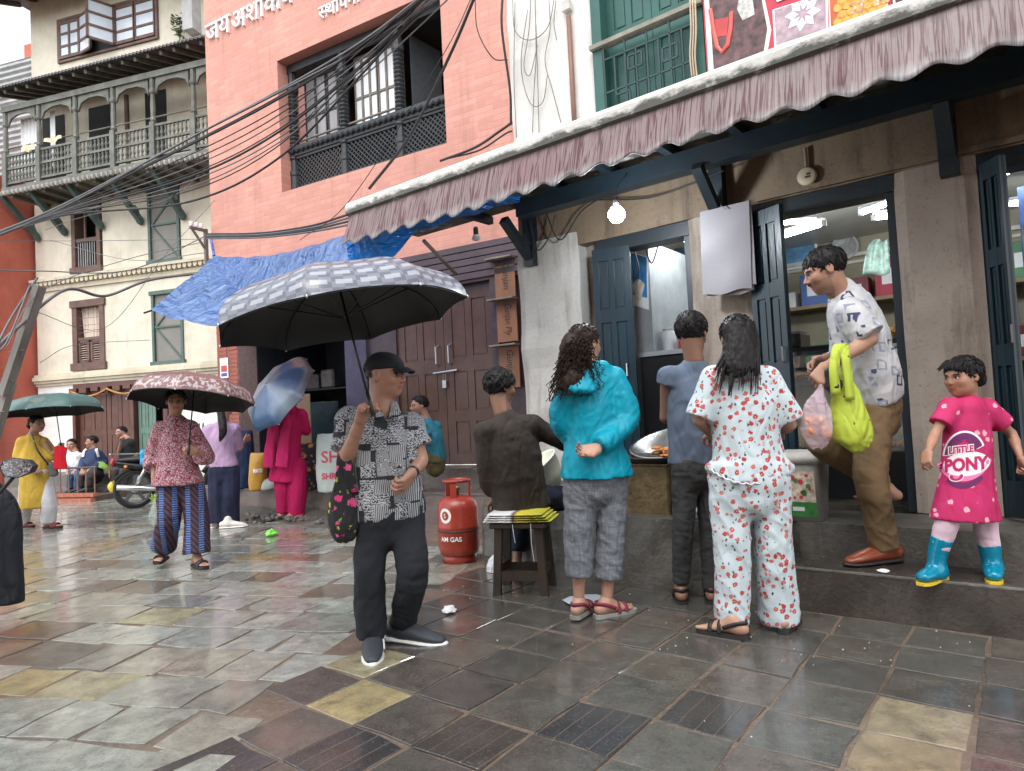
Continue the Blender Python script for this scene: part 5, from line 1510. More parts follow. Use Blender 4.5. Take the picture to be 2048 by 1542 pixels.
def sandal(parent, S_, ankle, d, m, ms, k=1.0, style='slide'):
 """foot is added to the skin field S_; sole and straps become children of the person"""
 g = foot(S_, ankle, d, k)
 d = Vector((d[0], d[1], 0)).normalized(); l = Vector((-d.y, d.x, 0)); z = Vector((0, 0, 1))
 so = slab_sole(parent, g + Vector((0, 0, 0.002)), d, ms, k, name='sandal')
 def arch(a, w, hgt=0.045, wd=0.046): return strap(so, [g + d * a * k + l * wd * k, g + d * a * k + l * wd * 0.75 * k + z * hgt * 0.75 * k, g + d * a * k + z * hgt * k * 1.05, g + d * a * k - l * wd * 0.75 * k + z * hgt * 0.75 * k, g + d * a * k - l * wd * k], w * k, m, up=d)
 if style == 'slide': arch(0.1, 0.075, 0.05)
 else:
  arch(0.11, 0.022, 0.045); arch(0.06, 0.02, 0.06)
  strap(so, [g + d * 0.04 * k + l * 0.04 * k + z * 0.03 * k, g - d * 0.03 * k + l * 0.04 * k + z * 0.06 * k, g - d * 0.075 * k + z * 0.065 * k, g - d * 0.03 * k - l * 0.04 * k + z * 0.06 * k, g + d * 0.04 * k - l * 0.04 * k + z * 0.03 * k], 0.02 * k, m)
 return so
def gdepth(u, v, z=0.0):
 p = onz(u, v, z)
 return -(CAM_R.transposed() @ (p - CAM_C)).z
class Pose:
 """joints read from photo pixels; third number moves a joint farther (+) or nearer (-) than the person's own depth"""
 def __init__(self, d, **j):
  self.d = d
  for k, v in j.items(): setattr(self, k, at(v[0], v[1], d + (v[2] if len(v) > 2 else 0)))
  if j:
   c = mixp(self.shL, self.shR, 0.5)
   for n in ('shL', 'shR'): setattr(self, n, mixp(getattr(self, n), c, 0.13) - Vector((0, 0, 0.015)))
def mixp(a, b, t): return Vector(a) + (Vector(b) - Vector(a)) * t
# ================================================================== cloth
def cloth_bump(t, amt=0.5):
 a = t.noise(7, t.co(scale=(1, 1, 0.45), rot=(0, 0.7, 0.3)), 1, 0.4, 1.2)
 b = t.noise(9, t.co(scale=(1, 1, 0.4), rot=(0.2, -0.8, 0)), 1, 0.4, 1.0)
 r = t.math('ADD', t.math('ABSOLUTE', t.math('SUBTRACT', a, 0.5)), t.math('ABSOLUTE', t.math('SUBTRACT', b, 0.5)))
 t.bump(t.math('ADD', r, t.math('MULTIPLY', t.noise(400, None, 2), 0.02)), amt * 0.75, 0.05)
def cloth(name, c, rough=0.85, var=0.14, amt=0.5):
 if name in _mc: return _mc[name]
 t = NT(name)
 cloth_bump(t, amt)
 _mc[name] = t.set(t.ramp(t.noise(4, None, 5, 0.65), [(0.3, tuple(x * (1 - var) for x in c)), (0.7, tuple(x * (1 + var) for x in c))]), rough, 0, 0.3)
 return _mc[name]
def print_ethnic():
 t = NT('black and white block print')
 v = t.co()
 cell = t.voro(13, v, 'F1', 'Color', 0.55, 'CHEBYCHEV')
 r = t.xyz(cell)[0]
 w1 = t.wave(34, v, 0.6, 1.5, 'X'); w2 = t.wave(22, v, 9.0, 4.0, 'Z'); w3 = t.wave(22, v, 10.0, 4.0, 'DIAGONAL')
 edge = t.voro(13, v, 'F1', 'Distance', 0.55, 'CHEBYCHEV')
 n = t.wave(9, t.noise(22, v, 1, 0.5, 0.5, True), 0, 1, 'X')
 a = t.mix(t.step(r, 0.2, 0.201), w1, w2); a = t.mix(t.step(r, 0.5, 0.501), a, w3); a = t.mix(t.step(r, 0.72, 0.721), a, n)
 m = t.math('MULTIPLY', t.step(a, 0.36, 0.48), t.step(edge, 0.54, 0.5))
 col = t.mix(m, (0.018, 0.02, 0.026), t.ramp(t.noise(6, v), [(0.3, (0.36, 0.37, 0.39)), (0.7, (0.55, 0.56, 0.57))]))
 cloth_bump(t)
 return t.set(col, 0.8)
def print_squiggle(name, a, b, sc=34):
 t = NT(name)
 v = t.co()
 n = t.noise(sc, v, 2, 0.55, 1.2)
 m = t.step(t.math('ABSOLUTE', t.math('SUBTRACT', n, 0.5)), 0.03, 0.055)
 n2 = t.voro(sc * 1.3, v, 'DISTANCE_TO_EDGE')
 m = t.math('MULTIPLY', m, t.step(n2, 0.04, 0.08))
 cloth_bump(t)
 return t.set(t.mix(m, b, t.ramp(t.noise(4, v), [(0.3, tuple(x * 0.8 for x in a)), (0.7, a)])), 0.85)
def print_floral(name, base, fl, lf, sc=24.0):
 t = NT(name)
 v = t.co()
 vd = t.vec(*[t.math('ADD', x, t.math('MULTIPLY', t.noise(55, v, 2), 0.012)) for x in t.xyz(v)])
 d = t.voro(sc, vd); c = t.xyz(t.voro(sc, vd, 'F1', 'Color'))
 pet = t.math('ADD', d, t.math('MULTIPLY', t.math('SUBTRACT', t.noise(sc * 4.2, v, 1), 0.5), 0.42))
 m = t.math('MULTIPLY', t.step(pet, 0.4, 0.33), t.step(c[0], 0.2, 0.21))
 col = t.mix(t.step(c[1], 0.2, 0.8), fl[0], fl[1])
 d2 = t.voro(sc * 1.35, t.co(loc=(3.1, 1.7, 0.9), scale=(1, 1, 0.7)))
 c2 = t.xyz(t.voro(sc * 1.35, t.co(loc=(3.1, 1.7, 0.9), scale=(1, 1, 0.7)), 'F1', 'Color'))
 pl = t.math('ADD', d2, t.math('MULTIPLY', t.math('SUBTRACT', t.noise(sc * 5, v, 1), 0.5), 0.5))
 m2 = t.math('MULTIPLY', t.step(pl, 0.25, 0.18), t.step(c2[0], 0.35, 0.36))
 out = t.mix(m2, base, t.mix(t.step(c2[1], 0.3, 0.7), lf[0], lf[1]))
 out = t.mix(m, out, col)
 out = t.mix(t.math('MULTIPLY', m, t.step(d, 0.1, 0.06)), out, (0.75, 0.5, 0.25))
 cloth_bump(t)
 return t.set(out, 0.8)
def print_blocks(name):
 t = NT(name)
 v = t.co()
 vv = t.vec(*[t.math('ADD', x, t.math('MULTIPLY', t.noise(6, v, 1), 0.05)) for x in t.xyz(v)])
 d = t.voro(12, vv, 'F1', 'Distance', 0.9, 'CHEBYCHEV'); c = t.xyz(t.voro(12, vv, 'F1', 'Color', 0.9, 'CHEBYCHEV'))
 ring = t.math('MULTIPLY', t.step(d, 0.2, 0.21), t.step(d, 0.36, 0.34))
 bar = t.step(t.wave(7.5, v, 0.0, 1, 'Z', 'BANDS', 'SAW'), 0.68, 0.7)
 m = t.math('MULTIPLY', ring, t.step(c[0], 0.25, 0.26))
 m = t.math('MULTIPLY', m, t.step(t.noise(14, v, 2), 0.42, 0.47))
 base = t.ramp(t.noise(5, v, 5, 0.65), [(0.3, (0.24, 0.26, 0.29)), (0.5, (0.46, 0.46, 0.47)), (0.7, (0.56, 0.55, 0.53))])
 col = t.mix(m, base, t.mix(t.step(c[1], 0.4, 0.6), (0.03, 0.04, 0.09), (0.25, 0.27, 0.33)))
 cloth_bump(t)
 return t.set(col, 0.75)
def stripe_pants():
 t = NT('striped ikat trousers')
 v = t.co()
 x, y, z = t.xyz(v)
 u = t.math('FRACT', t.math('MULTIPLY', t.math('ADD', x, t.math('MULTIPLY', y, 0.35)), 9.0))
 diag = t.step(t.wave(11, v, 0.0, 1, 'DIAGONAL'), 0.45, 0.55)
 a = t.mix(diag, (0.012, 0.014, 0.035), (0.085, 0.03, 0.035))
 dots = t.step(t.wave(16, v, 0.0, 1, 'Z'), 0.35, 0.5)
 b = t.mix(dots, (0.015, 0.02, 0.06), (0.1, 0.18, 0.42))
 cloth_bump(t)
 return t.set(t.mix(t.step(u, 0.62, 0.64), a, b), 0.85)
def girl_print():
 t = NT('pink flower dress print')
 v = t.co()
 d = t.voro(21, v); c = t.xyz(t.voro(21, v, 'F1', 'Color'))
 pet = t.math('ADD', d, t.math('MULTIPLY', t.math('SUBTRACT', t.noise(70, v, 1), 0.5), 0.35))
 m = t.math('MULTIPLY', t.step(pet, 0.3, 0.26), t.step(c[0], 0.55, 0.56))
 base = t.ramp(t.noise(8, v), [(0.3, (0.42, 0.01, 0.085)), (0.7, (0.52, 0.018, 0.13))])
 cloth_bump(t)
 return t.set(t.mix(t.math('MULTIPLY', m, 0.8), base, (0.85, 0.45, 0.5)), 0.75)
C_ETH = print_ethnic()
C_RED = print_squiggle('maroon and white squiggle print', (0.5, 0.36, 0.38), (0.2, 0.012, 0.035))
C_PJ = print_floral('pyjama floral', (0.52, 0.61, 0.64), ((0.42, 0.035, 0.035), (0.5, 0.14, 0.12)), ((0.02, 0.06, 0.08), (0.06, 0.11, 0.08)), 29.0)
C_DM = print_blocks('letter print shirt')
C_GIRL = girl_print()
C_BLK = cloth('black trousers', (0.016, 0.018, 0.023))
C_IK = stripe_pants()
C_YEL = cloth('yellow kurta', (0.55, 0.36, 0.055))
C_WHT = cloth('white cotton', (0.6, 0.6, 0.62))
C_LIL = cloth('lilac tee', (0.42, 0.28, 0.42))
C_NAVY = cloth('navy trousers', (0.017, 0.02, 0.048), 0.85, 0.3)
C_MAG = cloth('magenta kurta', (0.45, 0.008, 0.09), 0.8)
C_MAGD = cloth('magenta scarf', (0.48, 0.014, 0.11), 0.7)
C_TEALJ = cloth('turquoise rain jacket', (0.0, 0.28, 0.39), 0.5, 0.08, 0.6)
def linen():
 t = NT('grey linen'); v = t.co()
 n = t.math('MULTIPLY', t.noise(120, t.co(scale=(1, 1, 0.1)), 2), t.noise(120, t.co(scale=(0.2, 0.2, 1.6)), 2))
 cloth_bump(t, 0.55)
 return t.set(t.ramp(n, [(0.12, (0.1, 0.11, 0.125)), (0.4, (0.21, 0.225, 0.25))]), 0.85)
C_LIN = linen()
C_GRB = cloth('slate blue tee', (0.1, 0.13, 0.18))
C_JEAN = cloth('faded black jeans', (0.042, 0.042, 0.042), 0.85, 0.4, 0.8)
C_KHK = cloth('khaki trousers', (0.2, 0.135, 0.07))
C_BRSW = cloth('brown sweater', (0.034, 0.027, 0.022), 0.9, 0.4, 0.8)
C_LEGG = cloth('pale pink leggings', (0.68, 0.5, 0.58))
C_TSH = cloth('teal shirt', (0.035, 0.2, 0.28))
C_OLV = cloth('olive shorts', (0.13, 0.11, 0.055))
C_NVJ = cloth('navy jacket', (0.03, 0.045, 0.1))
RUB_T = M('teal rubber', (0.0, 0.19, 0.3), 0.12, 0.08, 4)
RUB_Y = M('yellow sole', (0.75, 0.52, 0.04), 0.35, 0.1)
LTH = M('tan leather', (0.24, 0.055, 0.022), 0.3, 0.2, 8)
SOLE_K = M('dark sole', (0.02, 0.018, 0.017), 0.6)
SOLE_W = M('white sole', (0.7, 0.7, 0.68), 0.5)
SOLE_G = M('grey sole', (0.25, 0.25, 0.23), 0.6)
MARN = M('maroon strap', (0.2, 0.02, 0.05), 0.6)
SNEAK = M('dark sneaker', (0.03, 0.035, 0.042), 0.6, 0.3)
FOLD_T = ((0.007, (15, 10, 4.5), False, R1), (0.007, (13, 9, 4.5), False, R2), (0.0035, (22, 16, 6), True, R2), (0.002, (40, 40, 18), False))
FOLD_L = ((0.007, (13, 11, 4), False, R1), (0.004, (18, 14, 6), True, R2), (0.003, (12, 12, 22), False), (0.0015, (40, 40, 30), False))
def top(par, p, hem, w, dp, m, sleeves=(), folds=FOLD_T, h=0.011, neck_r=0.062, extra=None, name='shirt', nk=0.35, drop=0.03):
 S = Sdf()
 sc_ = mixp(p.shL, p.shR, 0.5)
 side = p.shR - p.shL
 hw = side.length / 2
 hem = Vector(hem)
 ax = (hem - sc_)
 S.loft([(mixp(p.neck, sc_, nk), neck_r, neck_r), (sc_ + ax.normalized() * drop, hw * 0.9, dp[0] * 0.75), (sc_ + ax * 0.25, w[0], dp[0]), (sc_ + ax * 0.6, w[1], dp[1]), (hem, w[2], dp[2])], side, (False, True), 0.03, 0.06)
 for s_ in (p.shL, p.shR): S.cone(mixp(p.neck, sc_, max(0.5, nk)), s_, neck_r * 0.8, 0.055 * w[0] / 0.18, 0.04)
 for sd, t_end, r0, r1, fl in sleeves:
  sh, el, wr = getattr(p, 'sh' + sd), getattr(p, 'el' + sd), getattr(p, 'wr' + sd)
  sx = Vector((0, 0, 1)).cross(el - sh)
  if sx.length < 1e-3: sx = Vector((1, 0, 0))
  if t_end <= 1: secs = [(sh, r0, r0), (mixp(sh, el, t_end), r1, r1 * fl)]
  else: secs = [(sh, r0, r0), (el, (r0 + r1) / 2, (r0 + r1) / 2), (mixp(el, wr, t_end - 1), r1, r1 * fl)]
  S.loft(secs, sx, (False, True), 0.03, 0.03)
 if extra: extra(S)
 return sdf_obj(name, [(S, h)], m, par, folds)
def pants(par, p, waist, w, dp, legs, m, folds=FOLD_L, h=0.011, name='trousers', k=0.03):
 """legs: per side (r_thigh, r_knee, r_hem, hem fraction of the shin)"""
 S = Sdf()
 hc = mixp(p.hipL, p.hipR, 0.5)
 side = p.hipR - p.hipL
 S.loft([(waist, w[0], dp[0]), (hc, w[1], dp[1]), (hc + Vector((0, 0, -0.07)), w[1] * 0.92, dp[1] * 0.9)], side, (True, False), 0.02, 0.05)
 for sd, (r0, r1, r2, t) in legs.items():
  a, kn, an = getattr(p, 'hip' + sd), getattr(p, 'kn' + sd), getattr(p, 'an' + sd)
  e = mixp(kn, an, t)
  S.loft([(a, r0, r0), (mixp(a, kn, 0.5), (r0 + r1) / 2, (r0 + r1) / 2), (kn, r1, r1), (mixp(kn, e, 0.55), (r1 + r2) / 2, (r1 + r2) / 2), (e, r2, r2)], side, (False, True), 0.012 if sd == 'R' else k, 0.05)
 return sdf_obj(name, [(S, h)], m, par, folds)
def limbs(S, p, k=1.0, legs=True, arms='LR'):
 for sd in arms:
  S.chain([getattr(p, 'sh' + sd), mixp(getattr(p, 'sh' + sd), getattr(p, 'el' + sd), 0.35), getattr(p, 'el' + sd), mixp(getattr(p, 'el' + sd), getattr(p, 'wr' + sd), 0.3), getattr(p, 'wr' + sd)], [0.05 * k, 0.046 * k, 0.037 * k, 0.04 * k, 0.026 * k], 0.012)
 if legs:
  for sd in 'LR':
   kn, an = getattr(p, 'kn' + sd), getattr(p, 'an' + sd)
   S.chain([getattr(p, 'hip' + sd), kn, mixp(kn, an, 0.3), an], [0.075 * k, 0.05 * k, 0.052 * k, 0.033 * k], 0.02)
 hc, sc_ = mixp(p.hipL, p.hipR, 0.5), mixp(p.shL, p.shR, 0.5)
 S.loft([(sc_, (p.shR - p.shL).length * 0.42, 0.07 * k), (mixp(sc_, hc, 0.4), 0.12 * k, 0.085 * k), (hc, 0.12 * k, 0.085 * k)], p.shR - p.shL, (False, False), 0.03, 0.05)
 S.cone(p.neck, sc_, 0.055 * k, 0.06 * k, 0.04)
def person(label, base): return empty('person', base, 0, label, 'person')
d = gdepth(752, 1300)
par = person('old man in a black cap and black and white printed shirt holding a large umbrella', onz(752, 1300))
p = Pose(d, head=(772, 752, 0.02), neck=(764, 818, 0.02), shL=(690, 832, 0.0), shR=(832, 846, 0.08), elL=(690, 925, -0.06), wrL=(722, 838, -0.2), elR=(843, 920, 0.05), wrR=(823, 948, -0.1),
         hipL=(748, 1030, 0.02), hipR=(812, 1028, 0.06), knL=(738, 1160, -0.03), anL=(744, 1275, 0.0), knR=(826, 1150, -0.06), anR=(806, 1247, 0.12))
H = Head(p.head, (0.93, -0.36, -0.06), 0.228)
S0 = Sdf(); H.sdf(S0, p.neck, 0.062, round_=1.08)
S1 = Sdf(); limbs(S1, p, 1.0)
S2 = Sdf(); hand(S2, p.wrL, at(736, 795, d - 0.24) - p.wrL, Vector((0.75, -0.5, 0.1)), 1, 1.25, 0.185, 0.05, 0.9); S2.cone(p.wrL, mixp(p.wrL, p.elL, 0.3), 0.026, 0.034, 0.01)
S3 = Sdf(); hand(S3, p.wrR, at(806, 972, d - 0.16) - p.wrR, Vector((-0.6, 0.4, 0.4)), 1, 0.75, 0.185, 0.08); S3.cone(p.wrR, mixp(p.wrR, p.elR, 0.3), 0.027, 0.034, 0.01)
body = sdf_obj('body', [(S0, 0.0055), (S1, 0.014), (S2, 0.0048), (S3, 0.0048)], SK['old'], par, tint=lambda V: H.tint(V, stubble=0.08))
H.face(par, 0.2)
H.hair(par, hair_mat('grey hair', (0.05, 0.05, 0.05)), 0.009, 0.015, ((0.0, 0.3), (-0.4, -0.28)), 0.003)
S = Sdf(); S.ell(H.P(0, -0.05, 0.2), [0.39 * H.hh, 0.49 * H.hh, 0.36 * H.hh], H.ax(), 0); S.cut(H.P(0, 0.3, 0.17), -H.u + H.f * 0.12)
capo = sdf_obj('cap', [(S, 0.008)], M('black cap cloth', (0.008, 0.009, 0.012), 0.85, 0.3), par)
MB().rings([[H.P(0.3 * math.sin(a) * (1 - 0.1 * q), 0.3 + (0.12 + 0.3 * q) * math.cos(a) ** 0.6, 0.2 - 0.07 * q - 0.05 * abs(math.sin(a)) + dz) for a in [math.radians(x) for x in range(-80, 81, 16)]] for q, dz in ((0, 0.02), (0.5, 0.03), (1.0, 0.0), (1.0, -0.03), (0.5, 0.0), (0, -0.01))], cap=False, closed=False).build('cap_brim', M('black cap cloth', (0.008, 0.009, 0.012)), capo, True, local=False)
o = top(par, p, at(778, 1034, d + 0.04), (0.185, 0.185, 0.195), (0.135, 0.145, 0.13), C_ETH, (('L', 0.72, 0.072, 0.082, 1.0), ('R', 0.62, 0.068, 0.075, 1.0)), FOLD_T, 0.0095, 0.06)
S = Sdf()
sc_ = mixp(p.shL, p.shR, 0.5)
for s in (-1, 1): S.loft([(p.neck + Vector((0.02, -0.06, 0.03)) + Vector((s * 0.05, 0.02, 0)), 0.02, 0.008), (p.neck + Vector((0.04 + s * 0.045, -0.085, -0.04)), 0.035, 0.008)], Vector((1, 0, 0)), (False, False), 0.01)
sdf_obj('collar', [(S, 0.006)], C_ETH, o)
pants(par, p, at(780, 990, d + 0.04), (0.165, 0.175), (0.12, 0.13), {'L': (0.095, 0.08, 0.082, 0.95), 'R': (0.095, 0.08, 0.077, 1.0)}, C_BLK, FOLD_L, 0.011)
shoe(par, at(746, 1278, d), Vector((0.18, -0.95, -0.05)), SNEAK, SOLE_W, 1.15, lace=SOLE_W)
shoe(par, at(808, 1252, d + 0.1), Vector((0.95, -0.3, -0.06)), SNEAK, SOLE_W, 1.15, lace=SOLE_W)
wd = (p.elR - p.wrR).normalized(); q = p.wrR + wd * 0.02
MB().lathe([(0.03, -0.012), (0.033, -0.01), (0.033, 0.01), (0.03, 0.012)], 14, q, wd).build('watch', M('watch black', (0.015, 0.015, 0.018), 0.3), par, True, local=False)
UMB_HAND = p.wrL + (at(736, 795, d - 0.24) - p.wrL).normalized() * 0.09 * 1.02 + Vector((0.02, -0.015, 0))
OM = p
d = gdepth(362, 1134)
par = person('young woman in a maroon printed tunic and striped trousers under a red umbrella', onz(362, 1134))
p = Pose(d, head=(352, 803, 0), neck=(350, 838, 0.02), shL=(315, 852, 0.02), shR=(388, 850, 0.04), elL=(306, 912, 0.05), wrL=(308, 952, -0.02), elR=(412, 912, 0.02), wrR=(390, 904, -0.22),
         hipL=(337, 960, 0.02), hipR=(382, 958, 0.04), knL=(338, 1035, -0.05), anL=(326, 1100, 0.1), knR=(394, 1040, 0.0), anR=(394, 1114, -0.06))
H = Head(p.head, (0.45, -0.88, 0.0), 0.212)
S0 = Sdf(); H.sdf(S0, p.neck, 0.046, mouth=0.05)
S1 = Sdf(); limbs(S1, p, 0.85)
S2 = Sdf(); hand(S2, p.wrL, Vector((0.0, -0.1, -1)), Vector((0.9, 0.2, 0)), -1, 0.8, 0.17)
S3 = Sdf(); hand(S3, p.wrR, at(376, 897, d - 0.26) - p.wrR, Vector((-0.2, 0.9, 0.1)), 1, 1.2, 0.165, 0.04, 0.9)
S4 = Sdf()
sandal(par, S4, p.anL, (0.2, -1), BLACK, SOLE_K, 0.95); sandal(par, S4, p.anR, (0.75, -0.7), BLACK, SOLE_K, 0.95)
sdf_obj('body', [(S0, 0.006), (S1, 0.014), (S2, 0.006), (S3, 0.006), (S4, 0.007)], SK['mid'], par, tint=lambda V: H.tint(V))
H.face(par, 0.1)
H.hair(par, HAIR, 0.009, 0.06, ((0.33, 0.3), (-0.1, -0.4)), 0.004, extra=lambda T: T.ell(H.P(0, -0.5, 0.15), [0.03, 0.04, 0.04]))
top(par, p, at(357, 968, d + 0.02), (0.145, 0.165, 0.22), (0.105, 0.125, 0.17), C_RED, (('L', 1.62, 0.052, 0.085, 0.75), ('R', 1.5, 0.052, 0.09, 0.8)), ((0.008, (16, 16, 2.5), False), (0.003, (30, 30, 8), False)), 0.012, 0.075, name='tunic')
pants(par, p, at(358, 930, d + 0.02), (0.13, 0.15), (0.1, 0.12), {'L': (0.1, 0.1, 0.105, 0.92), 'R': (0.1, 0.1, 0.115, 0.9)}, C_IK, ((0.006, (16, 16, 2.5), False),), 0.012)
YW = p; YWd = d
d = gdepth(92, 1058)
par = person('woman in a yellow kurta and white trousers under a green umbrella', onz(92, 1058))
p = Pose(d, head=(74, 848, 0), neck=(66, 870, 0.02), shL=(42, 882, 0.0), shR=(92, 880, 0.1), elL=(38, 922, 0.0), wrL=(66, 940, -0.15), elR=(106, 912, 0.05), wrR=(116, 898, -0.12),
         hipL=(58, 960, 0.0), hipR=(92, 960, 0.05), knL=(52, 1005, 0.1), anL=(44, 1050, 0.2), knR=(98, 1010, -0.02), anR=(98, 1048, 0.0))
H = Head(p.head, (0.95, -0.3, 0.0), 0.215)
S0 = Sdf(); H.sdf(S0, p.neck, 0.05, round_=1.1)
S1 = Sdf(); limbs(S1, p, 0.95)
S2 = Sdf(); hand(S2, p.wrL, Vector((0.85, -0.3, -0.1)), Vector((0, 0.3, -0.9)), 1, 0.5, 0.17)
S3 = Sdf(); hand(S3, p.wrR, at(124, 890, d - 0.15) - p.wrR, Vector((0.0, 0.9, -0.2)), 1, 1.2, 0.165, 0.04, 0.9)
S4 = Sdf(); sandal(par, S4, p.anR, (1, -0.15), MARN, SOLE_K, 0.95); sandal(par, S4, p.anL, (1, -0.2), MARN, SOLE_K, 0.95)
sdf_obj('body', [(S0, 0.007), (S1, 0.016), (S2, 0.007), (S3, 0.007), (S4, 0.008)], SK['mid'], par, tint=lambda V: H.tint(V))
H.face(par)
H.hair(par, HAIR, 0.01, 0.04, ((0.33, 0.3), (-0.2, -0.36)), 0.004, extra=lambda T: T.ell(H.P(0, -0.5, -0.05), [0.05, 0.05, 0.055]))
top(par, p, at(78, 1016, d), (0.175, 0.19, 0.215), (0.14, 0.15, 0.15), C_YEL, (('L', 1.5, 0.075, 0.06, 1.0), ('R', 1.2, 0.07, 0.06, 1.0)), ((0.008, (14, 14, 2.2), False), (0.004, (24, 24, 8), False)), 0.014, 0.07, name='kurta')
pants(par, p, at(76, 935, d), (0.14, 0.16), (0.1, 0.12), {'L': (0.1, 0.09, 0.075, 0.93), 'R': (0.1, 0.095, 0.085, 0.92)}, C_WHT, ((0.007, (16, 16, 3), False),), 0.014)
ss = [(64, 868, -0.2), (75, 900, -0.25), (97, 930, -0.2)]
strap(par, [at(u, v, d + o_) for u, v, o_ in ss], 0.02, BLACK, 'bag_strap')
S = Sdf(); S.loft([(at(104, 928, d - 0.12), 0.055, 0.03), (at(108, 948, d - 0.12), 0.06, 0.035)], Vector((1, 0, 0)), (False, False), 0.01)
sdf_obj('shoulder_bag', [(S, 0.01)], M('grey bag', (0.1, 0.11, 0.1), 0.6), par)
MB().tube(spline([at(u, v, d + o_) for u, v, o_ in ((60, 864, -0.06), (66, 880, -0.22), (76, 884, -0.24), (84, 874, -0.14))], 6), 0.006, 6).build('necklace', M('bead gold', (0.3, 0.2, 0.06), 0.4, metal=0.4), par, True, local=False)
YE = p; YEd = d
d = gdepth(455, 1055)
par = person('woman in a lilac top and navy striped trousers seen from behind', onz(455, 1055))
p = Pose(d, head=(452, 812, 0.05), neck=(448, 842, 0.03), shL=(412, 856, 0), shR=(472, 854, 0.0), elL=(408, 905, -0.02), wrL=(420, 935, 0.2), elR=(478, 900, 0.15), wrR=(490, 880, 0.35),
         hipL=(432, 940, 0.02), hipR=(462, 940, 0.02), knL=(434, 995, 0), anL=(432, 1046, 0.0), knR=(462, 995, 0), anR=(460, 1046, 0.05))
H = Head(p.head, (0.3, 0.95, 0), 0.212)
S0 = Sdf(); H.sdf(S0, p.neck, 0.045)
S1 = Sdf(); limbs(S1, p, 0.85)
S2 = Sdf(); hand(S2, p.wrR, Vector((0.5, 0.8, 0.3)), Vector((-0.8, 0.3, 0)), 1, 0.8, 0.165); hand(S2, p.wrL, Vector((0.3, 0.8, -0.2)), Vector((0.9, 0, 0)), 1, 0.6, 0.165)
sdf_obj('body', [(S0, 0.008), (S1, 0.016), (S2, 0.008)], SK['mid'], par, tint=lambda V: H.tint(V))
H.hair(par, HAIR, 0.009, 0.06, ((0.33, 0.3), (-0.2, -0.36)), 0.004, extra=lambda T: T.loft([(H.P(0, -0.5, 0.0), 0.04, 0.035), (at(446, 860, d - 0.16), 0.05, 0.035), (at(440, 882, d - 0.15), 0.015, 0.012)], Vector((1, 0, 0)), (False, False), 0.02))
top(par, p, at(447, 932, d + 0.02), (0.155, 0.15, 0.165), (0.11, 0.115, 0.125), C_LIL, (('L', 1.0, 0.065, 0.07, 1.0), ('R', 0.9, 0.065, 0.07, 1.0)), FOLD_T, 0.013, 0.06)
pants(par, p, at(447, 925, d + 0.02), (0.14, 0.15), (0.11, 0.12), {'L': (0.095, 0.1, 0.115, 0.96), 'R': (0.095, 0.1, 0.115, 0.96)}, C_NAVY, ((0.009, (18, 18, 1.5), False),), 0.013)
SHOEW = M('cream shoe', (0.62, 0.58, 0.52), 0.6)
shoe(par, p.anL, Vector((0.5, 0.85, 0)), SHOEW, SOLE_W, 0.95); so = shoe(par, at(456, 1046, d - 0.08), Vector((0.97, 0.2, 0)), SHOEW, SOLE_W, 1.0)
d = 8.35
base = at(578, 1034, d); base.z = 0
par = person('woman in a magenta kurta and scarf under a blue and grey umbrella', base)
p = Pose(d, head=(592, 786, 0.06), neck=(584, 812, 0.03), shL=(548, 830, 0), shR=(606, 826, 0.02), elL=(545, 875, 0.1), wrL=(560, 868, 0.35), elR=(612, 862, 0.08), wrR=(610, 836, 0.32),
         hipL=(563, 930, 0.02), hipR=(596, 930, 0.02), knL=(566, 985, 0), anL=(564, 1030, 0.0), knR=(596, 985, 0), anR=(592, 1030, 0.0))
H = Head(p.head, (0.5, 0.85, 0), 0.212)
S0 = Sdf(); H.sdf(S0, p.neck, 0.048)
S1 = Sdf(); limbs(S1, p, 0.9)
S2 = Sdf(); hand(S2, p.wrR, Vector((0.1, 0.6, 0.7)), Vector((-0.6, 0.6, 0)), 1, 1.2, 0.165); hand(S2, p.wrL, Vector((0.6, 0.6, 0.3)), Vector((0.2, 0.3, 0.8)), 1, 0.8, 0.165)
S4 = Sdf(); zs = 0.0
sandal(par, S4, at(566, 1022, d), (0.5, 0.85), MARN, SOLE_K, 0.95); sandal(par, S4, at(586, 1025, d - 0.05), (0.98, 0.1), MARN, SOLE_K, 0.98)
sdf_obj('body', [(S0, 0.008), (S1, 0.016), (S2, 0.008), (S4, 0.008)], SK['mid'], par, tint=lambda V: H.tint(V))
H.hair(par, HAIR, 0.009, 0.06, ((0.33, 0.3), (-0.2, -0.36)), 0.004, extra=lambda T: T.ell(H.P(0, -0.55, 0.0), [0.05] * 3))
top(par, p, at(572, 962, d + 0.02), (0.165, 0.175, 0.215), (0.125, 0.14, 0.15), C_MAG, (('L', 1.2, 0.07, 0.06, 1.0), ('R', 1.5, 0.07, 0.055, 1.0)), ((0.008, (17, 17, 2), False), (0.004, (26, 26, 8), False)), 0.012, 0.065, name='kurta')
S = Sdf()
S.loft([(at(578, 830, d - 0.16), 0.06, 0.02), (at(568, 880, d - 0.19), 0.07, 0.018), (at(562, 935, d - 0.2), 0.085, 0.015)], Vector((1, 0, 0)), (False, True), 0.02, 0.04)
S.loft([(at(552, 840, d - 0.15), 0.05, 0.02), (at(540, 890, d - 0.17), 0.06, 0.016), (at(536, 936, d - 0.17), 0.06, 0.014)], Vector((1, 0, 0)), (False, True), 0.02, 0.04)
sdf_obj('scarf', [(S, 0.01)], C_MAGD, par, ((0.008, (30, 8, 1.5), False),))
pants(par, p, at(578, 920, d + 0.02), (0.14, 0.16), (0.11, 0.13), {'L': (0.1, 0.095, 0.07, 0.9), 'R': (0.105, 0.11, 0.1, 0.98)}, cloth('magenta shalwar', (0.4, 0.008, 0.08)), ((0.008, (16, 16, 2.5), False),), 0.012)
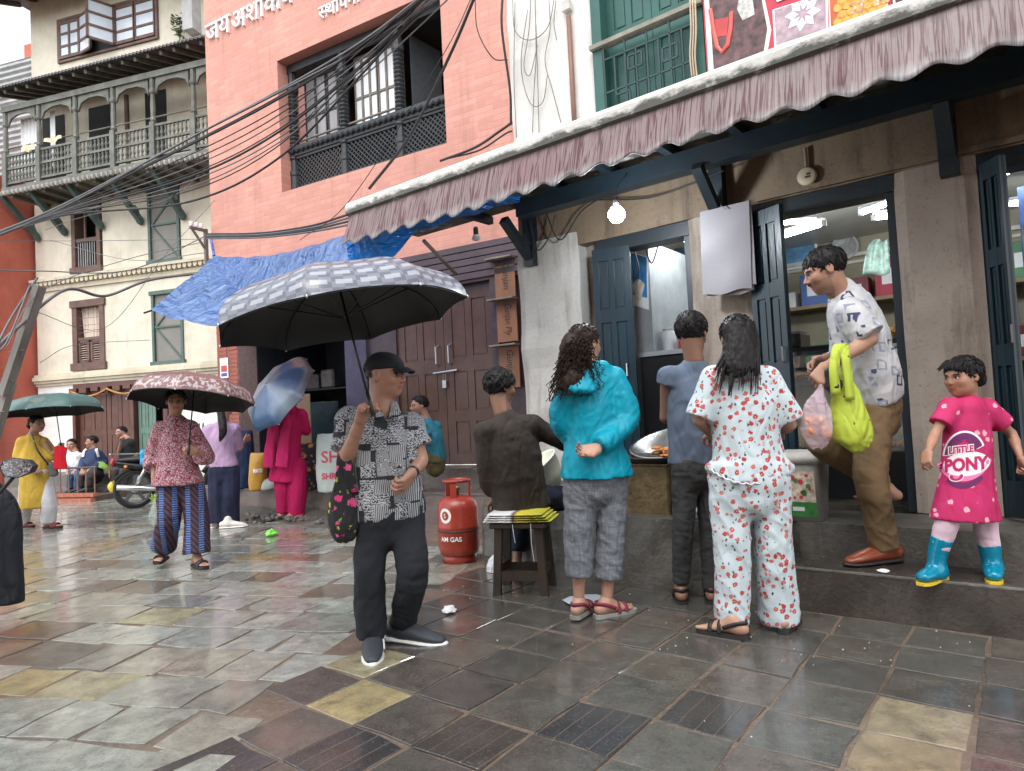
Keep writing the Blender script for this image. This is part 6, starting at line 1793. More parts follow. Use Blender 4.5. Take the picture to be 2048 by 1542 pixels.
MG = p; MGd = d
def seated(label, d, head, fwd, sh, hip, kn, an, el, wr, mtop, mbot, skin='mid', sl=0.8, side_dir=(0.5, -0.3), beard=0.0, handup=None, stripe=None, shoe_m=SNEAK):
 hp = at(*hip, d)
 base = Vector((hp.x, hp.y, 0))
 par = person(label, base)
 sd = Vector((*side_dir, 0)).normalized()
 p = Pose(d)
 p.head = at(*head, d); p.neck = at(sh[0], sh[1] - 5, d)
 c = at(*sh, d); p.shL, p.shR = c - sd * 0.17 - Vector((0, 0, 0.04)), c + sd * 0.17 - Vector((0, 0, 0.04))
 p.hipL, p.hipR = hp - sd * 0.09, hp + sd * 0.09
 k0 = at(*kn, d - 0.4); p.knL, p.knR = k0 - sd * 0.13, k0 + sd * 0.13
 a0 = at(*an, d - 0.4); a0.z = max(a0.z, 0.1); p.anL, p.anR = a0 - sd * 0.13, a0 + sd * 0.13
 p.elL, p.elR = at(*el[0]), at(*el[1]); p.wrL, p.wrR = at(*wr[0]), at(*wr[1])
 H = Head(p.head, fwd, 0.222)
 S0 = Sdf(); H.sdf(S0, p.neck, 0.055)
 S1 = Sdf(); limbs(S1, p, 0.95)
 S2 = Sdf()
 for w_, e_ in ((p.wrL, p.elL), (p.wrR, p.elR)): hand(S2, w_, (w_ - e_), Vector((0, 0.3, -0.8)), 1, 0.8, 0.175)
 sdf_obj('body', [(S0, 0.008), (S1, 0.02), (S2, 0.009)], SK[skin], par, tint=lambda V: H.tint(V, stubble=beard))
 H.face(par)
 H.hair(par, HAIR, 0.011, 0.05, ((0.3, 0.33), (-0.3, -0.3)), 0.004)
 o = top(par, p, hp + Vector((0, 0, -0.05)), (0.18, 0.18, 0.18), (0.13, 0.14, 0.14), mtop, (('L', sl, 0.07, 0.065, 1), ('R', sl, 0.07, 0.065, 1)), FOLD_T, 0.016, 0.062)
 if stripe:
  for sgn, s_, e_ in ((-1, p.shL, p.elL), (1, p.shR, p.elR)):
   strap(o, [s_ + Vector((0, -0.05, 0.085)), s_ + Vector((sgn * 0.03, -0.08, 0.04)), mixp(s_, e_, 0.5) + Vector((0, -0.085, 0.02))], 0.05, stripe, 'sleeve_stripe', up=(1, 0, 0))
 pants(par, p, hp + Vector((0, 0, 0.08)), (0.15, 0.16), (0.12, 0.12), {'L': (0.095, 0.075, 0.07, 0.95), 'R': (0.095, 0.075, 0.07, 0.95)}, mbot, FOLD_L, 0.016)
 for a in (p.anL, p.anR): shoe(par, a, Vector((fwd[0], fwd[1], 0)), shoe_m, SOLE_K, 1.0)
 return p
D1 = 13.0
seated('man in a white shirt sitting at the left of three, beside the red bag', D1, (143, 890), (0.1, -1, 0), (150, 908), (152, 952), (150, 948), (148, 978), ((132, 925, D1), (168, 928, D1)), ((136, 945, D1 - 0.35), (150, 942, D1 - 0.35)), C_WHT, cloth('blue jeans', (0.05, 0.1, 0.18)), sl=0.9)
D2 = 12.8
seated('man in a navy and white jacket sitting in the middle of three', D2, (183, 884), (-0.75, -0.65, 0), (186, 902), (190, 950), (176, 945), (168, 975), ((166, 925, D2), (210, 925, D2)), ((164, 943, D2 - 0.4), (178, 940, D2 - 0.4)), C_NVJ, cloth('charcoal trousers', (0.05, 0.047, 0.045)), sl=1.7, beard=0.25, stripe=C_WHT)
D3 = 13.0
seated('man in a black shirt sitting behind the motorbike with his hand at his mouth', D3, (242, 865), (-0.5, -0.85, 0), (254, 882), (258, 945), (240, 940), (236, 975), ((238, 905, D3 - 0.1), (272, 912, D3)), ((242, 880, D3 - 0.28), (262, 922, D3 - 0.35)), cloth('black tee', (0.015, 0.016, 0.018)), cloth('charcoal trousers', (0.05, 0.047, 0.045)), sl=0.7, beard=0.3)
d = 7.75
FLOOR = 0.335
par = person('man in a teal shirt sitting on the granite step by the brown door', at(858, 985, d) * 1.0)
par.location.z = 0.335
p = Pose(d, head=(838, 812, 0), neck=(851, 838, 0.02), shL=(838, 852, -0.15), shR=(872, 850, 0.12), elL=(858, 882, -0.22), wrL=(832, 878, -0.3), elR=(868, 885, 0.1), wrR=(838, 882, 0.0),
         hipL=(866, 925, -0.06), hipR=(874, 922, 0.1), knL=(836, 912, -0.25), anL=(832, 972, -0.2), knR=(840, 910, 0.1), anR=(836, 968, 0.1))
H = Head(p.head, (-0.85, -0.45, -0.05), 0.222)
S0 = Sdf(); H.sdf(S0, p.neck, 0.055)
S1 = Sdf(); limbs(S1, p, 0.95)
S2 = Sdf()
for w_, e_ in ((p.wrL, p.elL), (p.wrR, p.elR)): hand(S2, w_, (w_ - e_), Vector((0, 0.3, -0.8)), 1, 0.8, 0.175)
S4 = Sdf(); foot(S4, p.anL, (-0.8, -0.5)); foot(S4, p.anR, (-0.8, -0.5))
sdf_obj('body', [(S0, 0.007), (S1, 0.016), (S2, 0.008), (S4, 0.01)], SK['mid'], par, tint=lambda V: H.tint(V, stubble=0.35))
H.face(par); H.hair(par, HAIR, 0.009, 0.06, ((0.3, 0.33), (-0.3, -0.3)), 0.005)
top(par, p, at(868, 925, d + 0.03), (0.175, 0.175, 0.18), (0.13, 0.14, 0.14), C_TSH, (('L', 0.75, 0.07, 0.075, 1), ('R', 0.8, 0.07, 0.07, 1)), FOLD_T, 0.012, 0.062)
pants(par, p, at(869, 910, d + 0.03), (0.15, 0.16), (0.12, 0.12), {'L': (0.095, 0.08, 0.08, 0.25), 'R': (0.095, 0.08, 0.08, 0.25)}, C_OLV, FOLD_L, 0.013)
FLOOR = 0.0
d = 4.62
base = at(1040, 1195, d); base.z = 0.0
par = person('man in a brown sweater sitting on the wooden stool with his back turned', base)
p = Pose(d, head=(1002, 776, 0.06), neck=(1006, 822, 0.03), shL=(962, 860, -0.06), shR=(1070, 846, 0.06), elL=(974, 950, -0.02), wrL=(990, 1000, 0.22), elR=(1118, 880, 0.2), wrR=(1160, 905, 0.45),
         hipL=(1018, 995, 0.0), hipR=(1075, 995, 0.12), knL=(1040, 1010, 0.42), anL=(1034, 1128, 0.3), knR=(1140, 1000, 0.42), anR=(1120, 1128, 0.38))
p.anL.z = 0.09; p.anR.z = 0.09
H = Head(p.head, (0.82, 0.55, -0.12), 0.232)
S0 = Sdf(); H.sdf(S0, p.neck, 0.058)
S1 = Sdf(); limbs(S1, p, 1.0)
S2 = Sdf()
for w_, e_ in ((p.wrL, p.elL), (p.wrR, p.elR)): hand(S2, w_, (w_ - e_), Vector((0, 0.3, -0.8)), 1, 0.8, 0.18)
S4 = Sdf(); foot(S4, p.anL, (0.3, 0.9)); foot(S4, p.anR, (0.6, 0.7))
sdf_obj('body', [(S0, 0.006), (S1, 0.014), (S2, 0.007), (S4, 0.009)], SK['dark'], par, tint=lambda V: H.tint(V, stubble=0.4))
H.face(par); H.hair(par, HAIR, 0.007, 0.15, ((0.36, 0.26), (-0.45, -0.4)), 0.011, sf=0.8)
top(par, p, at(1046, 1018, d + 0.05), (0.2, 0.195, 0.205), (0.14, 0.145, 0.15), C_BRSW, (('L', 1.6, 0.075, 0.06, 1), ('R', 1.4, 0.078, 0.06, 1)), ((0.006, (10, 8, 5), False, R1), (0.006, (8, 8, 16), False), (0.002, (30, 30, 40), False)), 0.0095, 0.066, name='sweater')
pants(par, p, at(1045, 985, d + 0.06), (0.17, 0.175), (0.14, 0.14), {'L': (0.1, 0.08, 0.06, 0.8), 'R': (0.1, 0.08, 0.06, 0.8)}, cloth('blue black trousers', (0.012, 0.015, 0.03)), FOLD_L, 0.012)
d = gdepth(1190, 1236)
par = person('woman with long curly hair in a turquoise rain jacket, hands behind her back', onz(1190, 1236))
p = Pose(d, head=(1170, 690, 0.04), neck=(1180, 735, 0.02), shL=(1132, 752, -0.01), shR=(1234, 750, 0.03), elL=(1118, 838, 0.0), wrL=(1150, 890, 0.1), elR=(1258, 838, -0.02), wrR=(1195, 897, -0.16),
         hipL=(1162, 950, 0.0), hipR=(1222, 952, 0.03), knL=(1158, 1070, 0.0), anL=(1158, 1200, 0.0), knR=(1222, 1080, 0.02), anR=(1213, 1209, 0.0))
H = Head(p.head, (0.72, 0.68, -0.12), 0.218)
S0 = Sdf(); H.sdf(S0, p.neck, 0.05)
S1 = Sdf(); limbs(S1, p, 0.92)
S2 = Sdf(); hand(S2, p.wrR, at(1156, 905, d - 0.17) - p.wrR, Vector((-0.1, -0.75, 0.6)), -1, 0.45, 0.17, 0.16)
S4 = Sdf()
sandal(par, S4, p.anL, (0.5, 0.85), MARN, SOLE_G, 0.95, 'strap'); sandal(par, S4, p.anR, (0.92, 0.4), MARN, SOLE_G, 0.98, 'strap')
sdf_obj('body', [(S0, 0.006), (S1, 0.012), (S2, 0.0048), (S4, 0.006)], SK['fair'], par, tint=lambda V: H.tint(V))
H.face(par)
hr = H.hair(par, HAIRB, 0.008, 0.06, ((0.28, 0.34), (-0.1, -0.36)), 0.004, extra=lambda T: (T.ell(H.P(-0.05, -0.42, -0.1), [0.06, 0.05, 0.09], None, 0.02), T.loft([(H.P(-0.1, -0.4, -0.1), 0.07, 0.05), (at(1150, 745, d - 0.1), 0.085, 0.045), (at(1125, 770, d - 0.12), 0.04, 0.03)], Vector((1, 0, 0)), (False, False), 0.03)))
cu = MB()
rc = random.Random(5)
for k in range(230):
 q0 = H.P(rc.uniform(-0.3, 0.3), rc.uniform(-0.5, -0.1), rc.uniform(-0.1, 0.25))
 tx = rc.gauss(1145, 22) if k % 4 else rc.gauss(1185, 12)
 ty = rc.uniform(735, 795) if tx > 1125 else rc.uniform(745, 805)
 if k % 9 == 0: tx, ty = rc.uniform(1095, 1115), rc.uniform(770, 805)
 q1 = at(tx, ty, d - 0.13 + rc.uniform(-0.03, 0.03))
 mid = mixp(q0, q1, 0.45) + Vector((rc.uniform(-0.03, 0.02), -0.035, 0.03))
 ps = spline([q0, mid, q1], 9)
 ph, fr, am = rc.uniform(0, 6.28), rc.uniform(8, 13), rc.uniform(0.008, 0.015)
 pts = []
 for i, q in enumerate(ps):
  a = ph + fr * i / 9 * 2.2
  t_ = min(1, i / 5)
  pts.append(q + Vector((math.cos(a), math.sin(a), 0.4 * math.sin(a + 1))) * am * t_)
 cu.tube(pts, [0.0045 * (1 - 0.5 * i / len(pts)) for i in range(len(pts))], 4, False)
cu.build('curls', HAIRB, hr, True, local=False)
MB().tube([H.P(-0.18, -0.48, 0.12), H.P(-0.1, -0.53, 0.13), H.P(-0.02, -0.53, 0.1)], 0.009, 6).build('hair_clip', M('red clip', (0.6, 0.05, 0.04), 0.35), par, True, local=False)
def hood(S):
 S.loft([(at(1165, 748, d - 0.1), 0.09, 0.04), (at(1165, 778, d - 0.14), 0.08, 0.035)], Vector((1, 0, 0)), (False, False), 0.03)
 S.cone(at(1135, 742, d - 0.03), at(1205, 738, d + 0.0), 0.055, 0.05, 0.03)
o = top(par, p, at(1192, 951, d + 0.02), (0.165, 0.165, 0.212), (0.12, 0.13, 0.175), C_TEALJ, (('L', 1.6, 0.068, 0.055, 1), ('R', 1.92, 0.068, 0.052, 1)), ((0.007, (13, 9, 4.5), False, R1), (0.007, (13, 9, 4.5), False, R2), (0.004, (26, 20, 10), True, R2), (0.0015, (50, 50, 40), False)), 0.0085, 0.06, hood, 'jacket')
pants(par, p, at(1192, 930, d + 0.02), (0.15, 0.17), (0.12, 0.135), {'L': (0.1, 0.085, 0.082, 0.62), 'R': (0.1, 0.087, 0.083, 0.6)}, C_LIN, ((0.007, (12, 10, 4), False, R1), (0.004, (10, 10, 26), True, R2), (0.003, (14, 14, 50), False)), 0.009)
d = 4.05
base = at(1395, 1214, d); base.z = 0
par = person('young man in a sleeveless slate blue tee and tight dark jeans seen from behind', base)
p = Pose(d, head=(1384, 668, 0.04), neck=(1388, 718, 0.02), shL=(1328, 748, 0), shR=(1444, 744, 0.05), elL=(1330, 835, 0.08), wrL=(1372, 850, 0.3), elR=(1450, 830, 0.12), wrR=(1430, 850, 0.35),
         hipL=(1372, 930, 0.0), hipR=(1414, 930, 0.04), knL=(1366, 1050, -0.02), anL=(1362, 1180, 0.0), knR=(1420, 1052, 0.02), anR=(1424, 1190, -0.03))
p.anL.z = max(p.anL.z, 0.09)
H = Head(p.head, (0.5, 0.83, -0.2), 0.238)
S0 = Sdf(); H.sdf(S0, p.neck, 0.054)
S1 = Sdf(); limbs(S1, p, 0.9)
S2 = Sdf()
for w_, e_ in ((p.wrL, p.elL), (p.wrR, p.elR)): hand(S2, w_, (w_ - e_), Vector((0, 0.3, -0.8)), 1, 0.8, 0.18)
S4 = Sdf(); sandal(par, S4, at(1362, 1188, d), (0.15, 1), BLACK, SOLE_K, 1.0, 'strap'); sandal(par, S4, at(1424, 1196, d - 0.03), (0.3, 1), BLACK, SOLE_K, 1.0, 'strap')
sdf_obj('body', [(S0, 0.006), (S1, 0.012), (S2, 0.007), (S4, 0.007)], SK['dark'], par, tint=lambda V: H.tint(V))
H.hair(par, HAIR, 0.007, 0.11, ((0.34, 0.26), (-0.5, -0.36)), 0.006)
top(par, p, at(1390, 926, d + 0.03), (0.165, 0.16, 0.165), (0.115, 0.115, 0.125), C_GRB, (('L', 0.16, 0.062, 0.075, 1), ('R', 0.16, 0.062, 0.075, 1)), FOLD_T, 0.01, 0.058, name='sleeveless_tee')
pants(par, p, at(1392, 915, d + 0.03), (0.13, 0.135), (0.1, 0.11), {'L': (0.088, 0.064, 0.052, 0.93), 'R': (0.088, 0.064, 0.052, 0.93)}, C_JEAN, ((0.005, (10, 10, 8), False, R1), (0.004, (12, 12, 40), True)), 0.009, 'jeans')
d = gdepth(1510, 1266)
par = person('woman with long wet hair in pale blue floral pyjamas seen from behind', onz(1510, 1266))
p = Pose(d, head=(1474, 678, 0.04), neck=(1476, 722, 0.02), shL=(1422, 752, 0.0), shR=(1540, 752, 0.02), elL=(1398, 838, 0.0), wrL=(1424, 870, 0.28), elR=(1580, 848, 0.02), wrR=(1560, 862, 0.28),
         hipL=(1458, 960, 0.0), hipR=(1540, 960, 0.0), knL=(1464, 1100, 0.0), anL=(1462, 1240, 0.0), knR=(1548, 1100, 0.0), anR=(1560, 1238, 0.04))
H = Head(p.head, (0.12, 0.98, -0.2), 0.222)
S0 = Sdf(); H.sdf(S0, p.neck, 0.05)
S1 = Sdf(); limbs(S1, p, 0.92)
S2 = Sdf()
for w_, e_ in ((p.wrL, p.elL), (p.wrR, p.elR)): hand(S2, w_, (w_ - e_), Vector((0, 0.3, -0.8)), 1, 0.8, 0.17)
S4 = Sdf(); sandal(par, S4, at(1466, 1252, d - 0.06), (-0.75, 0.6), BLACK, SOLE_K, 0.98, 'strap'); sandal(par, S4, at(1572, 1246, d + 0.0), (0.6, 0.8), BLACK, SOLE_K, 0.95, 'strap')
sdf_obj('body', [(S0, 0.007), (S1, 0.012), (S2, 0.007), (S4, 0.006)], SK['fair'], par, tint=lambda V: H.tint(V))
hr = H.hair(par, HAIR, 0.007, 0.07, ((0.33, 0.32), (0.1, -0.4)), 0.004, extra=lambda T: T.loft([(H.P(0, -0.3, 0.15), 0.085, 0.06), (H.P(0, -0.38, -0.25), 0.088, 0.05), (at(1474, 732, d - 0.1), 0.08, 0.035), (at(1476, 748, d - 0.11), 0.05, 0.02)], Vector((1, 0, 0)), (False, False), 0.03))
cu = MB()
for k in range(120):
 x0 = rc.uniform(-0.36, 0.36)
 q0 = H.P(x0, -0.46 + 0.25 * abs(x0), rc.uniform(0.0, 0.3)); q1 = H.P(x0 * 1.1, -0.5 + 0.2 * abs(x0), -0.3)
 lx = 1474 + x0 / 0.36 * 48 + rc.uniform(-6, 6)
 q2 = at(lx, rc.uniform(735, 752) if rc.random() < 0.75 else rc.uniform(755, 790), d - 0.135)
 if abs(lx - 1455) < 9: q2 = at(1459 + rc.uniform(-4, 4), rc.uniform(770, 795), d - 0.15)
 cu.tube(spline([q0, q1, q2], 6), [0.006, 0.007, 0.007, 0.007, 0.007, 0.006, 0.006, 0.006, 0.006, 0.005, 0.004, 0.003, 0.002], 5, False)
cu.build('wet_strands', HAIR, hr, True, local=False)
def pjhem(S):
 for k in range(9):
  a = math.pi * (k - 4) / 9
  S.cone(at(1498 + 80 * math.sin(a), 935, d - 0.13 * math.cos(a) + 0.02), at(1498 + 82 * math.sin(a), 966 - 32 * abs(math.sin(a)) ** 2, d - 0.15 * math.cos(a) + 0.02), 0.03, 0.02, 0.03)
o = top(par, p, at(1500, 950, d + 0.01), (0.178, 0.17, 0.205), (0.13, 0.135, 0.16), C_PJ, (('L', 0.98, 0.072, 0.085, 0.9), ('R', 0.92, 0.072, 0.085, 0.9)), ((0.006, (12, 9, 4.5), False, R1), (0.006, (10, 9, 5), False, R2), (0.002, (30, 30, 16), False)), 0.009, 0.066, pjhem, 'pyjama_shirt')
hem = []
for k in range(61):
 a = math.radians(-105 + 210 * k / 60)
 hem.append(at(1498 + 84 * math.sin(a), 968 - 34 * abs(math.sin(a)) ** 2 + 2.0 * math.sin(k * 1.9), d - 0.168 * math.cos(a) + 0.015))
MB().tube(hem, 0.0045, 5).build('frilled_hem', C_WHT, o, True, local=False)
pants(par, p, at(1500, 930, d + 0.01), (0.17, 0.185), (0.14, 0.15), {'L': (0.104, 0.094, 0.082, 1.02), 'R': (0.104, 0.096, 0.103, 1.02)}, C_PJ, ((0.01, (14, 14, 2.2), False), (0.005, (14, 12, 8), True, R1)), 0.0095, 'pyjama_trousers')
d = gdepth(1738, 1128, 0.24)
base = onz(1745, 1128, 0.24)
FLOOR = 0.24
par = person('man in a letter printed shirt leaning into the doorway with two bags', base)
p = Pose(d, head=(1648, 542, -0.02), neck=(1682, 592, 0.0), shL=(1696, 622, -0.17), shR=(1706, 610, 0.22), elL=(1742, 678, -0.22), wrL=(1652, 735, -0.3), elR=(1700, 700, 0.3), wrR=(1640, 720, 0.3),
         hipL=(1745, 815, -0.06), hipR=(1745, 812, 0.12), knL=(1742, 960, -0.08), anL=(1770, 1095, 0.0), knR=(1640, 880, 0.1), anR=(1775, 975, 0.32))
H = Head(p.head, (-0.93, 0.2, -0.32), 0.245, (-0.1, 0, 1))
S0 = Sdf(); H.sdf(S0, p.neck, 0.058, mouth=0.03)
S1 = Sdf(); limbs(S1, p, 1.0)
S2 = Sdf(); hand(S2, p.wrL, Vector((-0.6, -0.1, -0.7)), Vector((0.3, 0.9, -0.3)), 1, 1.0, 0.185, 0.06, 0.8); S2.cone(p.wrL, mixp(p.wrL, p.elL, 0.3), 0.027, 0.036, 0.01)
hand(S2, p.wrR, Vector((-0.7, 0, -0.5)), Vector((0, -0.5, -0.5)), 1, 0.8, 0.18)
S4 = Sdf(); foot(S4, p.anR, (-0.6, 0.6))
sdf_obj('body', [(S0, 0.0055), (S1, 0.013), (S2, 0.0048), (S4, 0.008)], SK['mid'], par, tint=lambda V: H.tint(V, stubble=0.3))
H.face(par, 0.0); H.hair(par, HAIR, 0.0065, 0.05, ((0.42, 0.22), (-0.45, -0.3)), 0.004)
MB().tube([H.P(-0.07, 0.415, -0.19), H.P(0, 0.44, -0.175), H.P(0.07, 0.415, -0.19)], 0.004, 5).build('moustache', BROW, par, True, local=False)
p.shL, p.shR = p.shL, p.shR
S = Sdf()
side = p.shR - p.shL
S.loft([(at(1684, 582, d), 0.07, 0.075), (at(1697, 608, d), 0.16, 0.115), (at(1712, 655, d), 0.19, 0.15), (at(1728, 730, d), 0.19, 0.165), (at(1744, 800, d + 0.02), 0.195, 0.165)], side, (False, True), 0.03, 0.06)
S.loft([(p.shL, 0.085, 0.085), (mixp(p.shL, p.elL, 0.92), 0.095, 0.09)], Vector((0, 1, 0)), (False, True), 0.03)
S.loft([(p.shR, 0.08, 0.08), (mixp(p.shR, p.elR, 0.8), 0.085, 0.085)], Vector((0, 1, 0)), (False, True), 0.03)
sdf_obj('shirt', [(S, 0.0095)], C_DM, par, FOLD_T)
pants(par, p, at(1750, 785, d + 0.03), (0.15, 0.165), (0.14, 0.15), {'L': (0.105, 0.088, 0.078, 0.98), 'R': (0.105, 0.088, 0.078, 0.88)}, C_KHK, ((0.007, (13, 11, 4), False, R1), (0.004, (12, 12, 20), True, R2)), 0.0095)
shoe(par, at(1766, 1092, d), Vector((-0.98, -0.15, -0.02)), LTH, SOLE_K, 1.15)
DM = p; DMd = d
d = gdepth(1915, 1158, 0.24)
base = onz(1915, 1158, 0.24)
par = person('small girl in a pink printed dress and turquoise rubber boots on the step', base)
p = Pose(d, head=(1926, 755, 0.02), neck=(1938, 792, 0.02), shL=(1893, 808, -0.02), shR=(1978, 812, 0.03), elL=(1868, 872, -0.04), wrL=(1856, 905, -0.12), elR=(2024, 868, 0.04), wrR=(2042, 918, -0.04),
         hipL=(1905, 985, 0), hipR=(1955, 985, 0.02), knL=(1895, 1040, -0.03), anL=(1872, 1118, 0.0), knR=(1970, 1045, 0.0), anR=(1986, 1136, 0.0))
H = Head(p.head, (-0.96, -0.22, -0.08), 0.196)
S0 = Sdf(); H.sdf(S0, p.neck, 0.036, kid=True, round_=1.14)
S1 = Sdf(); limbs(S1, p, 0.62)
S2 = Sdf(); hand(S2, p.wrL, at(1850, 935, d - 0.14) - p.wrL, Vector((0.7, 0.3, 0)), -1, 0.5, 0.115, 0.14); hand(S2, p.wrR, Vector((0.2, -0.3, -1)), Vector((-0.7, 0.2, 0)), 1, 0.8, 0.115)
sdf_obj('body', [(S0, 0.005), (S1, 0.011), (S2, 0.004)], SK['child'], par, tint=lambda V: H.tint(V))
H.face(par, 0.3); H.hair(par, HAIR, 0.006, 0.09, ((0.34, 0.2), (-0.05, -0.42)), 0.004, extra=lambda T: T.ell(H.P(0, -0.5, -0.1), [0.035, 0.035, 0.04]))
cu = MB()
for k in range(40):
 x0 = rc.uniform(-0.3, 0.3)
 cu.tube(spline([H.P(x0, 0.15, 0.5), H.P(x0 * 1.1, 0.34, 0.36), H.P(x0 * 1.2 + rc.uniform(-0.05, 0.05), 0.41, rc.uniform(0.2, 0.3))], 4), 0.0022, 4, False)
cu.build('fringe', HAIR, par, True, local=False)
dress = top(par, p, at(1932, 1038, d), (0.125, 0.135, 0.185), (0.085, 0.1, 0.125), C_GIRL, (('L', 0.6, 0.048, 0.056, 1), ('R', 0.62, 0.05, 0.058, 1)), ((0.004, (14, 14, 3), False), (0.002, (24, 24, 10), False)), 0.0075, 0.058, name='dress', drop=0.015, nk=0.95)
pants(par, p, at(1930, 965, d), (0.09, 0.1), (0.07, 0.08), {'L': (0.065, 0.055, 0.045, 0.8), 'R': (0.065, 0.055, 0.045, 0.8)}, C_LEGG, ((0.003, (14, 14, 34), False),), 0.008, 'leggings')
for an, kn, dr_ in ((p.anL, p.knL, Vector((-0.85, -0.5, 0))), (p.anR, p.knR, Vector((-0.55, -0.8, 0)))):
 S = Sdf(); dr_.normalize(); l = Vector((-dr_.y, dr_.x, 0)); k = 0.8
 an = Vector(an); g = Vector((an.x, an.y, 0.247))
 S.loft([(mixp(an, kn, 0.55), 0.052, 0.052), (mixp(an, kn, 0.1), 0.043, 0.045), (g + Vector((0, 0, 0.035)), 0.042, 0.045)], l, (True, False), 0.02, 0.02)
 S.loft([(g - dr_ * 0.02 + Vector((0, 0, 0.035)), 0.04, 0.036), (g + dr_ * 0.07 + Vector((0, 0, 0.035)), 0.044, 0.033), (g + dr_ * 0.13 + Vector((0, 0, 0.03)), 0.036, 0.025)], l, (False, False), 0.03)
 S.cut(g, (0, 0, -1))
 b = sdf_obj('boot', [(S, 0.006)], RUB_T, par)
 slab_sole(b, g + Vector((0, 0, 0.006)) - dr_ * 0.0, dr_, RUB_Y, 0.82, 0.014)
MB().tube([H.P(0.4, -0.02, -0.18), H.P(0.41, -0.02, -0.22)], 0.006, 6).build('earring', M('gold', (0.7, 0.5, 0.15), 0.25, metal=0.9), par, True, local=False)
GI = p; GId = d
# ================================================================== umbrellas
def umb_mat(name, kind):
 t = NT(name)
 if kind == 'weave':
  u, v, _ = t.xyz(t.co(kind='UV'))
  U = t.math('MULTIPLY', u, 72.0); V = t.math('MULTIPLY', v, 17.0)
  a = t.math('PINGPONG', U, 1.0); b = t.math('PINGPONG', V, 1.0)
  chk = t.node('TexChecker'); t.put(chk.inputs['Vector'], t.vec(U, V, 0.0)); chk.inputs['Scale'].default_value = 1.0
  st = t.step(t.wave(3.0, t.vec(U, V, 0.0), 0, 1, 'DIAGONAL'), 0.3, 0.7)
  bars = t.math('MULTIPLY', t.step(a, 0.3, 0.35), t.step(b, 0.55, 0.6))
  col = t.mix(chk.outputs['Fac'], (0.12, 0.13, 0.165), t.mix(st, (0.15, 0.16, 0.195), (0.24, 0.25, 0.29)))
  col = t.mix(t.math('MULTIPLY', bars, 0.7), col, (0.45, 0.47, 0.52))
  return t.set(col, 0.3, 0, 0.6)
 if kind == 'red':
  u, v, _ = t.xyz(t.co(kind='UV'))
  n = t.noise(1, t.vec(t.math('MULTIPLY', u, 90), t.math('MULTIPLY', v, 11), 0.0), 2, 0.5, 0.6)
  m = t.math('MULTIPLY', t.step(n, 0.5, 0.56), t.math('MULTIPLY', t.step(v, 0.6, 0.66), t.step(v, 0.97, 0.93)))
  return t.set(t.mix(m, (0.19, 0.095, 0.09), (0.42, 0.36, 0.36)), 0.35)
 if kind == 'green':
  n = t.noise(7, None, 3, 0.5, 0.6)
  return t.set(t.mix(t.math('MULTIPLY', t.step(n, 0.6, 0.64), 0.6), (0.075, 0.16, 0.145), (0.25, 0.27, 0.2)), 0.4)
 u, v, _ = t.xyz(t.co(kind='UV'))
 x, y, z = t.xyz()
 return t.set(t.ramp(t.math('ADD', u, t.math('MULTIPLY', t.noise(12, t.co(scale=(1, 1, 0.3)), 4, 0.7), 0.06)), [(0.0, (0.03, 0.033, 0.036)), (0.2, (0.22, 0.24, 0.26)), (0.42, (0.26, 0.29, 0.32)), (0.5, (0.04, 0.095, 0.18)), (0.65, (0.04, 0.1, 0.2)), (0.72, (0.25, 0.3, 0.36)), (0.85, (0.05, 0.052, 0.055))], 'LINEAR'), 0.3, 0, 0.6)
UM_IN = M('black umbrella lining', (0.012, 0.013, 0.015), 0.6, 0.2)
SHAFT = M('black shaft', (0.02, 0.02, 0.02), 0.3, 0.1, metal=0.6)
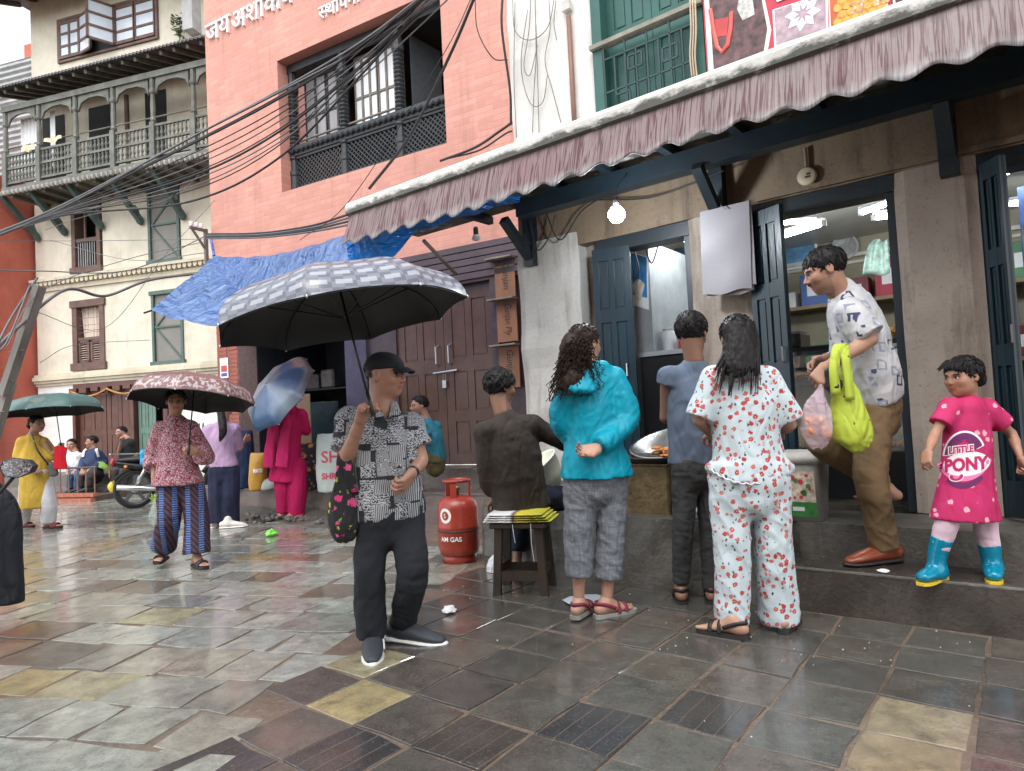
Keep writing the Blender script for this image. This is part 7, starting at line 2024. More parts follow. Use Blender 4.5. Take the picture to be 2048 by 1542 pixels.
def umbrella(C, axis, x0, R, H_, mat, grip, label, nr=8, phase=0.0, lining=UM_IN, handle=True, tip=0.05):
 C = Vector(C); A = Vector(axis).normalized()
 X = Vector(x0); X = (X - A * X.dot(A)).normalized(); Y = A.cross(X)
 grip = Vector(grip)
 um = empty('umbrella', grip, 0, label, 'umbrella')
 def rib(k, t):
  a = 2 * math.pi * k / nr + phase
  r = R * math.sin(t * math.pi * 0.5 * 0.98)
  z = H_ * (math.cos(t * math.pi * 0.5) ** 0.85 if t < 1 else 0)
  return C + (X * math.cos(a) + Y * math.sin(a)) * r + A * z
 sub, nt = 6, 14
 vs, uv, fs = [], [], []
 for k in range(nr):
  for i in range(sub):
   for j in range(nt + 1):
    f = i / sub
    t = (j / nt) * (1 - 0.045 * math.sin(math.pi * f))
    q = rib(k, t).lerp(rib(k + 1, t), f)
    q -= A * (0.018 * math.sin(math.pi * f) * t * R)
    vs.append(q); uv.append(((k + f) / nr, t))
 n = nr * sub; m = nt + 1
 for i in range(n):
  for j in range(nt): fs.append((i * m + j, i * m + j + 1, ((i + 1) % n) * m + j + 1, ((i + 1) % n) * m + j))
 o = mk('canopy', vs, fs, mat, um, True, local=False)
 ul = o.data.uv_layers.new(name='UVMap')
 for poly in o.data.polygons:
  for li in poly.loop_indices:
   vi = o.data.loops[li].vertex_index
   a, b = uv[vi]
   if a == 0 and poly.index // nt == n - 1: a = 1.0
   ul.data[li].uv = (a, b)
 ln = mk('lining', [v - A * 0.006 - (v - C).normalized() * 0.004 for v in vs], [tuple(reversed(f)) for f in fs], lining, o, True, local=False)
 hub = C + A * (H_ * 0.96)
 for k in range(nr):
  rb = MB().tube([rib(k, t) - A * 0.013 for t in (0.02, 0.2, 0.4, 0.6, 0.8, 0.97)], 0.0035, 5).build('rib', SHAFT, um, True, local=False)
  run = hub - A * (H_ * 0.9)
  MB().tube([run, rib(k, 0.5) - A * 0.014], 0.003, 5).build('stretcher', SHAFT, rb, True, local=False)
  MB().lathe([(0.003, 0), (0.005, 0.012), (0.002, 0.02)], 6, rib(k, 0.985), (rib(k, 1) - rib(k, 0.9))).build('rib_tip', STEEL, rb, True, local=False)
 dn = (grip - hub).normalized()
 MB().tube([hub + A * 0.01, grip + dn * 0.02], 0.006, 8).build('shaft', SHAFT, um, True, local=False)
 MB().tube([hub, hub + A * tip], [0.007, 0.004], 8).build('ferrule', STEEL, um, True, local=False)
 if handle: MB().tube([grip - dn * 0.05, grip + dn * 0.07], 0.011, 8).build('handle', BLACK, um, True, local=False)
 return um
dU = 3.42
Lp, Rp = at(443, 694, dU), at(935, 592, dU)
X = (Rp - Lp).normalized(); nearv = Vector((0.02, -1, 0.03)); A = X.cross(-nearv).normalized()
if A.z < 0: A = -A
umbrella(mixp(Lp, Rp, 0.5), A, X, (Rp - Lp).length / 2, 0.26, umb_mat('grey woven umbrella', 'weave'), UMB_HAND, 'large black lined umbrella with a grey woven pattern held by the old man', phase=0.02)
Lp, Rp = at(264, 803, YWd - 0.1), at(503, 806, YWd - 0.1)
X = (Rp - Lp).normalized(); A = X.cross(Vector((0, 1, -0.2))).normalized()
if A.z < 0: A = -A
gp = at(378, 893, YWd - 0.28)
umbrella(mixp(Lp, Rp, 0.5), A, X, (Rp - Lp).length / 2, 0.24, umb_mat('rose umbrella', 'red'), gp, 'dusty rose umbrella with a white printed border', phase=0.2)
Lp, Rp = at(20, 836, YEd - 0.05), at(199, 814, YEd - 0.05)
X = (Rp - Lp).normalized(); A = X.cross(Vector((0, 1, -0.06))).normalized()
if A.z < 0: A = -A
umbrella(mixp(Lp, Rp, 0.5), A, X, (Rp - Lp).length / 2, 0.24, umb_mat('green umbrella', 'green'), at(122, 893, YEd - 0.16), 'sea green umbrella at the left', phase=0.1)
umbrella(at(566, 790, 8.1), (-0.5, -0.55, 0.5), (0.6, -0.1, 0.6), 0.53, 0.25, umb_mat('blue and grey umbrella', 'blue'), at(604, 842, 8.5), 'tilted umbrella with blue and grey panels', phase=0.5, lining=M('grey lining', (0.1, 0.1, 0.11), 0.6))
# ================================================================== bags
def flow_print():
 return print_floral('black rose tote', (0.012, 0.012, 0.014), ((0.62, 0.02, 0.16), (0.75, 0.12, 0.28)), ((0.5, 0.5, 0.05), (0.2, 0.3, 0.06)), 17.0)
dO = gdepth(752, 1300)
tb = empty('tote_bag', at(692, 1075, dO - 0.05), 0, 'black tote bag printed with pink roses hanging from the old man\'s arm', 'bag')
S = Sdf()
S.loft([(at(696, 940, dO - 0.07), 0.035, 0.03), (at(690, 970, dO - 0.06), 0.05, 0.04), (at(688, 1010, dO - 0.05), 0.078, 0.05), (at(688, 1050, dO - 0.05), 0.082, 0.055), (at(690, 1070, dO - 0.05), 0.066, 0.04)], Vector((1, 0, 0)), (False, False), 0.02, 0.03)
TOTE = flow_print()
sdf_obj('bag', [(S, 0.009)], TOTE, tb, ((0.008, (24, 24, 2.5), False), (0.003, (30, 30, 10), False)))
for dx, du in ((-0.0, -14), (0.0, 12)): strap(tb, [at(692 + du, 985, dO - 0.09), at(690 + du * 0.6, 945, dO - 0.1), at(688 + du * 0.3, 915, dO - 0.1), at(690, 902, dO - 0.03), at(697, 925, dO + 0.03), at(697 + du * 0.4, 960, dO - 0.0)], 0.05, TOTE, 'strap', up=(1, 0, 0.2))
vb = empty('vegetable_bag', at(320, 1053, YWd - 0.05), 0, 'clear plastic bag of green vegetables held by the young woman in maroon', 'bag')
c = at(320, 1026, YWd - 0.05)
S = Sdf(); S.loft([(at(312, 990, YWd - 0.05), 0.018, 0.015), (at(316, 1005, YWd - 0.05), 0.05, 0.035), (c, 0.095, 0.065), (at(322, 1045, YWd - 0.05), 0.09, 0.06), (at(322, 1053, YWd - 0.05), 0.05, 0.04)], Vector((1, 0, 0)), (False, False), 0.02, 0.03)
FILM = plastic_film('clear film', (0.6, 0.7, 0.64), 0.3, 0.18)
sdf_obj('film', [(S, 0.009)], FILM, vb, ((0.008, (18, 18, 5), True),))
b = MB()
rv = random.Random(2)
for k in range(150):
 q = c + Vector((rv.gauss(0, 0.042), rv.gauss(0, 0.028), rv.uniform(-0.1, 0.1)))
 dd = Vector((rv.uniform(-1, 1), rv.uniform(-1, 1), rv.uniform(-0.6, 1))).normalized() * rv.uniform(0.02, 0.04)
 s = dd.cross(Vector((rv.uniform(-1, 1), rv.uniform(-1, 1), 0.3))).normalized() * 0.014
 b.add([q - dd, q + s, q + dd, q - s], [(0, 1, 2, 3)])
b.build('greens', M('greens', (0.1, 0.26, 0.05), 0.5, 0.5, 30), vb)
b = MB()
for k in range(14):
 a = at(309, 995, YWd - 0.05)
 b.tube([a + Vector((0, 0, -0.05)), a + Vector((rv.gauss(0, 0.02), rv.gauss(0, 0.02), rv.uniform(0.0, 0.035)))], 0.005, 5)
b.build('stems', M('lime stems', (0.35, 0.5, 0.06), 0.5), vb, local=False)
o = vb.children[-1]
rbg = empty('red_bag', at(121, 938, YEd - 0.2), 0, 'plain red cloth bag carried by the woman in yellow', 'bag')
S = Sdf(); S.loft([(at(122, 895, YEd - 0.2), 0.08, 0.02), (at(120, 915, YEd - 0.2), 0.075, 0.03), (at(121, 938, YEd - 0.2), 0.085, 0.03)], Vector((1, 0, 0)), (False, True), 0.02)
sdf_obj('bag', [(S, 0.01)], cloth('red cloth', (0.6, 0.012, 0.025)), rbg, ((0.006, (14, 14, 4), True),))
lb = empty('lime_bag', at(1705, 893, DMd - 0.3), 0, 'lime green shopping bag hanging from the forearm of the man in the doorway', 'bag')
def lime_mat():
 t = NT('lime bag cloth'); v = t.co()
 d_ = t.voro(22, v); c_ = t.xyz(t.voro(22, v, 'F1', 'Color'))
 pl = t.math('ADD', d_, t.math('MULTIPLY', t.math('SUBTRACT', t.noise(110, v, 1), 0.5), 0.4))
 m = t.math('MULTIPLY', t.step(pl, 0.16, 0.12), t.step(c_[0], 0.45, 0.46))
 cloth_bump(t, 0.9)
 return t.set(t.mix(m, (0.42, 0.52, 0.045), (0.04, 0.05, 0.01)), 0.6)
LIME = lime_mat()
S = Sdf(); S.loft([(at(1684, 760, DMd - 0.3), 0.05, 0.03), (at(1692, 800, DMd - 0.3), 0.08, 0.045), (at(1702, 850, DMd - 0.3), 0.105, 0.06), (at(1708, 880, DMd - 0.3), 0.1, 0.055), (at(1706, 893, DMd - 0.3), 0.06, 0.03)], Vector((1, 0, 0.1)), (False, False), 0.02, 0.04)
sdf_obj('bag', [(S, 0.008)], LIME, lb, ((0.007, (22, 22, 3), False), (0.003, (30, 30, 12), False)))
strap(lb, [at(1672, 790, DMd - 0.36), at(1668, 740, DMd - 0.36), at(1674, 700, DMd - 0.33), at(1684, 690, DMd - 0.26), at(1690, 720, DMd - 0.2), at(1690, 780, DMd - 0.24)], 0.05, LIME, 'strap', up=(1, 0, 0))
strap(lb, [at(1700, 800, DMd - 0.36), at(1696, 750, DMd - 0.36), at(1690, 705, DMd - 0.34), at(1688, 692, DMd - 0.26), at(1694, 720, DMd - 0.2)], 0.045, LIME, 'strap', up=(1, 0, 0))
sb_ = empty('snack_bag', at(1632, 880, DMd - 0.32), 0, 'pinkish plastic bag of orange fried snacks in the hand of the man in the doorway', 'bag')
S = Sdf(); S.loft([(at(1645, 768, DMd - 0.32), 0.012, 0.012), (at(1640, 785, DMd - 0.32), 0.03, 0.025), (at(1634, 820, DMd - 0.32), 0.065, 0.045), (at(1632, 860, DMd - 0.32), 0.085, 0.06), (at(1632, 880, DMd - 0.32), 0.06, 0.045)], Vector((1, 0, 0)), (False, False), 0.02, 0.03)
sdf_obj('film', [(S, 0.008)], plastic_film('pink film', (0.75, 0.6, 0.66), 0.42, 0.15), sb_, ((0.01, (16, 16, 4), True),))
c = at(1632, 853, DMd - 0.32)
for k in range(22):
 q = c + Vector((rv.uniform(-0.06, 0.06), rv.uniform(-0.035, 0.035), rv.uniform(-0.055, 0.04)))
 e = MB().lathe([(0.004, -0.012), (0.022, -0.008), (0.026, 0.0), (0.02, 0.009), (0.004, 0.012)], 8, q, Vector((rv.uniform(-1, 1), rv.uniform(-1, 1), rv.uniform(-1, 1)))).build('snack', M('fried orange', (0.62, 0.2, 0.025), 0.5, 0.4, 30, 0.4), sb_, True, local=False)
bk = empty('black_pouch', at(1668, 765, DMd - 0.34), 0, 'small black pouch held in the hand above the snack bag', 'pouch')
S = Sdf(); S.loft([(at(1660, 742, DMd - 0.34), 0.03, 0.02), (at(1668, 772, DMd - 0.34), 0.045, 0.025)], Vector((1, 0, 0)), (False, False), 0.01)
sdf_obj('pouch', [(S, 0.008)], BLACK, bk, ((0.006, (20, 20, 20), True),))
# ================================================================== lettering laid on curved things
def decal(name, vs, fs, f, target, mat, parent, lift=0.002, fwd=None):
 """project flat outline points onto a mesh along the direction fwd"""
 me = target.data
 M_ = pmat(target)
 bvh = BVHTree.FromPolygons([M_ @ v.co for v in me.vertices], [tuple(p.vertices) for p in me.polygons])
 out = []
 for v in vs:
  p0 = f(v)
  hit = bvh.ray_cast(p0 - fwd * 0.6, fwd, 1.5)
  q = hit[0] - fwd * lift if hit[0] is not None else p0
  out.append(q)
 return mk(name, out, fs, mat, parent, local=False)
def subdiv(vs, fs, n=1):
 bm = bmesh.new()
 bv = [bm.verts.new(v) for v in vs]
 for f in fs:
  try: bm.faces.new([bv[i] for i in f])
  except ValueError: pass
 bmesh.ops.triangulate(bm, faces=bm.faces)
 for _ in range(n): bmesh.ops.subdivide_edges(bm, edges=[e for e in bm.edges if e.calc_length() > 0.02], cuts=1)
 bmesh.ops.triangulate(bm, faces=bm.faces)
 bm.verts.index_update()
 out = [v.co.copy() for v in bm.verts], [tuple(v.index for v in f.verts) for f in bm.faces]
 bm.free()
 return out
def disc(cx, cy, rx, ry=None, a0=0, a1=360, r_in=0.0, n=40):
 ry = ry or rx
 vs, fs = [], []
 for k in range(n + 1):
  a = math.radians(a0 + (a1 - a0) * k / n)
  vs += [Vector((cx + rx * math.cos(a), cy + ry * math.sin(a), 0)), Vector((cx + rx * r_in * math.cos(a), cy + ry * r_in * math.sin(a), 0))]
 for k in range(n): fs.append((2 * k, 2 * k + 2, 2 * k + 3, 2 * k + 1))
 return vs, fs
cg = at(1928, 908, GId)
gx = Vector((0.97, 0.1, 0.03)).normalized(); gz = Vector((0.05, 0, 1)).normalized()
fw = ray(1928, 908).normalized()
PK = {'w': M('dress white', (0.8, 0.78, 0.8), 0.7, 0.03), 'p': M('dress plum', (0.13, 0.012, 0.1), 0.7), 'm': M('dress deep pink', (0.5, 0.01, 0.11), 0.7), 'l': M('dress rose', (0.78, 0.2, 0.42), 0.7)}
mapf = lambda v: cg + gx * v.x + gz * v.y - fw * 0.0
def dd_(name, geo, m, lift):
 vs, fs = subdiv(*geo, n=2)
 decal(name, vs, fs, mapf, dress, PK[m], dress, lift, fw)
dd_('printed_arch', disc(0.0, -0.01, 0.118, 0.125, 20, 175, 0.62), 'w', 0.0015)
dd_('printed_arch', disc(0.0, -0.01, 0.108, 0.115, 22, 173, 0.6), 'p', 0.0022)
dd_('printed_arch', disc(0.0, -0.01, 0.078, 0.082, 22, 173, 0.0), 'm', 0.0022)
dd_('printed_band', disc(0.0, 0.03, 0.165, 0.2, 232, 308, 0.86), 'p', 0.0015)
dd_('printed_band', disc(0.0, 0.03, 0.165, 0.165, 205, 335, 0.84), 'l', 0.0018)
dd_('printed_plate', disc(0.012, -0.05, 0.128, 0.06, 0, 360, 0.0), 'w', 0.0026)
def word(s, size, x, y, m, lift, bold=0.0, shear=0.0):
 vs, fs = text_mesh(s, size, 0, shear, bold)
 w_ = max(v.x for v in vs)
 dd_('printed_word', ([Vector((v.x - w_ / 2 + x, v.y + y, 0)) for v in vs], fs), m, lift)
word('LITTLE', 0.046, -0.015, 0.008, 'w', 0.0032, 0.006); word('LITTLE', 0.046, -0.015, 0.008, 'm', 0.004, 0.0018)
word('PONY', 0.086, 0.012, -0.08, 'm', 0.0035, 0.004)
dd_('printed_tail', disc(-0.045, -0.108, 0.042, 0.026, 150, 390, 0.45), 'w', 0.0024)
dd_('printed_tail', disc(-0.045, -0.108, 0.037, 0.021, 150, 390, 0.5), 'm', 0.0032)
# ================================================================== gas cylinder
gb = onz(920, 1122); dG = gdepth(920, 1122)
gc = empty('gas_cylinder', gb, 0, 'red gas cylinder with white lettering standing on the paving', 'gas cylinder')
GRED = NT('chipped red enamel'); v_ = GRED.co()
GRED = (lambda t: t.set(t.mix(t.step(t.noise(9, v_, 7, 0.75), 0.6, 0.64), t.ramp(t.noise(3, v_, 6, 0.7), [(0.3, (0.22, 0.025, 0.014)), (0.7, (0.34, 0.045, 0.024))]), (0.05, 0.03, 0.025)), 0.32))(GRED)
gbody = MB().lathe([(0.02, 0.05), (0.12, 0.05), (0.155, 0.075), (0.168, 0.12), (0.17, 0.28), (0.172, 0.285), (0.172, 0.3), (0.17, 0.305), (0.168, 0.44), (0.155, 0.49), (0.12, 0.525), (0.05, 0.54), (0.01, 0.542)], 40).build('cylinder', GRED, gc, True)
MB().lathe([(0.135, 0.0), (0.14, 0.0), (0.138, 0.07), (0.133, 0.07)], 32).build('foot_ring', GRED, gc, True)
MB().lathe([(0.1, 0.655), (0.115, 0.65), (0.118, 0.67), (0.1, 0.675), (0.1, 0.655)], 32, cap=False).build('collar', GRED, gc, True)
for a in (20, 140, 260):
 q = Vector((math.cos(math.radians(a)) * 0.106, math.sin(math.radians(a)) * 0.106, 0)); tn_ = Vector((-q.y, q.x, 0)).normalized()
 MB().add([q + tn_ * sx * 0.025 + Vector((0, 0, zz)) + q.normalized() * dn_ for zz in (0.5, 0.66) for dn_ in (-0.004, 0.004) for sx in (-1, 1)], [(0, 1, 5, 4), (2, 6, 7, 3), (0, 4, 6, 2), (1, 3, 7, 5), (4, 5, 7, 6)]).build('collar_stay', GRED, gc)
MB().lathe([(0.018, 0.535), (0.018, 0.58), (0.028, 0.585), (0.028, 0.61), (0.014, 0.62)], 12).build('valve', M('brass valve', (0.25, 0.2, 0.1), 0.35, metal=0.8), gc, True)
MB().lathe([(0.1695, 0.258), (0.1725, 0.26), (0.1725, 0.268), (0.1695, 0.27)], 40, cap=False).build('dark_band', SOLE_K, gc, True)
GW = M('cylinder white paint', (0.72, 0.7, 0.66), 0.5, 0.1)
def on_cyl(geo, ang0, z0, r, name, m):
 vs, fs = subdiv(*geo, n=1)
 mk(name, [(r * math.cos(ang0 + v.x / 0.17), r * math.sin(ang0 + v.x / 0.17), z0 + v.y) for v in vs], fs, m, gbody)
on_cyl(disc(0, 0, 0.055, 0.06), math.radians(-122), 0.395, 0.1705, 'white_roundel', GW)
on_cyl(disc(0, 0, 0.032, 0.036), math.radians(-122), 0.395, 0.1715, 'red_roundel', GRED)
vs, fs = text_mesh('S', 0.05); on_cyl(([Vector((v.x - 0.015, v.y - 0.017, 0)) for v in vs], fs), math.radians(-122), 0.395, 0.1722, 'lettering', GW)
vs, fs = text_mesh('AM GAS', 0.052, 0, 0, 0.001); on_cyl((vs, fs), math.radians(-140), 0.19, 0.1712, 'lettering', GW)
# ================================================================== stool with folded sacks
ST = M('dark stool wood', (0.035, 0.024, 0.017), 0.45, 0.35, 8, 0.3, stretch=(1, 1, 0.3))
sp0 = at(1052, 1195, 4.5); sp0.z = 0
stl = empty('wooden_stool', sp0, math.radians(-14), 'dark wooden stool under the man in the brown sweater', 'stool')
for sx_ in (-1, 1):
 for sy_ in (-1, 1):
  MB().beam((sx_ * 0.16, sy_ * 0.13, 0.0), (sx_ * 0.135, sy_ * 0.11, 0.44), 0.05, 0.05).build('leg', ST, stl)
for sy_ in (-1, 1): MB().beam((-0.15, sy_ * 0.125, 0.13), (0.15, sy_ * 0.125, 0.13), 0.035, 0.06).build('stretcher', ST, stl)
for sx_ in (-1, 1): MB().beam((sx_ * 0.152, -0.12, 0.16), (sx_ * 0.152, 0.12, 0.16), 0.035, 0.06).build('stretcher', ST, stl)
MB().box(-0.19, 0.19, -0.16, 0.16, 0.44, 0.475).build('seat', ST, stl, bevel=0.006)
fsk = empty('folded_sacks', sp0 + Vector((0, 0, 0.475)), math.radians(-14), 'folded white and yellow sacks used as a cushion on the stool', 'sacks')
def sackmat():
 t = NT('printed sack'); x, y, z = t.xyz()
 f = t.math('ADD', x, t.math('MULTIPLY', t.noise(9), 0.05))
 return t.set(t.ramp(t.step(f, -0.2, 0.2), [(0.0, (0.68, 0.68, 0.67)), (0.44, (0.7, 0.7, 0.68)), (0.5, (0.12, 0.04, 0.06)), (0.58, (0.6, 0.5, 0.06)), (1.0, (0.4, 0.38, 0.03))]), 0.45)
SKM = sackmat()
for k in range(4):
 S = Sdf(); S.loft([(pmat(fsk) @ Vector((-0.23 + 0.01 * k, 0, 0.012 + 0.014 * k)), 0.17, 0.009), (pmat(fsk) @ Vector((0.0, 0, 0.01 + 0.015 * k)), 0.18, 0.01), (pmat(fsk) @ Vector((0.23 - 0.02 * k, 0, 0.014 + 0.014 * k)), 0.17, 0.008)], Vector((0.24, 0.97, 0)), (False, False), 0.0, 0.02)
 sdf_obj('sack', [(S, 0.008)], SKM, fsk, ((0.004, (8, 8, 8), False),))
MB().tube([(-0.02, -0.19, 0.0), (-0.015, -0.19, -0.06), (-0.01, -0.18, -0.12)], 0.002, 4).tube([(0.1, -0.18, 0.0), (0.1, -0.19, -0.12), (0.11, -0.18, -0.24)], 0.002, 4).build('loose_thread', WHT, fsk)
# ================================================================== frying place
RUST = M('rusty oil tin', (0.16, 0.11, 0.045), 0.45, 0.6, 12, 0.4, dirt=0.95, dirtc=(0.03, 0.02, 0.012), metal=0.3)
tin = empty('oil_tin_stove', FR.P(1.06, -0.28, 0.47), FR.rz, 'rusty square oil tin used as a stove on the platform', 'stove')
MB().box(-0.17, 0.15, -0.15, 0.13, 0.0, 0.33).build('tin', RUST, tin, bevel=0.012)
MB().box(-0.175, 0.155, -0.155, 0.135, 0.325, 0.335).box(-0.173, 0.153, -0.153, 0.133, 0.0, 0.012).build('rim', RUST, tin)
MB().box(-0.19, -0.175, -0.05, 0.03, 0.02, 0.1).build('burner_tap', BLACK, tin)
pan = empty('frying_pan', FR.P(1.02, -0.3, 0.805), FR.rz, 'blackened frying pan of hot oil on the oil tin', 'pan')
MB().lathe([(0.0, 0.0), (0.16, 0.0), (0.27, 0.035), (0.275, 0.05), (0.265, 0.05), (0.155, 0.012), (0.0, 0.012)], 36).build('pan', M('sooty iron', (0.03, 0.028, 0.026), 0.4, 0.3, metal=0.5), pan, True)
MB().lathe([(0.0, 0.034), (0.235, 0.034)], 36, cap=False).build('oil', M('brown oil', (0.1, 0.05, 0.02), 0.05), pan)
FRY = M('fried jalebi', (0.5, 0.17, 0.025), 0.35, 0.4, 20, 0.4)
fh = empty('fried_sweets', FR.P(0.93, -0.33, 0.85), FR.rz, 'heap of orange fried sweets at the edge of the pan', 'sweets')
for k in range(14):
 a = rv.uniform(0, 6.28); r = rv.uniform(0.0, 0.13)
 c0 = Vector((r * math.cos(a), r * math.sin(a), 0.01 + rv.uniform(0, 0.045)))
 pts = [c0 + Vector(((0.012 + 0.0016 * i) * math.cos(i * 0.8), (0.012 + 0.0016 * i) * math.sin(i * 0.8), 0.004 * math.sin(i))) for i in range(18)]
 MB().tube(pts, 0.007, 6).build('sweet_coil', FRY, fh, True)
bas = empty('aluminium_basin', FR.P(0.95, -0.62, 0.74), FR.rz, 'large tilted aluminium basin behind the frying pan', 'basin')
MB().lathe([(0.0, 0.0), (0.2, 0.005), (0.3, 0.06), (0.37, 0.15), (0.39, 0.155), (0.39, 0.165), (0.365, 0.165), (0.29, 0.075), (0.19, 0.02), (0.0, 0.015)], 44, (0, 0, 0.05), (0.05, 0.28, 1)).build('basin', M('brushed aluminium', (0.62, 0.62, 0.63), 0.25, 0.1, 3, metal=1.0), bas, True)
mkb = empty('mixing_bowl', FR.P(1.98, -0.35, 0.47), FR.rz, 'white batter bowl beside the man on the stool', 'bowl')
MB().lathe([(0.0, 0.0), (0.1, 0.0), (0.17, 0.1), (0.2, 0.22), (0.21, 0.225), (0.2, 0.235), (0.185, 0.22), (0.15, 0.1), (0.0, 0.02)], 36, (0, 0, 0.12), (0.35, 0.45, 0.8)).build('bowl', M('cream plastic', (0.62, 0.62, 0.52), 0.4, 0.1), mkb, True)
MB().lathe([(0.0, 0.14), (0.165, 0.14)], 24, (0, 0, 0.12), (0.35, 0.45, 0.8), False).build('batter', M('batter', (0.66, 0.62, 0.5), 0.3), mkb)
MB().box(-0.2, 0.2, -0.2, 0.2, 0.0, 0.16).build('bowl_stand', CONC, mkb)
pc = empty('pink_tumbler', at(972, 998, 5.2), 0, 'bright pink plastic tumbler beside the man on the stool', 'tumbler')
pc.location = FR.P(2.3, -0.12, 0.47)
MB().lathe([(0.0, 0.0), (0.045, 0.0), (0.058, 0.13), (0.054, 0.13), (0.042, 0.008), (0.0, 0.008)], 20).build('tumbler', M('pink plastic', (0.75, 0.08, 0.3), 0.35), pc, True)
bu = empty('square_bucket', FR.P(0.13, -0.5, 0.437), FR.rz, 'grey lidded square bucket with a green and red label by the step', 'bucket')
def rsq(w, z, r=0.04, n=4):
 return [Vector((x, y, z)) for x, y in [(cx + r * math.cos(math.radians(a0 + 90 * i / n)), cy + r * math.sin(math.radians(a0 + 90 * i / n))) for cx, cy, a0 in ((w - r, w - r, 0), (-w + r, w - r, 90), (-w + r, -w + r, 180), (w - r, -w + r, 270)) for i in range(n + 1)]]
BKM = M('grubby grey bucket', (0.36, 0.35, 0.32), 0.5, 0.2, 6, dirt=0.5)
MB().rings([rsq(0.115, 0), rsq(0.135, 0.36), rsq(0.135, 0.37)]).build('bucket', BKM, bu, True)
MB().rings([rsq(0.145, 0.355), rsq(0.147, 0.4), rsq(0.138, 0.405), rsq(0.136, 0.425), rsq(0.12, 0.428)]).build('lid', BKM, bu, True)
lab = lambda x, z, k: Vector((x, 0.1165 + 0.02 * (z / 0.36) + 0.0012 * k, z))
def quad(name, x0, x1, z0, z1, k, m, par): return mk(name, [lab(x0, z0, k), lab(x1, z0, k), lab(x1, z1, k), lab(x0, z1, k)], [(0, 1, 2, 3)], m, par)
quad('label', -0.1, 0.1, 0.03, 0.31, 1, M('label print', (0.5, 0.42, 0.34), 0.5, 0.6, 30), bu)
quad('label_green', -0.1, 0.1, 0.03, 0.12, 2, M('label green', (0.03, 0.16, 0.03), 0.5, 0.3, 30), bu)
quad('label_box', -0.03, 0.04, 0.065, 0.09, 3, M('label pale', (0.5, 0.55, 0.5), 0.5), bu)
for k in range(16):
 x_, z_ = rv.uniform(-0.085, 0.085), rv.uniform(0.14, 0.29)
 r_ = rv.uniform(0.008, 0.018)
 mk('label_berry', [lab(x_ + r_ * math.cos(a), z_ + r_ * math.sin(a), 3) for a in [2 * math.pi * i / 8 for i in range(8)]], [tuple(range(8))], M('berry red', (0.5, 0.03, 0.04), 0.5) if k % 3 else M('label leaf', (0.04, 0.2, 0.05), 0.5), bu)
pl = empty('paper_stack', FR.P(0.62, -0.15, 0.47), FR.rz, 'stack of newspaper sheets on the platform behind the young man', 'papers')
for k in range(7): MB().box(-0.14 + rv.uniform(-0.01, 0.01), 0.14, -0.1, 0.1 + rv.uniform(-0.01, 0.01), 0.001 + 0.007 * k, 0.006 + 0.007 * k).build('sheet', M('newsprint', (0.5, 0.5, 0.5), 0.8, 0.4, 40), pl)
cp = empty('snack_packets', FR.P(0.6, -0.2, 0.525), FR.rz, 'red and green packets lying on the newspaper stack', 'packets')
for k, cc_ in enumerate(((0.5, 0.05, 0.12), (0.05, 0.25, 0.12), (0.5, 0.06, 0.1))):
 MB().rings([[Vector((-0.08 + 0.08 * k + 0.045 * math.cos(2 * math.pi * i / 10) * sc__, -0.02 + 0.05 * math.sin(2 * math.pi * i / 10) * sc__, zz)) for i in range(10)] for sc__, zz in ((0.9, 0.0), (1.0, 0.012), (0.85, 0.03), (0.3, 0.036))]).build('packet', M('packet %d' % k, cc_, 0.3), cp, True)
# ================================================================== shop front fittings
hs = empty('hanging_sheets', FR.P(0.62, -0.74, 2.6), FR.rz, 'white plastic sheets hanging on the pier between the doorways', 'sheets')
SHT = M('grey white sheet', (0.21, 0.195, 0.21), 0.5, 0.08, 3)
for k, (x0, x1, zb, yy) in enumerate(((-0.19, 0.17, -0.62, 0.0), (-0.2, 0.12, -0.6, -0.012), (-0.16, 0.18, -0.635, -0.022))):
 o = MB().sheet(lambda a, c_: Vector((x0 + (x1 - x0) * a - 0.02 * (1 - c_) * (k - 1), yy + 0.005 * math.sin(a * 5 + k) * (1 - c_) + 0.003 * math.sin(c_ * 9 + a * 3), zb * (1 - c_) + 0.01 * math.sin(a * 8 + k) * (1 - c_))), 14, 14).build('sheet', SHT, hs); thick(o, 0.002)
MB().tube([(0, 0.02, 0.03), (0.0, 0.03, 0.0), (-0.03, 0.03, -0.03)], 0.004, 5).build('hook', BLACK, hs)
jb = empty('round_junction_cover', FR.P(0.046, WN + 0.02, 2.83), FR.rz, 'round cream cover on the brown band above the middle doorway', 'fitting')
q = FR.px(1613, 352, WN + 0.03); jb.location = FR.P(q.x, WN + 0.005, q.z)
MB().lathe([(0.062, 0.0), (0.064, 0.02), (0.05, 0.03), (0.0, 0.032)], 28, (0, 0, 0), (0, 1, 0)).build('cover', M('aged cream plastic', (0.5, 0.43, 0.3), 0.5, 0.2), jb, True)
for k in range(5): MB().box(-0.025 + 0.012 * (k % 3), -0.015 + 0.012 * (k % 3), 0.032, 0.034, -0.015 + 0.02 * (k // 3), -0.002 + 0.02 * (k // 3)).build('slot', BLACK, jb)
MB().tube([(0, 0.01, 0.06), (0.0, 0.01, 0.2)], 0.012, 6).build('conduit', M('conduit', (0.2, 0.14, 0.1), 0.6), jb)
for k, pts in enumerate((((1180, 400), (1300, 395), (1400, 360), (1450, 340)), ((1090, 420), (1120, 480), (1165, 420), (1230, 380)), ((1060, 440), (1075, 500), (1100, 470), (1110, 430)))):
 o = MB().tube(spline([FR.P(*FR.px(u, v, WN + 0.12)) for u, v in pts], 8), 0.006, 5).build('cable', CAB, None, True)
 tag(o, ('black cable sagging along the band above the left doorway', 'black cable looping beside the bulb', 'black cable tangle at the head of the white pillar')[k], 'cable')
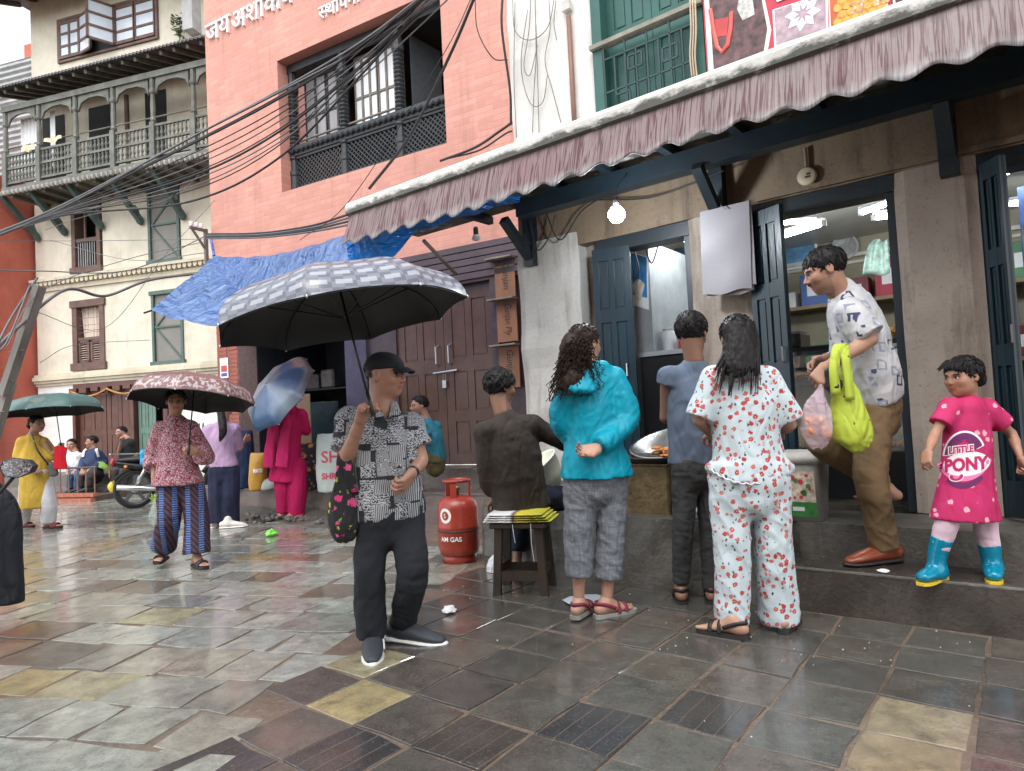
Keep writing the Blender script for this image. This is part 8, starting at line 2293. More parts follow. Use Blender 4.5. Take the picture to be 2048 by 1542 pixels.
def room(name, s, n, z, label, cat, group=None): return empty(name, FR.P(s, n, z), FR.rz, label, cat, group)
GLS = NT('case glass'); GLS.set((0.9, 0.95, 0.95), 0.03, 0, 0.5, Alpha=0.16); GLS = GLS.m
dc = room('display_case', 0.35, -1.75, 0.43, 'glass fronted sweet display case inside the middle doorway', 'display case')
MB().box(-0.75, 0.75, -0.3, 0.28, 0.0, 0.35).build('base', M('dark case base', (0.02, 0.022, 0.025), 0.35), dc)
MB().box(-0.75, 0.75, -0.3, 0.28, 1.12, 1.16).build('top', M('dark case top', (0.03, 0.03, 0.035), 0.25), dc)
for zz in (0.62, 0.88): MB().box(-0.74, 0.74, -0.28, 0.24, zz, zz + 0.012).build('shelf', STEEL, dc)
MB().box(-0.75, 0.75, 0.27, 0.276, 0.35, 1.12).build('glass', GLS, dc)
for zz in (0.36, 0.98, 1.1): MB().box(-0.75, 0.75, 0.277, 0.29, zz, zz + 0.025).build('chrome_bar', CHROME, dc)
cols_s = [(0.6, 0.3, 0.05), (0.5, 0.12, 0.03), (0.65, 0.6, 0.5), (0.55, 0.5, 0.06), (0.3, 0.14, 0.06)]
for k in range(15):
 zz = (0.36, 0.632, 0.892)[k % 3]
 tr = room('sweet_tray', 0.35 + (-0.6 + 0.3 * (k // 3)), -1.75, 0.43 + zz, '%s sweets in the %s tray of the %s shelf of the display case' % (('orange', 'red', 'white', 'yellow green', 'brown')[(k // 3 + k) % 5], ('first', 'second', 'third', 'fourth', 'fifth')[4 - k // 3], ('bottom', 'middle', 'top')[k % 3]), 'sweets', 'trays of sweets in the display case')
 MB().box(-0.12, 0.12, -0.2, 0.2, 0.0, 0.02).build('tray', STEEL, tr)
 b = MB()
 for i in range(5):
  for j in range(5): b.lathe([(0.0, 0.0), (0.022, 0.006), (0.024, 0.02), (0.012, 0.036), (0.0, 0.038)], 7, (-0.09 + 0.045 * i, -0.16 + 0.08 * j, 0.02))
 o = b.build('sweets', M('sweet %d' % ((k // 3 + k) % 5), cols_s[(k // 3 + k) % 5], 0.5, 0.3, 20), tr, True); tag(o, kind='stuff')
sc1 = room('weighing_scale', 0.55, -1.65, 1.592, 'dark weighing machine on top of the display case', 'scale')
MB().box(-0.2, 0.2, -0.15, 0.15, 0.0, 0.12).build('body', M('scale black', (0.02, 0.02, 0.022), 0.3), sc1, bevel=0.01)
MB().box(-0.16, 0.16, 0.15, 0.156, 0.04, 0.09).build('display', M('scale window', (0.06, 0.07, 0.07), 0.1), sc1)
MB().box(-0.18, 0.18, -0.14, 0.1, 0.13, 0.14).build('plate', STEEL, sc1)
yj = room('jalebi_plate', -0.25, -1.8, 1.592, 'plate of yellow sweets on the case behind the man in the doorway', 'sweets')
MB().lathe([(0.0, 0), (0.16, 0.0), (0.2, 0.02), (0.0, 0.012)], 24).build('plate', STEEL, yj, True)
for k in range(12):
 a = rv.uniform(0, 6.28); r = rv.uniform(0, 0.11)
 c0 = Vector((r * math.cos(a), r * math.sin(a), 0.03 + 0.008 * k))
 MB().tube([c0 + Vector(((0.014 + 0.002 * i) * math.cos(i * 0.9), (0.014 + 0.002 * i) * math.sin(i * 0.9), 0)) for i in range(16)], 0.008, 6).build('coil', M('yellow sweet', (0.62, 0.36, 0.05), 0.35), yj, True)
ws = room('wall_shelf', 0.3, -4.2, 2.2, 'wooden shelf along the back wall of the sweet shop', 'shelf')
MB().box(-1.9, 1.6, -0.2, 0.15, 0.0, 0.04).build('board', M('shelf wood', (0.25, 0.18, 0.1), 0.6), ws)
MB().box(-1.9, 1.6, -0.2, 0.15, -0.75, -0.71).build('board', M('shelf wood', (0.25, 0.18, 0.1), 0.6), ws)
for k in range(18):
 x_ = -1.75 + 0.38 * (k // 2)
 lv = 0.042 if k % 2 else -0.708
 k2, k = k, (k * 4) % 9
 pk = room('packet_box', 0.3 + x_, -4.22, 2.2 + lv, '%s box, %s from the right on the %s back shelf' % (('red', 'cream', 'brown', 'green', 'dark', 'orange', 'white', 'blue', 'maroon')[k], ('first', 'second', 'third', 'fourth', 'fifth', 'sixth', 'seventh', 'eighth', 'ninth')[k2 // 2], ('lower', 'upper')[k2 % 2]), 'box', 'boxes on the back shelf')
 c_ = ((0.4, 0.03, 0.05), (0.6, 0.55, 0.4), (0.2, 0.1, 0.05), (0.06, 0.2, 0.08), (0.04, 0.03, 0.04), (0.55, 0.2, 0.04), (0.65, 0.65, 0.62), (0.05, 0.12, 0.35), (0.2, 0.02, 0.04))[k]
 hh_ = 0.18 + 0.06 * (k2 % 5)
 MB().box(-0.16, 0.16, -0.1, 0.1, 0.0, hh_).build('box', M('packet box %d' % k, c_, 0.5), pk, bevel=0.006)
 MB().box(-0.09, 0.09, 0.1, 0.102, hh_ * 0.3, hh_ * 0.7).build('print', WHT, pk)
dm_ = M('blue landscape print', (0.12, 0.3, 0.5), 0.3, 0.5, 5)
pf = room('framed_picture', 0.9, -4.36, 2.45, 'small blue framed picture high on the back wall', 'picture')
q = FR.px(1600, 512, -4.36); pf.location = FR.P(q.x, -4.38, q.z)
MB().box(-0.2, 0.2, 0, 0.03, -0.15, 0.15).build('frame', WHT, pf)
MB().box(-0.17, 0.17, 0.03, 0.033, -0.12, 0.12).build('print', dm_, pf)
ck = room('wall_fan', 0.4, -4.3, 2.5, 'round wall fan beside the wiring on the back wall', 'fan')
q = FR.px(1690, 495, -4.36); ck.location = FR.P(q.x, -4.38, q.z)
MB().lathe([(0.14, 0.0), (0.15, 0.05), (0.13, 0.06), (0.125, 0.03), (0.0, 0.03)], 28, (0, 0, 0), (0, 1, 0)).build('ring', M('fan grey', (0.4, 0.4, 0.38), 0.4), ck, True)
for k in range(3): MB().beam((0, 0.045, 0), (0.11 * math.cos(2.1 * k), 0.045, 0.11 * math.sin(2.1 * k)), 0.05, 0.01, (0, 1, 0)).build('blade', M('fan blade', (0.3, 0.3, 0.3), 0.4), ck)
hb = room('hanging_plastic_bag', -0.1, -2.4, 2.0, 'pale green plastic bag hanging in the middle doorway', 'bag')
hb.location = at(1750, 518, 6.4)
o = MB().sheet(lambda a, c_: Vector((-0.12 + 0.24 * a * (0.5 + 0.5 * (1 - c_) ** 0.5), 0.02 * math.sin(a * 14) * (0.3 + c_), -0.15 + 0.32 * c_ - 0.02 * math.sin(a * 6))), 16, 10).build('bag', M('pale green film', (0.3, 0.42, 0.36), 0.25, 0.5, 18), hb, True); thick(o, 0.003)
tvx = room('television', 1.7, -2.4, 2.3, 'dark flat television hanging in the left doorway', 'television')
q = FR.px(1340, 545, -2.6); tvx.location = FR.P(q.x, -2.6, q.z)
MB().box(-0.24, 0.24, -0.04, 0.0, -0.24, 0.24).build('bezel', M('tv black', (0.01, 0.011, 0.015), 0.4), tvx, bevel=0.008)
MB().box(-0.22, 0.22, 0.0005, 0.003, -0.2, 0.21).build('screen', M('tv screen', (0.012, 0.02, 0.05), 0.18, 0.1), tvx)
MB().box(-0.1, -0.06, 0.003, 0.005, -0.225, -0.21).build('status_strip', M('yellow strip', (0.6, 0.6, 0.1), 0.5), tvx)
pnl = MB().box(FR.px(1300, 560, -1.6).x, 2.28, -3.2, -1.6, 0.44, 2.7).build('partition', M('white partition', (0.3, 0.32, 0.33), 0.5), shop)
po = room('wall_poster', 1.74, -1.9, 2.2, 'blue poster with a pale figure shape on the partition in the left doorway', 'poster')
q = [FR.px(u, v, -1.59) for u, v in ((1256, 500), (1296, 515), (1298, 620), (1258, 607))]
cc_ = sum(q, Vector()) / 4; po.location = FR.P(cc_.x, -1.59, cc_.z)
loc = [Vector((a.x - cc_.x, 0.0, a.z - cc_.z)) for a in q]
o = mk('poster_sheet', loc, [(0, 1, 2, 3)], WHT, po); thick(o, 0.003)
ins = [a * 0.9 + Vector((0, 0.006, 0.03)) for a in loc]; ins = [Vector((a.x, a.y, a.z * 0.86 + 0.02)) for a in ins]
mk('poster_print', ins, [(0, 1, 2, 3)], M('poster blue', (0.03, 0.2, 0.5), 0.25, 0.25, 4), po)
bl_ = []
for k in range(16):
 a = 2 * math.pi * k / 16
 bl_.append(Vector((0.05 * math.cos(a) * (1.1 + 0.3 * math.sin(3 * a)), 0.01, -0.09 + 0.1 * math.sin(a))))
mk('printed_shape', bl_, [tuple(range(16))], M('poster cream', (0.6, 0.55, 0.48), 0.3), po)
lc = room('left_counter', 1.35, -1.75, 0.43, 'low counter with a pale edge inside the left doorway', 'counter')
q = FR.px(1320, 695, -1.5)
MB().box(-0.35, 0.38, -0.25, 0.25, 0.0, q.z - 0.5).build('body', M('counter dark', (0.02, 0.02, 0.022), 0.5), lc)
MB().box(-0.36, 0.39, -0.26, 0.27, q.z - 0.5, q.z - 0.46).build('top', M('pale counter top', (0.45, 0.48, 0.5), 0.4), lc)
ct = q.z - 0.46 + 0.43
for k, (dx, c_, w_, h_, nm) in enumerate(((0.2, (0.6, 0.6, 0.62), 0.06, 0.2, 'white'), (0.02, (0.5, 0.06, 0.04), 0.09, 0.1, 'red'), (-0.18, (0.5, 0.22, 0.04), 0.1, 0.12, 'orange'))):
 bx_ = room('counter_jar', 1.35 + dx, -1.75, ct, '%s tub on the counter in the left doorway' % nm, 'tub', 'tubs on the left counter')
 MB().lathe([(0.0, 0), (w_ * 0.9, 0), (w_, 0.02), (w_, h_ * 0.85), (w_ * 0.9, h_)], 16).build('tub', M('tub ' + nm, c_, 0.4), bx_, True)
 MB().lathe([(w_ * 0.95, h_), (w_ * 0.98, h_ + 0.02), (0.0, h_ + 0.025)], 16).build('lid', M('tub lid', (0.5, 0.5, 0.5), 0.4), bx_, True)
for k, pts in enumerate((((1262, 480), (1272, 520), (1265, 560), (1278, 540), (1270, 500), (1285, 470)), ((1285, 470), (1295, 510), (1305, 525), (1318, 480), (1312, 465)), ((1300, 460), (1302, 478), (1318, 480), (1328, 462)))):
 o = MB().tube(spline([FR.P(*FR.px(u, v, -1.3)) for u, v in pts], 6), 0.006, 5).build('cable', CAB, None, True)
 tag(o, ('black flex dangling over the blue poster', 'black flex looping beside the television', 'short black flex at the top of the left doorway')[k], 'cable')
rs = room('sweet_rack', -1.55, -2.2, 0.43, 'steel rack of brown sweets inside the right hand doorway', 'rack')
for zz in (0.5, 1.0, 1.42): MB().box(-0.5, 0.5, -0.25, 0.25, zz, zz + 0.02).build('shelf', STEEL, rs)
for a in (-0.48, 0.48):
 for c_ in (-0.23, 0.23): MB().tube([(a, c_, 0), (a, c_, 1.9)], 0.012, 6).build('upright', STEEL, rs)
MB().box(-0.5, 0.5, -0.28, -0.26, 1.45, 2.3).build('picture_panel', M('blue mountain print', (0.05, 0.1, 0.28), 0.4, 0.5, 3), rs)
for lv, zz in enumerate((1.02, 1.44)):
 for i in range(2):
  hp = room('ladoo_heap', -1.55 + 0.25 - 0.5 * i, -2.2, 0.43 + zz, 'heap of brown round sweets on the %s rack shelf, %s side' % (('middle', 'top')[lv], ('near', 'far')[1 - i]), 'sweets', 'heaps of round sweets')
  b = MB()
  for l_ in range(4):
   n_ = 5 - l_
   for a in range(n_):
    for c_ in range(n_): b.lathe([(0.0, -0.03), (0.026, -0.015), (0.03, 0.005), (0.02, 0.024), (0.0, 0.03)], 7, ((a - (n_ - 1) / 2) * 0.058, (c_ - (n_ - 1) / 2) * 0.058, 0.03 + 0.045 * l_))
  o = b.build('sweets', M('brown ladoo', (0.3, 0.14, 0.045), 0.6, 0.4, 12, 0.4), hp, True); tag(o, kind='stuff')
# ================================================================== blue tarpaulin
def tarp_mat(cc=((0.14, 0.28, 0.66), (0.3, 0.45, 0.76))):
 t = NT('blue tarpaulin')
 v = t.co()
 n = t.noise(4, v, 5, 0.6, 0.5)
 a = t.noise(2.6, t.co(scale=(1, 1, 0.6), rot=(0, 0.5, 0)), 1, 0.4, 1.5); b = t.noise(6, t.co(rot=(0.3, -0.7, 0)), 2, 0.4, 1.2)
 t.bump(t.math('ADD', t.math('ABSOLUTE', t.math('SUBTRACT', a, 0.5)), t.math('MULTIPLY', t.math('ABSOLUTE', t.math('SUBTRACT', b, 0.5)), 0.5)), 1.0, 0.22)
 m = t.set(t.ramp(n, [(0.3, cc[0]), (0.7, cc[1])]), 0.24, 0, 0.9)
 tr = t.node('BsdfTranslucent'); t.put(tr.inputs[0], (0.02, 0.25, 0.9))
 mx = t.node('MixShader'); mx.inputs[0].default_value = 0.45
 t.t.links.new(t.b.outputs[0], mx.inputs[1]); t.t.links.new(tr.outputs[0], mx.inputs[2]); t.t.links.new(mx.outputs[0], t.out.inputs[0])
 return m
TARP = tarp_mat()
tp = empty('blue_tarpaulin', at(430, 505, 9.6), 0, 'creased blue tarpaulin slung from the salmon wall to the awning', 'tarpaulin')
T0, T1, T2, T3 = at(428, 512, 9.6), at(712, 462, 6.9), at(715, 545, 6.2), at(303, 621, 8.0)
def tarp(a, b_):                        # a along the street, b from the wall edge to the outer edge
 top_ = T0.lerp(T1, a); bot = T3.lerp(T2, a)
 q = top_.lerp(bot, b_)
 sag = 0.34 * math.sin(math.pi * a) * b_ ** 0.8 + 0.1 * math.sin(math.pi * a) * (1 - b_)
 q.z -= sag
 tie = math.hypot(a * 1.0, b_)
 ang = math.atan2(b_, a + 1e-6)
 q.z += 0.1 * (abs(math.sin(ang * 10 + 0.8 * tie)) - 0.5) * min(1, tie * 1.8) * (1 - 0.7 * min(1, tie))
 q.y += 0.03 * math.sin(ang * 13 + 2) * min(1, tie * 2)
 q.z += 0.006 * math.sin(a * 37 + b_ * 13) + 0.004 * math.sin(a * 61 - b_ * 47)
 return q
o = MB().sheet(tarp, 90, 60).build('sheet', TARP, tp, True, local=False)
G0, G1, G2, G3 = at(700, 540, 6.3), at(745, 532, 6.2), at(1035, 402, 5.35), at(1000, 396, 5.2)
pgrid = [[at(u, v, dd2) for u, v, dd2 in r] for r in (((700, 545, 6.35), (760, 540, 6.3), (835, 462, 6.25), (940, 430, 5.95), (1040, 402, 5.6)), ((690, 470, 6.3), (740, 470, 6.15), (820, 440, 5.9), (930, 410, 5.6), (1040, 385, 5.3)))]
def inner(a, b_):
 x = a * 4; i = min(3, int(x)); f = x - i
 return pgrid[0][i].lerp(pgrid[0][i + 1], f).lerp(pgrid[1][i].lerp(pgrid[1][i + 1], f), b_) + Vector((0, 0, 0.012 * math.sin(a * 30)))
o = MB().sheet(inner, 48, 8).build('sheet', tarp_mat(((0.0, 0.2, 0.75), (0.02, 0.3, 0.9))), tp, True, local=False)  # brighter blue base: daylight through the sheet is put into its colour
MB().tube(spline([at(428, 512, 9.6), at(424, 490, 9.7), at(420, 470, 9.75)], 5), 0.02, 6).build('tied_corner', TARP, tp, True, local=False)
MB().tube([at(303, 621, 8.0), at(288, 626, 7.9)], 0.012, 6).build('rope', BLACK, tp, True, local=False)
pr = empty('bamboo_prop', at(905, 545, 7.6), 0, 'thin wooden prop slanting under the awning beside the brown door', 'prop')
MB().tube([at(848, 482, 6.6), at(912, 548, 7.6)], 0.02, 8).build('prop', PW, pr, True, local=False)
br = empty('wall_bracket', FK.P(2.72, KN + 0.05, 4.2), FK.rz, 'small metal cable bracket at the corner of the salmon wall', 'bracket')
MB().beam((0.05, 0.02, -0.35), (0.05, 0.02, 0.25), 0.05, 0.05).beam((0.05, 0.02, 0.22), (0.05, 0.3, 0.22), 0.04, 0.04).beam((0.05, 0.02, -0.1), (0.05, 0.26, 0.2), 0.03, 0.03).build('bracket', M('rust steel', (0.12, 0.1, 0.09), 0.6), br)
for k in range(3): MB().lathe([(0.02, -0.04), (0.035, -0.02), (0.02, 0.0), (0.035, 0.02), (0.02, 0.04)], 10, (0.05, 0.1 + 0.09 * k, 0.28)).build('insulator', WHT, br, True)
lb2 = empty('ceiling_bulb', at(952, 470, 6.6), 0, 'unlit bulb in a holder under the tarpaulin by the awning', 'lamp')
MB().lathe([(0.004, -0.06), (0.035, -0.05), (0.045, -0.03), (0.03, -0.005), (0.028, 0.0)], 14).build('bulb', M('pale bulb', (0.6, 0.6, 0.58), 0.3), lb2, True)
MB().lathe([(0.024, 0.0), (0.026, 0.05), (0.02, 0.08)], 12).build('holder', BLACK, lb2, True)
# ================================================================== goods on the granite ledge
def sack(name, u, v, dd2, w, h_, m, label, cat='sack', lean=0.0, depth=0.1, word_=None, wm=None, ws_=0.1):
 b0 = at(u, v, dd2); b0.z = 0.338
 e = empty(name, b0, 0, label, cat)
 S = Sdf()
 S.loft([(b0, w * 0.95, depth), (b0 + Vector((0, 0, h_ * 0.3)), w, depth * 1.05), (b0 + Vector((lean * 0.6, 0, h_ * 0.75)), w * 0.95, depth * 0.8), (b0 + Vector((lean, 0, h_)), w * 0.9, depth * 0.25)], Vector((1, 0.1, 0)), (True, True), 0.02, 0.03)
 o = sdf_obj('sack_body', [(S, 0.014)], m, e, ((0.006, (9, 9, 8), False), (0.004, (18, 18, 12), False)))
 if word_:
  fw_ = ray(u, v - 60).normalized()
  for k, (s, sz, x, zz) in enumerate(word_):
   vs, fs = subdiv(*text_mesh(s, sz, 0, 0, 0.004), n=1)
   decal('print', vs, fs, lambda q: b0 + Vector((x + q.x, 0, zz + q.y)), o, wm, o, 0.004, fw_)
 return e
WSK = M('white woven sack', (0.4, 0.45, 0.42), 0.55, 0.1, 5)
sack('rice_sack', 668, 998, 8.25, 0.2, 0.72, WSK, 'white woven sack with red lettering on the ledge', word_=(('SH', 0.2, -0.14, 0.36), ('SHREE', 0.1, -0.14, 0.16)), wm=M('sack red', (0.5, 0.06, 0.1), 0.6))
sack('grain_sack', 517, 985, 8.9, 0.12, 0.5, M('amber sack', (0.5, 0.26, 0.03), 0.45, 0.15), 'amber yellow sack standing at the left of the ledge', lean=0.02, word_=(('RICE', 0.06, -0.06, 0.24),), wm=WHT)
sack('white_packet', 540, 986, 8.9, 0.13, 0.15, WSK, 'small white plastic sack beside the amber sack', depth=0.09)
sack('patterned_bag', 622, 985, 8.6, 0.14, 0.6, print_floral('dark patterned bag', (0.03, 0.025, 0.03), ((0.5, 0.08, 0.05), (0.5, 0.35, 0.1)), ((0.05, 0.2, 0.25), (0.3, 0.28, 0.25)), 14.0), 'dark patterned bag standing next to the white sack', 'bag')
sack('dark_bundle', 482, 960, 9.3, 0.2, 0.8, cloth('dark blue bundle', (0.02, 0.035, 0.08)), 'dark blue bundle behind the woman in lilac', 'bundle', depth=0.15)
sack('dark_bundle', 640, 880, 9.4, 0.3, 1.15, cloth('black green bundle', (0.012, 0.025, 0.028)), 'tall black green bundle heaped in the goods shop', 'bundle', depth=0.2)
cb_ = empty('cardboard_sheet', at(604, 850, 8.9), 0, 'brown cardboard sheet leaning in front of the goods shop', 'cardboard')
cb_.location.z = 0.338
MB().beam((0, 0, 0.0), (-0.03, 0.1, 1.25), 0.24, 0.02, (0, 1, 0)).build('sheet', M('cardboard', (0.3, 0.2, 0.12), 0.8, 0.15), cb_)
for k in range(12):
 q = FK.P(0.2 + 0.5 * (k // 3) + rv.uniform(0, 0.1), KN - 1.2 + rv.uniform(-0.3, 0.3), 0)
 hh_ = rv.uniform(0.2, 0.4); zz = 0.35 + (k % 3) * 0.7
 gd = empty('goods_bundle', (q.x, q.y, zz), FK.rz, 'dim packet in the dark goods shop, %s in the %s row' % (('first', 'second', 'third', 'fourth')[k // 3], ('lowest', 'middle', 'top')[k % 3]), 'packet', 'packets in the dark goods shop')
 MB().box(-0.15, 0.15, -0.1, 0.1, 0.0, hh_).build('packet', M('dim goods %d' % (k % 4), ((0.08, 0.07, 0.06), (0.1, 0.09, 0.05), (0.04, 0.05, 0.05), (0.12, 0.1, 0.09))[k % 4], 0.4, 0.5, 12), gd, bevel=0.03)
for zz in (1.02, 1.72): MB().box(-0.1, 2.05, KN - 1.7, KN - 0.8, zz, zz + 0.02).build('shop_shelf', DKB, pink)
ap = MB().sheet(lambda a, b_: FK.P(-1.6 + 3.9 * a, 0.02 + (0.55 + 0.12 * math.sin(a * 11)) * b_, 0.09 * (1 - b_) + 0.025 * math.sin(a * 23 + b_ * 5) * (1 - b_) + 0.002), 60, 10).build('concrete_apron', CONC, None, True); tag(ap, kind='structure')
rb_ = MB()
for k in range(70):
 a = rv.gauss(0, 0.35)
 q = FK.P(-0.1 + a, 0.35 + rv.gauss(0, 0.12), 0.04)
 r = rv.uniform(0.015, 0.05)
 rb_.rings([[q + Vector((math.cos(2 * math.pi * i / 6) * r * s_ * rv.uniform(0.7, 1.2), math.sin(2 * math.pi * i / 6) * r * s_, zz * r)) for i in range(6)] for s_, zz in ((1.0, -0.4), (1.1, 0.2), (0.5, 0.7))])
o = rb_.build('rubble', CONC); tag(o, 'broken concrete rubble at the foot of the granite ledge', 'rubble', kind='stuff')
def scrap(name, u, v, r, m, label, cat, z=0.02, hh_=0.04, squash=1.0):
 c0 = onz(u, v, z)
 e = empty(name, c0, rv.uniform(0, 3), label, cat)
 rings = []
 for s_, zz in ((1.0, 0.0), (1.05, 0.3), (0.7, 0.8), (0.25, 1.0)): rings.append([Vector((math.cos(2 * math.pi * i / 9) * r * s_ * rv.uniform(0.65, 1.25), math.sin(2 * math.pi * i / 9) * r * squash * s_ * rv.uniform(0.7, 1.2), zz * hh_ * rv.uniform(0.7, 1.2))) for i in range(9)])
 MB().rings(rings).build('scrap', m, e)
scrap('paper_scrap', 900, 1222, 0.045, WHT, 'crumpled white paper on the wet paving left of the stool', 'paper', 0.02, 0.035)
scrap('plastic_scrap', 543, 1070, 0.06, M('acid green plastic', (0.2, 0.75, 0.08), 0.3), 'bright green plastic scrap in front of the magenta woman', 'scrap', 0.02, 0.06)
scrap('plastic_bag', 996, 1140, 0.09, plastic_film('white bag film', (0.75, 0.75, 0.78), 0.8, 0.25), 'crumpled white plastic bag behind the stool', 'bag', 0.01, 0.12)
scrap('paper_scrap', 1170, 1200, 0.12, M('wet paper', (0.45, 0.48, 0.55), 0.4), 'flat wet paper beside the sandals of the woman in turquoise', 'paper', 0.018, 0.006)
scrap('paper_scrap', 1768, 1142, 0.03, WHT, 'small white scrap on the step below the brown shoe', 'paper', 0.245, 0.01)
cr = MB()
for k in range(60):
 q = FR.P(rv.uniform(-0.8, 2.2), abs(rv.gauss(0, 0.7)) + 0.03, 0.02)
 r = rv.uniform(0.0015, 0.0045)
 cr.lathe([(r, -0.002), (r * 1.1, r * 0.6), (0.0, r)], 5, q)
o = cr.build('crumbs', M('crumb', (0.5, 0.46, 0.38), 0.6)); tag(o, 'pale crumbs and foam flecks scattered on the paving', 'crumbs', kind='stuff')
# ================================================================== motorbike
def motorbike(hub, fdir, label):
 f = Vector(fdir).normalized()
 bk = empty('motorbike', (hub.x, hub.y, 0), math.atan2(f.y, f.x), label, 'motorbike', 'parked motorbikes')
 BP = M('black bike paint', (0.012, 0.012, 0.014), 0.2, 0.2); TY = M('tyre', (0.015, 0.015, 0.016), 0.7)
 for x_, r_ in ((0.0, 0.3), (1.27, 0.3)):
  w = MB()
  prof = [(r_ - 0.06, -0.04), (r_ - 0.02, -0.055), (r_, -0.03), (r_ + 0.004, 0.0), (r_, 0.03), (r_ - 0.02, 0.055), (r_ - 0.06, 0.04)]
  w.lathe(prof + [prof[0]], 36, (x_, 0, 0.3), (0, 1, 0), False)
  wo = w.build('wheel', TY, bk, True)
  MB().lathe([(r_ - 0.055, -0.035), (r_ - 0.085, -0.02), (r_ - 0.085, 0.02), (r_ - 0.055, 0.035)], 36, (x_, 0, 0.3), (0, 1, 0), False).build('rim', M('alloy rim', (0.12, 0.12, 0.13), 0.35, metal=0.7), wo, True)
  for k in range(5):
   a = 2 * math.pi * k / 5 + 0.3
   MB().beam((x_, 0, 0.3), (x_ + math.cos(a) * (r_ - 0.07), 0, 0.3 + math.sin(a) * (r_ - 0.07)), 0.05, 0.028, (0, 1, 0)).build('spoke', M('alloy rim', (0.12, 0.12, 0.13)), wo)
  MB().lathe([(0.06, -0.06), (0.065, 0.0), (0.06, 0.06)], 16, (x_, 0, 0.3), (0, 1, 0)).build('hub', STEEL, wo, True)
 for sy in (-1, 1):
  MB().beam((0, sy * 0.1, 0.3), (0.5, sy * 0.1, 0.38), 0.03, 0.06).build('swingarm', M('swingarm silver', (0.3, 0.3, 0.31), 0.4, metal=0.6), bk)
  MB().tube([(0.02, sy * 0.14, 0.36), (0.18, sy * 0.14, 0.68)], 0.03, 8).build('shock', STEEL, bk, True)
  MB().tube([(1.27, sy * 0.08, 0.3), (1.1, sy * 0.08, 0.8), (1.05, sy * 0.08, 0.98)], 0.022, 8).build('fork', STEEL, bk, True)
  MB().tube([(1.05, 0, 1.0), (1.0, sy * 0.2, 1.04), (0.88, sy * 0.36, 1.0)], 0.014, 6).build('handlebar', BLACK, bk, True)
  m_ = MB().tube([(0.98, sy * 0.28, 1.02), (0.98, sy * 0.32, 1.2)], 0.007, 5).build('mirror_stem', BLACK, bk)
  MB().lathe([(0.0, -0.015), (0.05, -0.01), (0.06, 0.0), (0.055, 0.006), (0.0, 0.006)], 14, (0.97, sy * 0.33, 1.23), (-1, 0, 0.1)).build('mirror', BLACK, m_, True)
  MB().lathe([(0.0, -0.03), (0.025, -0.02), (0.03, 0.02), (0.0, 0.03)], 10, (-0.12, sy * 0.15, 0.66), (0, 1, 0)).build('indicator', M('amber lens', (0.6, 0.2, 0.02), 0.2), bk, True)
 S = Sdf(); Mw = pmat(bk)
 S.loft([(Mw @ Vector((-0.2, 0, 0.76)), 0.07, 0.035), (Mw @ Vector((0.1, 0, 0.76)), 0.12, 0.06), (Mw @ Vector((0.5, 0, 0.74)), 0.13, 0.06)], Mw.to_3x3() @ Vector((0, 1, 0)), (False, False), 0.03, 0.03)
 sdf_obj('seat', [(S, 0.015)], BLACK, bk)
 S = Sdf(); S.loft([(Mw @ Vector((0.45, 0, 0.74)), 0.1, 0.08), (Mw @ Vector((0.7, 0, 0.8)), 0.15, 0.11), (Mw @ Vector((1.0, 0, 0.82)), 0.1, 0.09)], Mw.to_3x3() @ Vector((0, 1, 0)), (False, False), 0.03, 0.03)
 sdf_obj('tank', [(S, 0.015)], BP, bk)
 S = Sdf(); S.loft([(Mw @ Vector((-0.28, 0, 0.72)), 0.06, 0.05), (Mw @ Vector((0.0, 0, 0.66)), 0.1, 0.07), (Mw @ Vector((0.45, 0, 0.6)), 0.1, 0.07)], Mw.to_3x3() @ Vector((0, 1, 0)), (False, False), 0.03, 0.03)
 sdf_obj('side_panel', [(S, 0.015)], BP, bk)
 S = Sdf(); S.loft([(Mw @ Vector((0.4, 0, 0.38)), 0.12, 0.1), (Mw @ Vector((0.7, 0, 0.4)), 0.13, 0.14)], Mw.to_3x3() @ Vector((0, 1, 0)), (False, False), 0.03)
 sdf_obj('engine', [(S, 0.02)], M('engine grey', (0.15, 0.15, 0.15), 0.4, metal=0.5), bk)
 MB().tube([(0.7, -0.14, 0.28), (0.3, -0.18, 0.28), (-0.25, -0.2, 0.36)], [0.025, 0.035, 0.045], 12).build('exhaust', STEEL, bk, True)
 MB().lathe([(0.0, -0.02), (0.07, -0.015), (0.085, 0.02), (0.0, 0.05)], 14, (-0.28, 0, 0.74), (-1, 0, 0)).build('tail_light', M('tail lens', (0.35, 0.02, 0.03), 0.15), bk, True)
 MB().beam((-0.12, 0, 0.62), (-0.32, 0, 0.45), 0.12, 0.02, (0, 0, 1)).build('mudguard', BP, bk)
 pt_ = MB().box(-0.345, -0.335, -0.11, 0.11, 0.5, 0.64).build('plate', M('plate red', (0.55, 0.08, 0.06), 0.4), bk)
 for r_ in range(2):
  for k in range(4): MB().box(-0.348, -0.345, -0.09 + 0.05 * k, -0.06 + 0.05 * k, 0.52 + 0.06 * r_, 0.555 + 0.06 * r_).build('plate_mark', WHT, pt_)
 MB().tube([(-0.32, -0.09, 0.86), (-0.33, 0.0, 0.87), (-0.32, 0.09, 0.86), (0.1, 0.14, 0.84)], 0.014, 6).build('grab_rail', STEEL, bk, True)
 MB().lathe([(0.0, 0.06), (0.08, 0.05), (0.1, 0.0), (0.06, -0.1)], 16, (1.15, 0, 0.9), (1, 0, 0)).build('headlight', STEEL, bk, True)
 MB().tube([(1.27 + 0.33 * math.cos(a), 0, 0.3 + 0.33 * math.sin(a)) for a in [math.radians(x) for x in range(30, 151, 20)]], 0.05, 6).build('front_mudguard', BP, bk, True)
 return bk
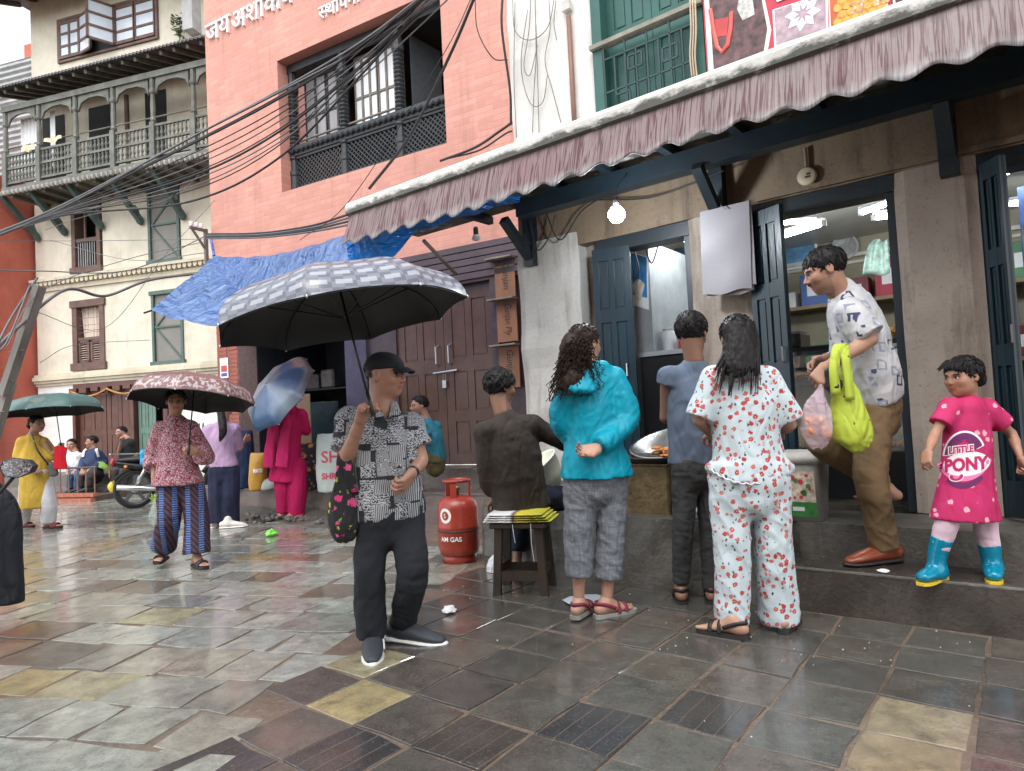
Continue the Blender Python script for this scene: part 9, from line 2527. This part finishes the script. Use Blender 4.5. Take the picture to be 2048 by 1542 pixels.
hubp = at(270, 967, 10.55); hubp.z = 0.3
mb_ = motorbike(hubp, (0.86, 0.5, 0), 'black motorbike with a red plate parked behind the young woman in maroon')
h2 = at(-95, 985, 7.6); h2.z = 0.3
motorbike(h2, (-0.95, 0.3, 0), 'dark motorbike cut off by the left edge behind the mirror')
vg = empty('green_leeks', at(212, 935, 10.5), 0, 'bunch of green leeks strapped on the tail of the motorbike', 'vegetables')
for k in range(16):
 a0 = at(222, 944, 10.5); a1 = at(192 + rv.uniform(0, 14), 922 + rv.uniform(0, 12), 10.5 + rv.uniform(-0.1, 0.1))
 MB().tube([a0, mixp(a0, a1, 0.5) + Vector((0, 0, 0.02)), a1], [0.012, 0.014, 0.004], 5).build('leek', M('leek green', (0.2, 0.36, 0.05), 0.5, 0.4), vg, True, local=False)
yb = empty('yellow_bag', at(226, 980, 10.5), 0, 'yellow plastic bag hanging below the motorbike plate', 'bag')
S = Sdf(); S.loft([(at(227, 962, 10.5), 0.02, 0.02), (at(225, 972, 10.5), 0.07, 0.05), (at(226, 980, 10.5), 0.05, 0.04)], Vector((1, 0, 0)), (False, False), 0.02)
sdf_obj('bag', [(S, 0.012)], M('yellow plastic', (0.6, 0.5, 0.04), 0.3), yb, ((0.01, (10, 10, 6), True),))
bb = empty('blue_bag', at(286, 920, 10.6), 0, 'bright blue plastic bag on the motorbike seat', 'bag')
S = Sdf(); S.loft([(at(286, 906, 10.4), 0.05, 0.05), (at(289, 926, 10.4), 0.07, 0.05)], Vector((1, 0, 0)), (False, False), 0.02)
sdf_obj('bag', [(S, 0.014)], M('blue plastic', (0.02, 0.32, 0.6), 0.3), bb, ((0.01, (10, 10, 6), True),))
rl = empty('low_railing', onz(140, 1000), FW.rz, 'low rusty railing on a brick edged bed by the sitting men', 'railing')
RST = M('rusty rail', (0.2, 0.1, 0.08), 0.6, 0.3)
MB().box(-0.9, 0.9, -0.4, 0.3, 0.0, 0.1).build('bed', M('bed earth', (0.08, 0.06, 0.045), 0.8), rl)
bme2 = MB().box(-0.11, 0.11, -0.05, 0.05, -0.03, 0.03).build('tmp', M('edging brick', (0.36, 0.12, 0.07), 0.7, 0.3)).data
bpy.data.objects.remove([o for o in COL.objects if o.data is bme2][0]); bme2.name = 'edging_brick'
for k in range(8):
 inst('edging_brick', bme2, (-0.8 + 0.228 * k, 0.32, 0.035), (0, 0, rv.uniform(-0.05, 0.05)), rl)
 inst('edging_brick', bme2, (-0.8 + 0.228 * k, 0.27, 0.12), (0, 0, rv.uniform(-0.05, 0.05)), rl)
for k in range(9): MB().tube([(-0.8 + 0.2 * k, 0.18, 0.1), (-0.8 + 0.2 * k, 0.18, 0.62)], 0.012, 6).build('rail_post', RST, rl)
for zz in (0.6,): MB().tube([(-0.85, 0.18, zz), (0.85, 0.18, zz)], 0.02, 6).build('top_rail', M('dark rail', (0.06, 0.05, 0.05), 0.5), rl)
st_ = empty('stone_seat', FW.P(0.4, 0.75, 0), FW.rz, 'low stone kerb in front of the brown door where three men sit', 'kerb')
MB().box(-1.8, 1.6, -0.4, 0.35, 0.0, 0.42).build('seat_block', CONC, st_, bevel=0.02)
MB().box(-1.8, 1.6, 0.35, 0.6, 0.0, 0.2).build('lower_step', GRAN, st_, bevel=0.01)
# ================================================================== covered scooter at the left edge
cs = empty('covered_scooter', onz(-60, 1240), 0, 'scooter under a black rain cover with one mirror showing at the left edge', 'scooter')
S = Sdf(); dC = 3.9
S.loft([(at(-70, 950, dC), 0.12, 0.1), (at(-70, 985, dC), 0.24, 0.12), (at(-70, 1025, dC), 0.31, 0.13), (at(-75, 1100, dC), 0.335, 0.14), (at(-80, 1200, dC), 0.37, 0.14)], Vector((1, 0, 0)), (False, True), 0.03, 0.06)
sdf_obj('rain_cover', [(S, 0.014)], cloth('black rain cover', (0.012, 0.014, 0.02), 0.5, 0.15, 0.9), cs, ((0.014, (8, 8, 1.8), False), (0.006, (16, 16, 4), False)))
mc = at(34, 938, 3.7)
hexp = [(-36, -2), (-30, -16), (-8, -23), (22, -19), (35, -6), (28, 8), (2, 18), (-26, 16)]
P3 = lambda a, b_, k: at(34 + a * k, 938 + b_ * k, 3.7)
m_ = MB().rings([[P3(a, b_, k) + Vector((0, y_, 0)) for a, b_ in hexp] for k, y_ in ((0.3, 0.06), (0.9, 0.045), (1.0, 0.0), (0.93, -0.006), (0.9, 0.0))], cap=True).build('mirror_housing', BLACK, cs, False, local=False)
mir = NT('rain spotted mirror'); _v = mir.co(); _n = mir.voro(120, _v)
mir.bump(mir.step(_n, 0.45, 0.2), 0.5, 0.004)
mir = mir.set(mir.mix(mir.step(mir.noise(60, _v, 3), 0.5, 0.6), (0.3, 0.31, 0.33), (0.55, 0.56, 0.58)), 0.08, 1.0)
mk('mirror_glass', [P3(a, b_, 0.91) + Vector((0, -0.002, 0)) for a, b_ in hexp], [tuple(range(8))], mir, m_, local=False)
MB().tube([P3(-10, 12, 1) + Vector((0, 0.03, 0)), at(0, 985, 3.75), at(-30, 1010, 3.8)], 0.01, 8).build('mirror_stem', BLACK, cs, True, local=False)
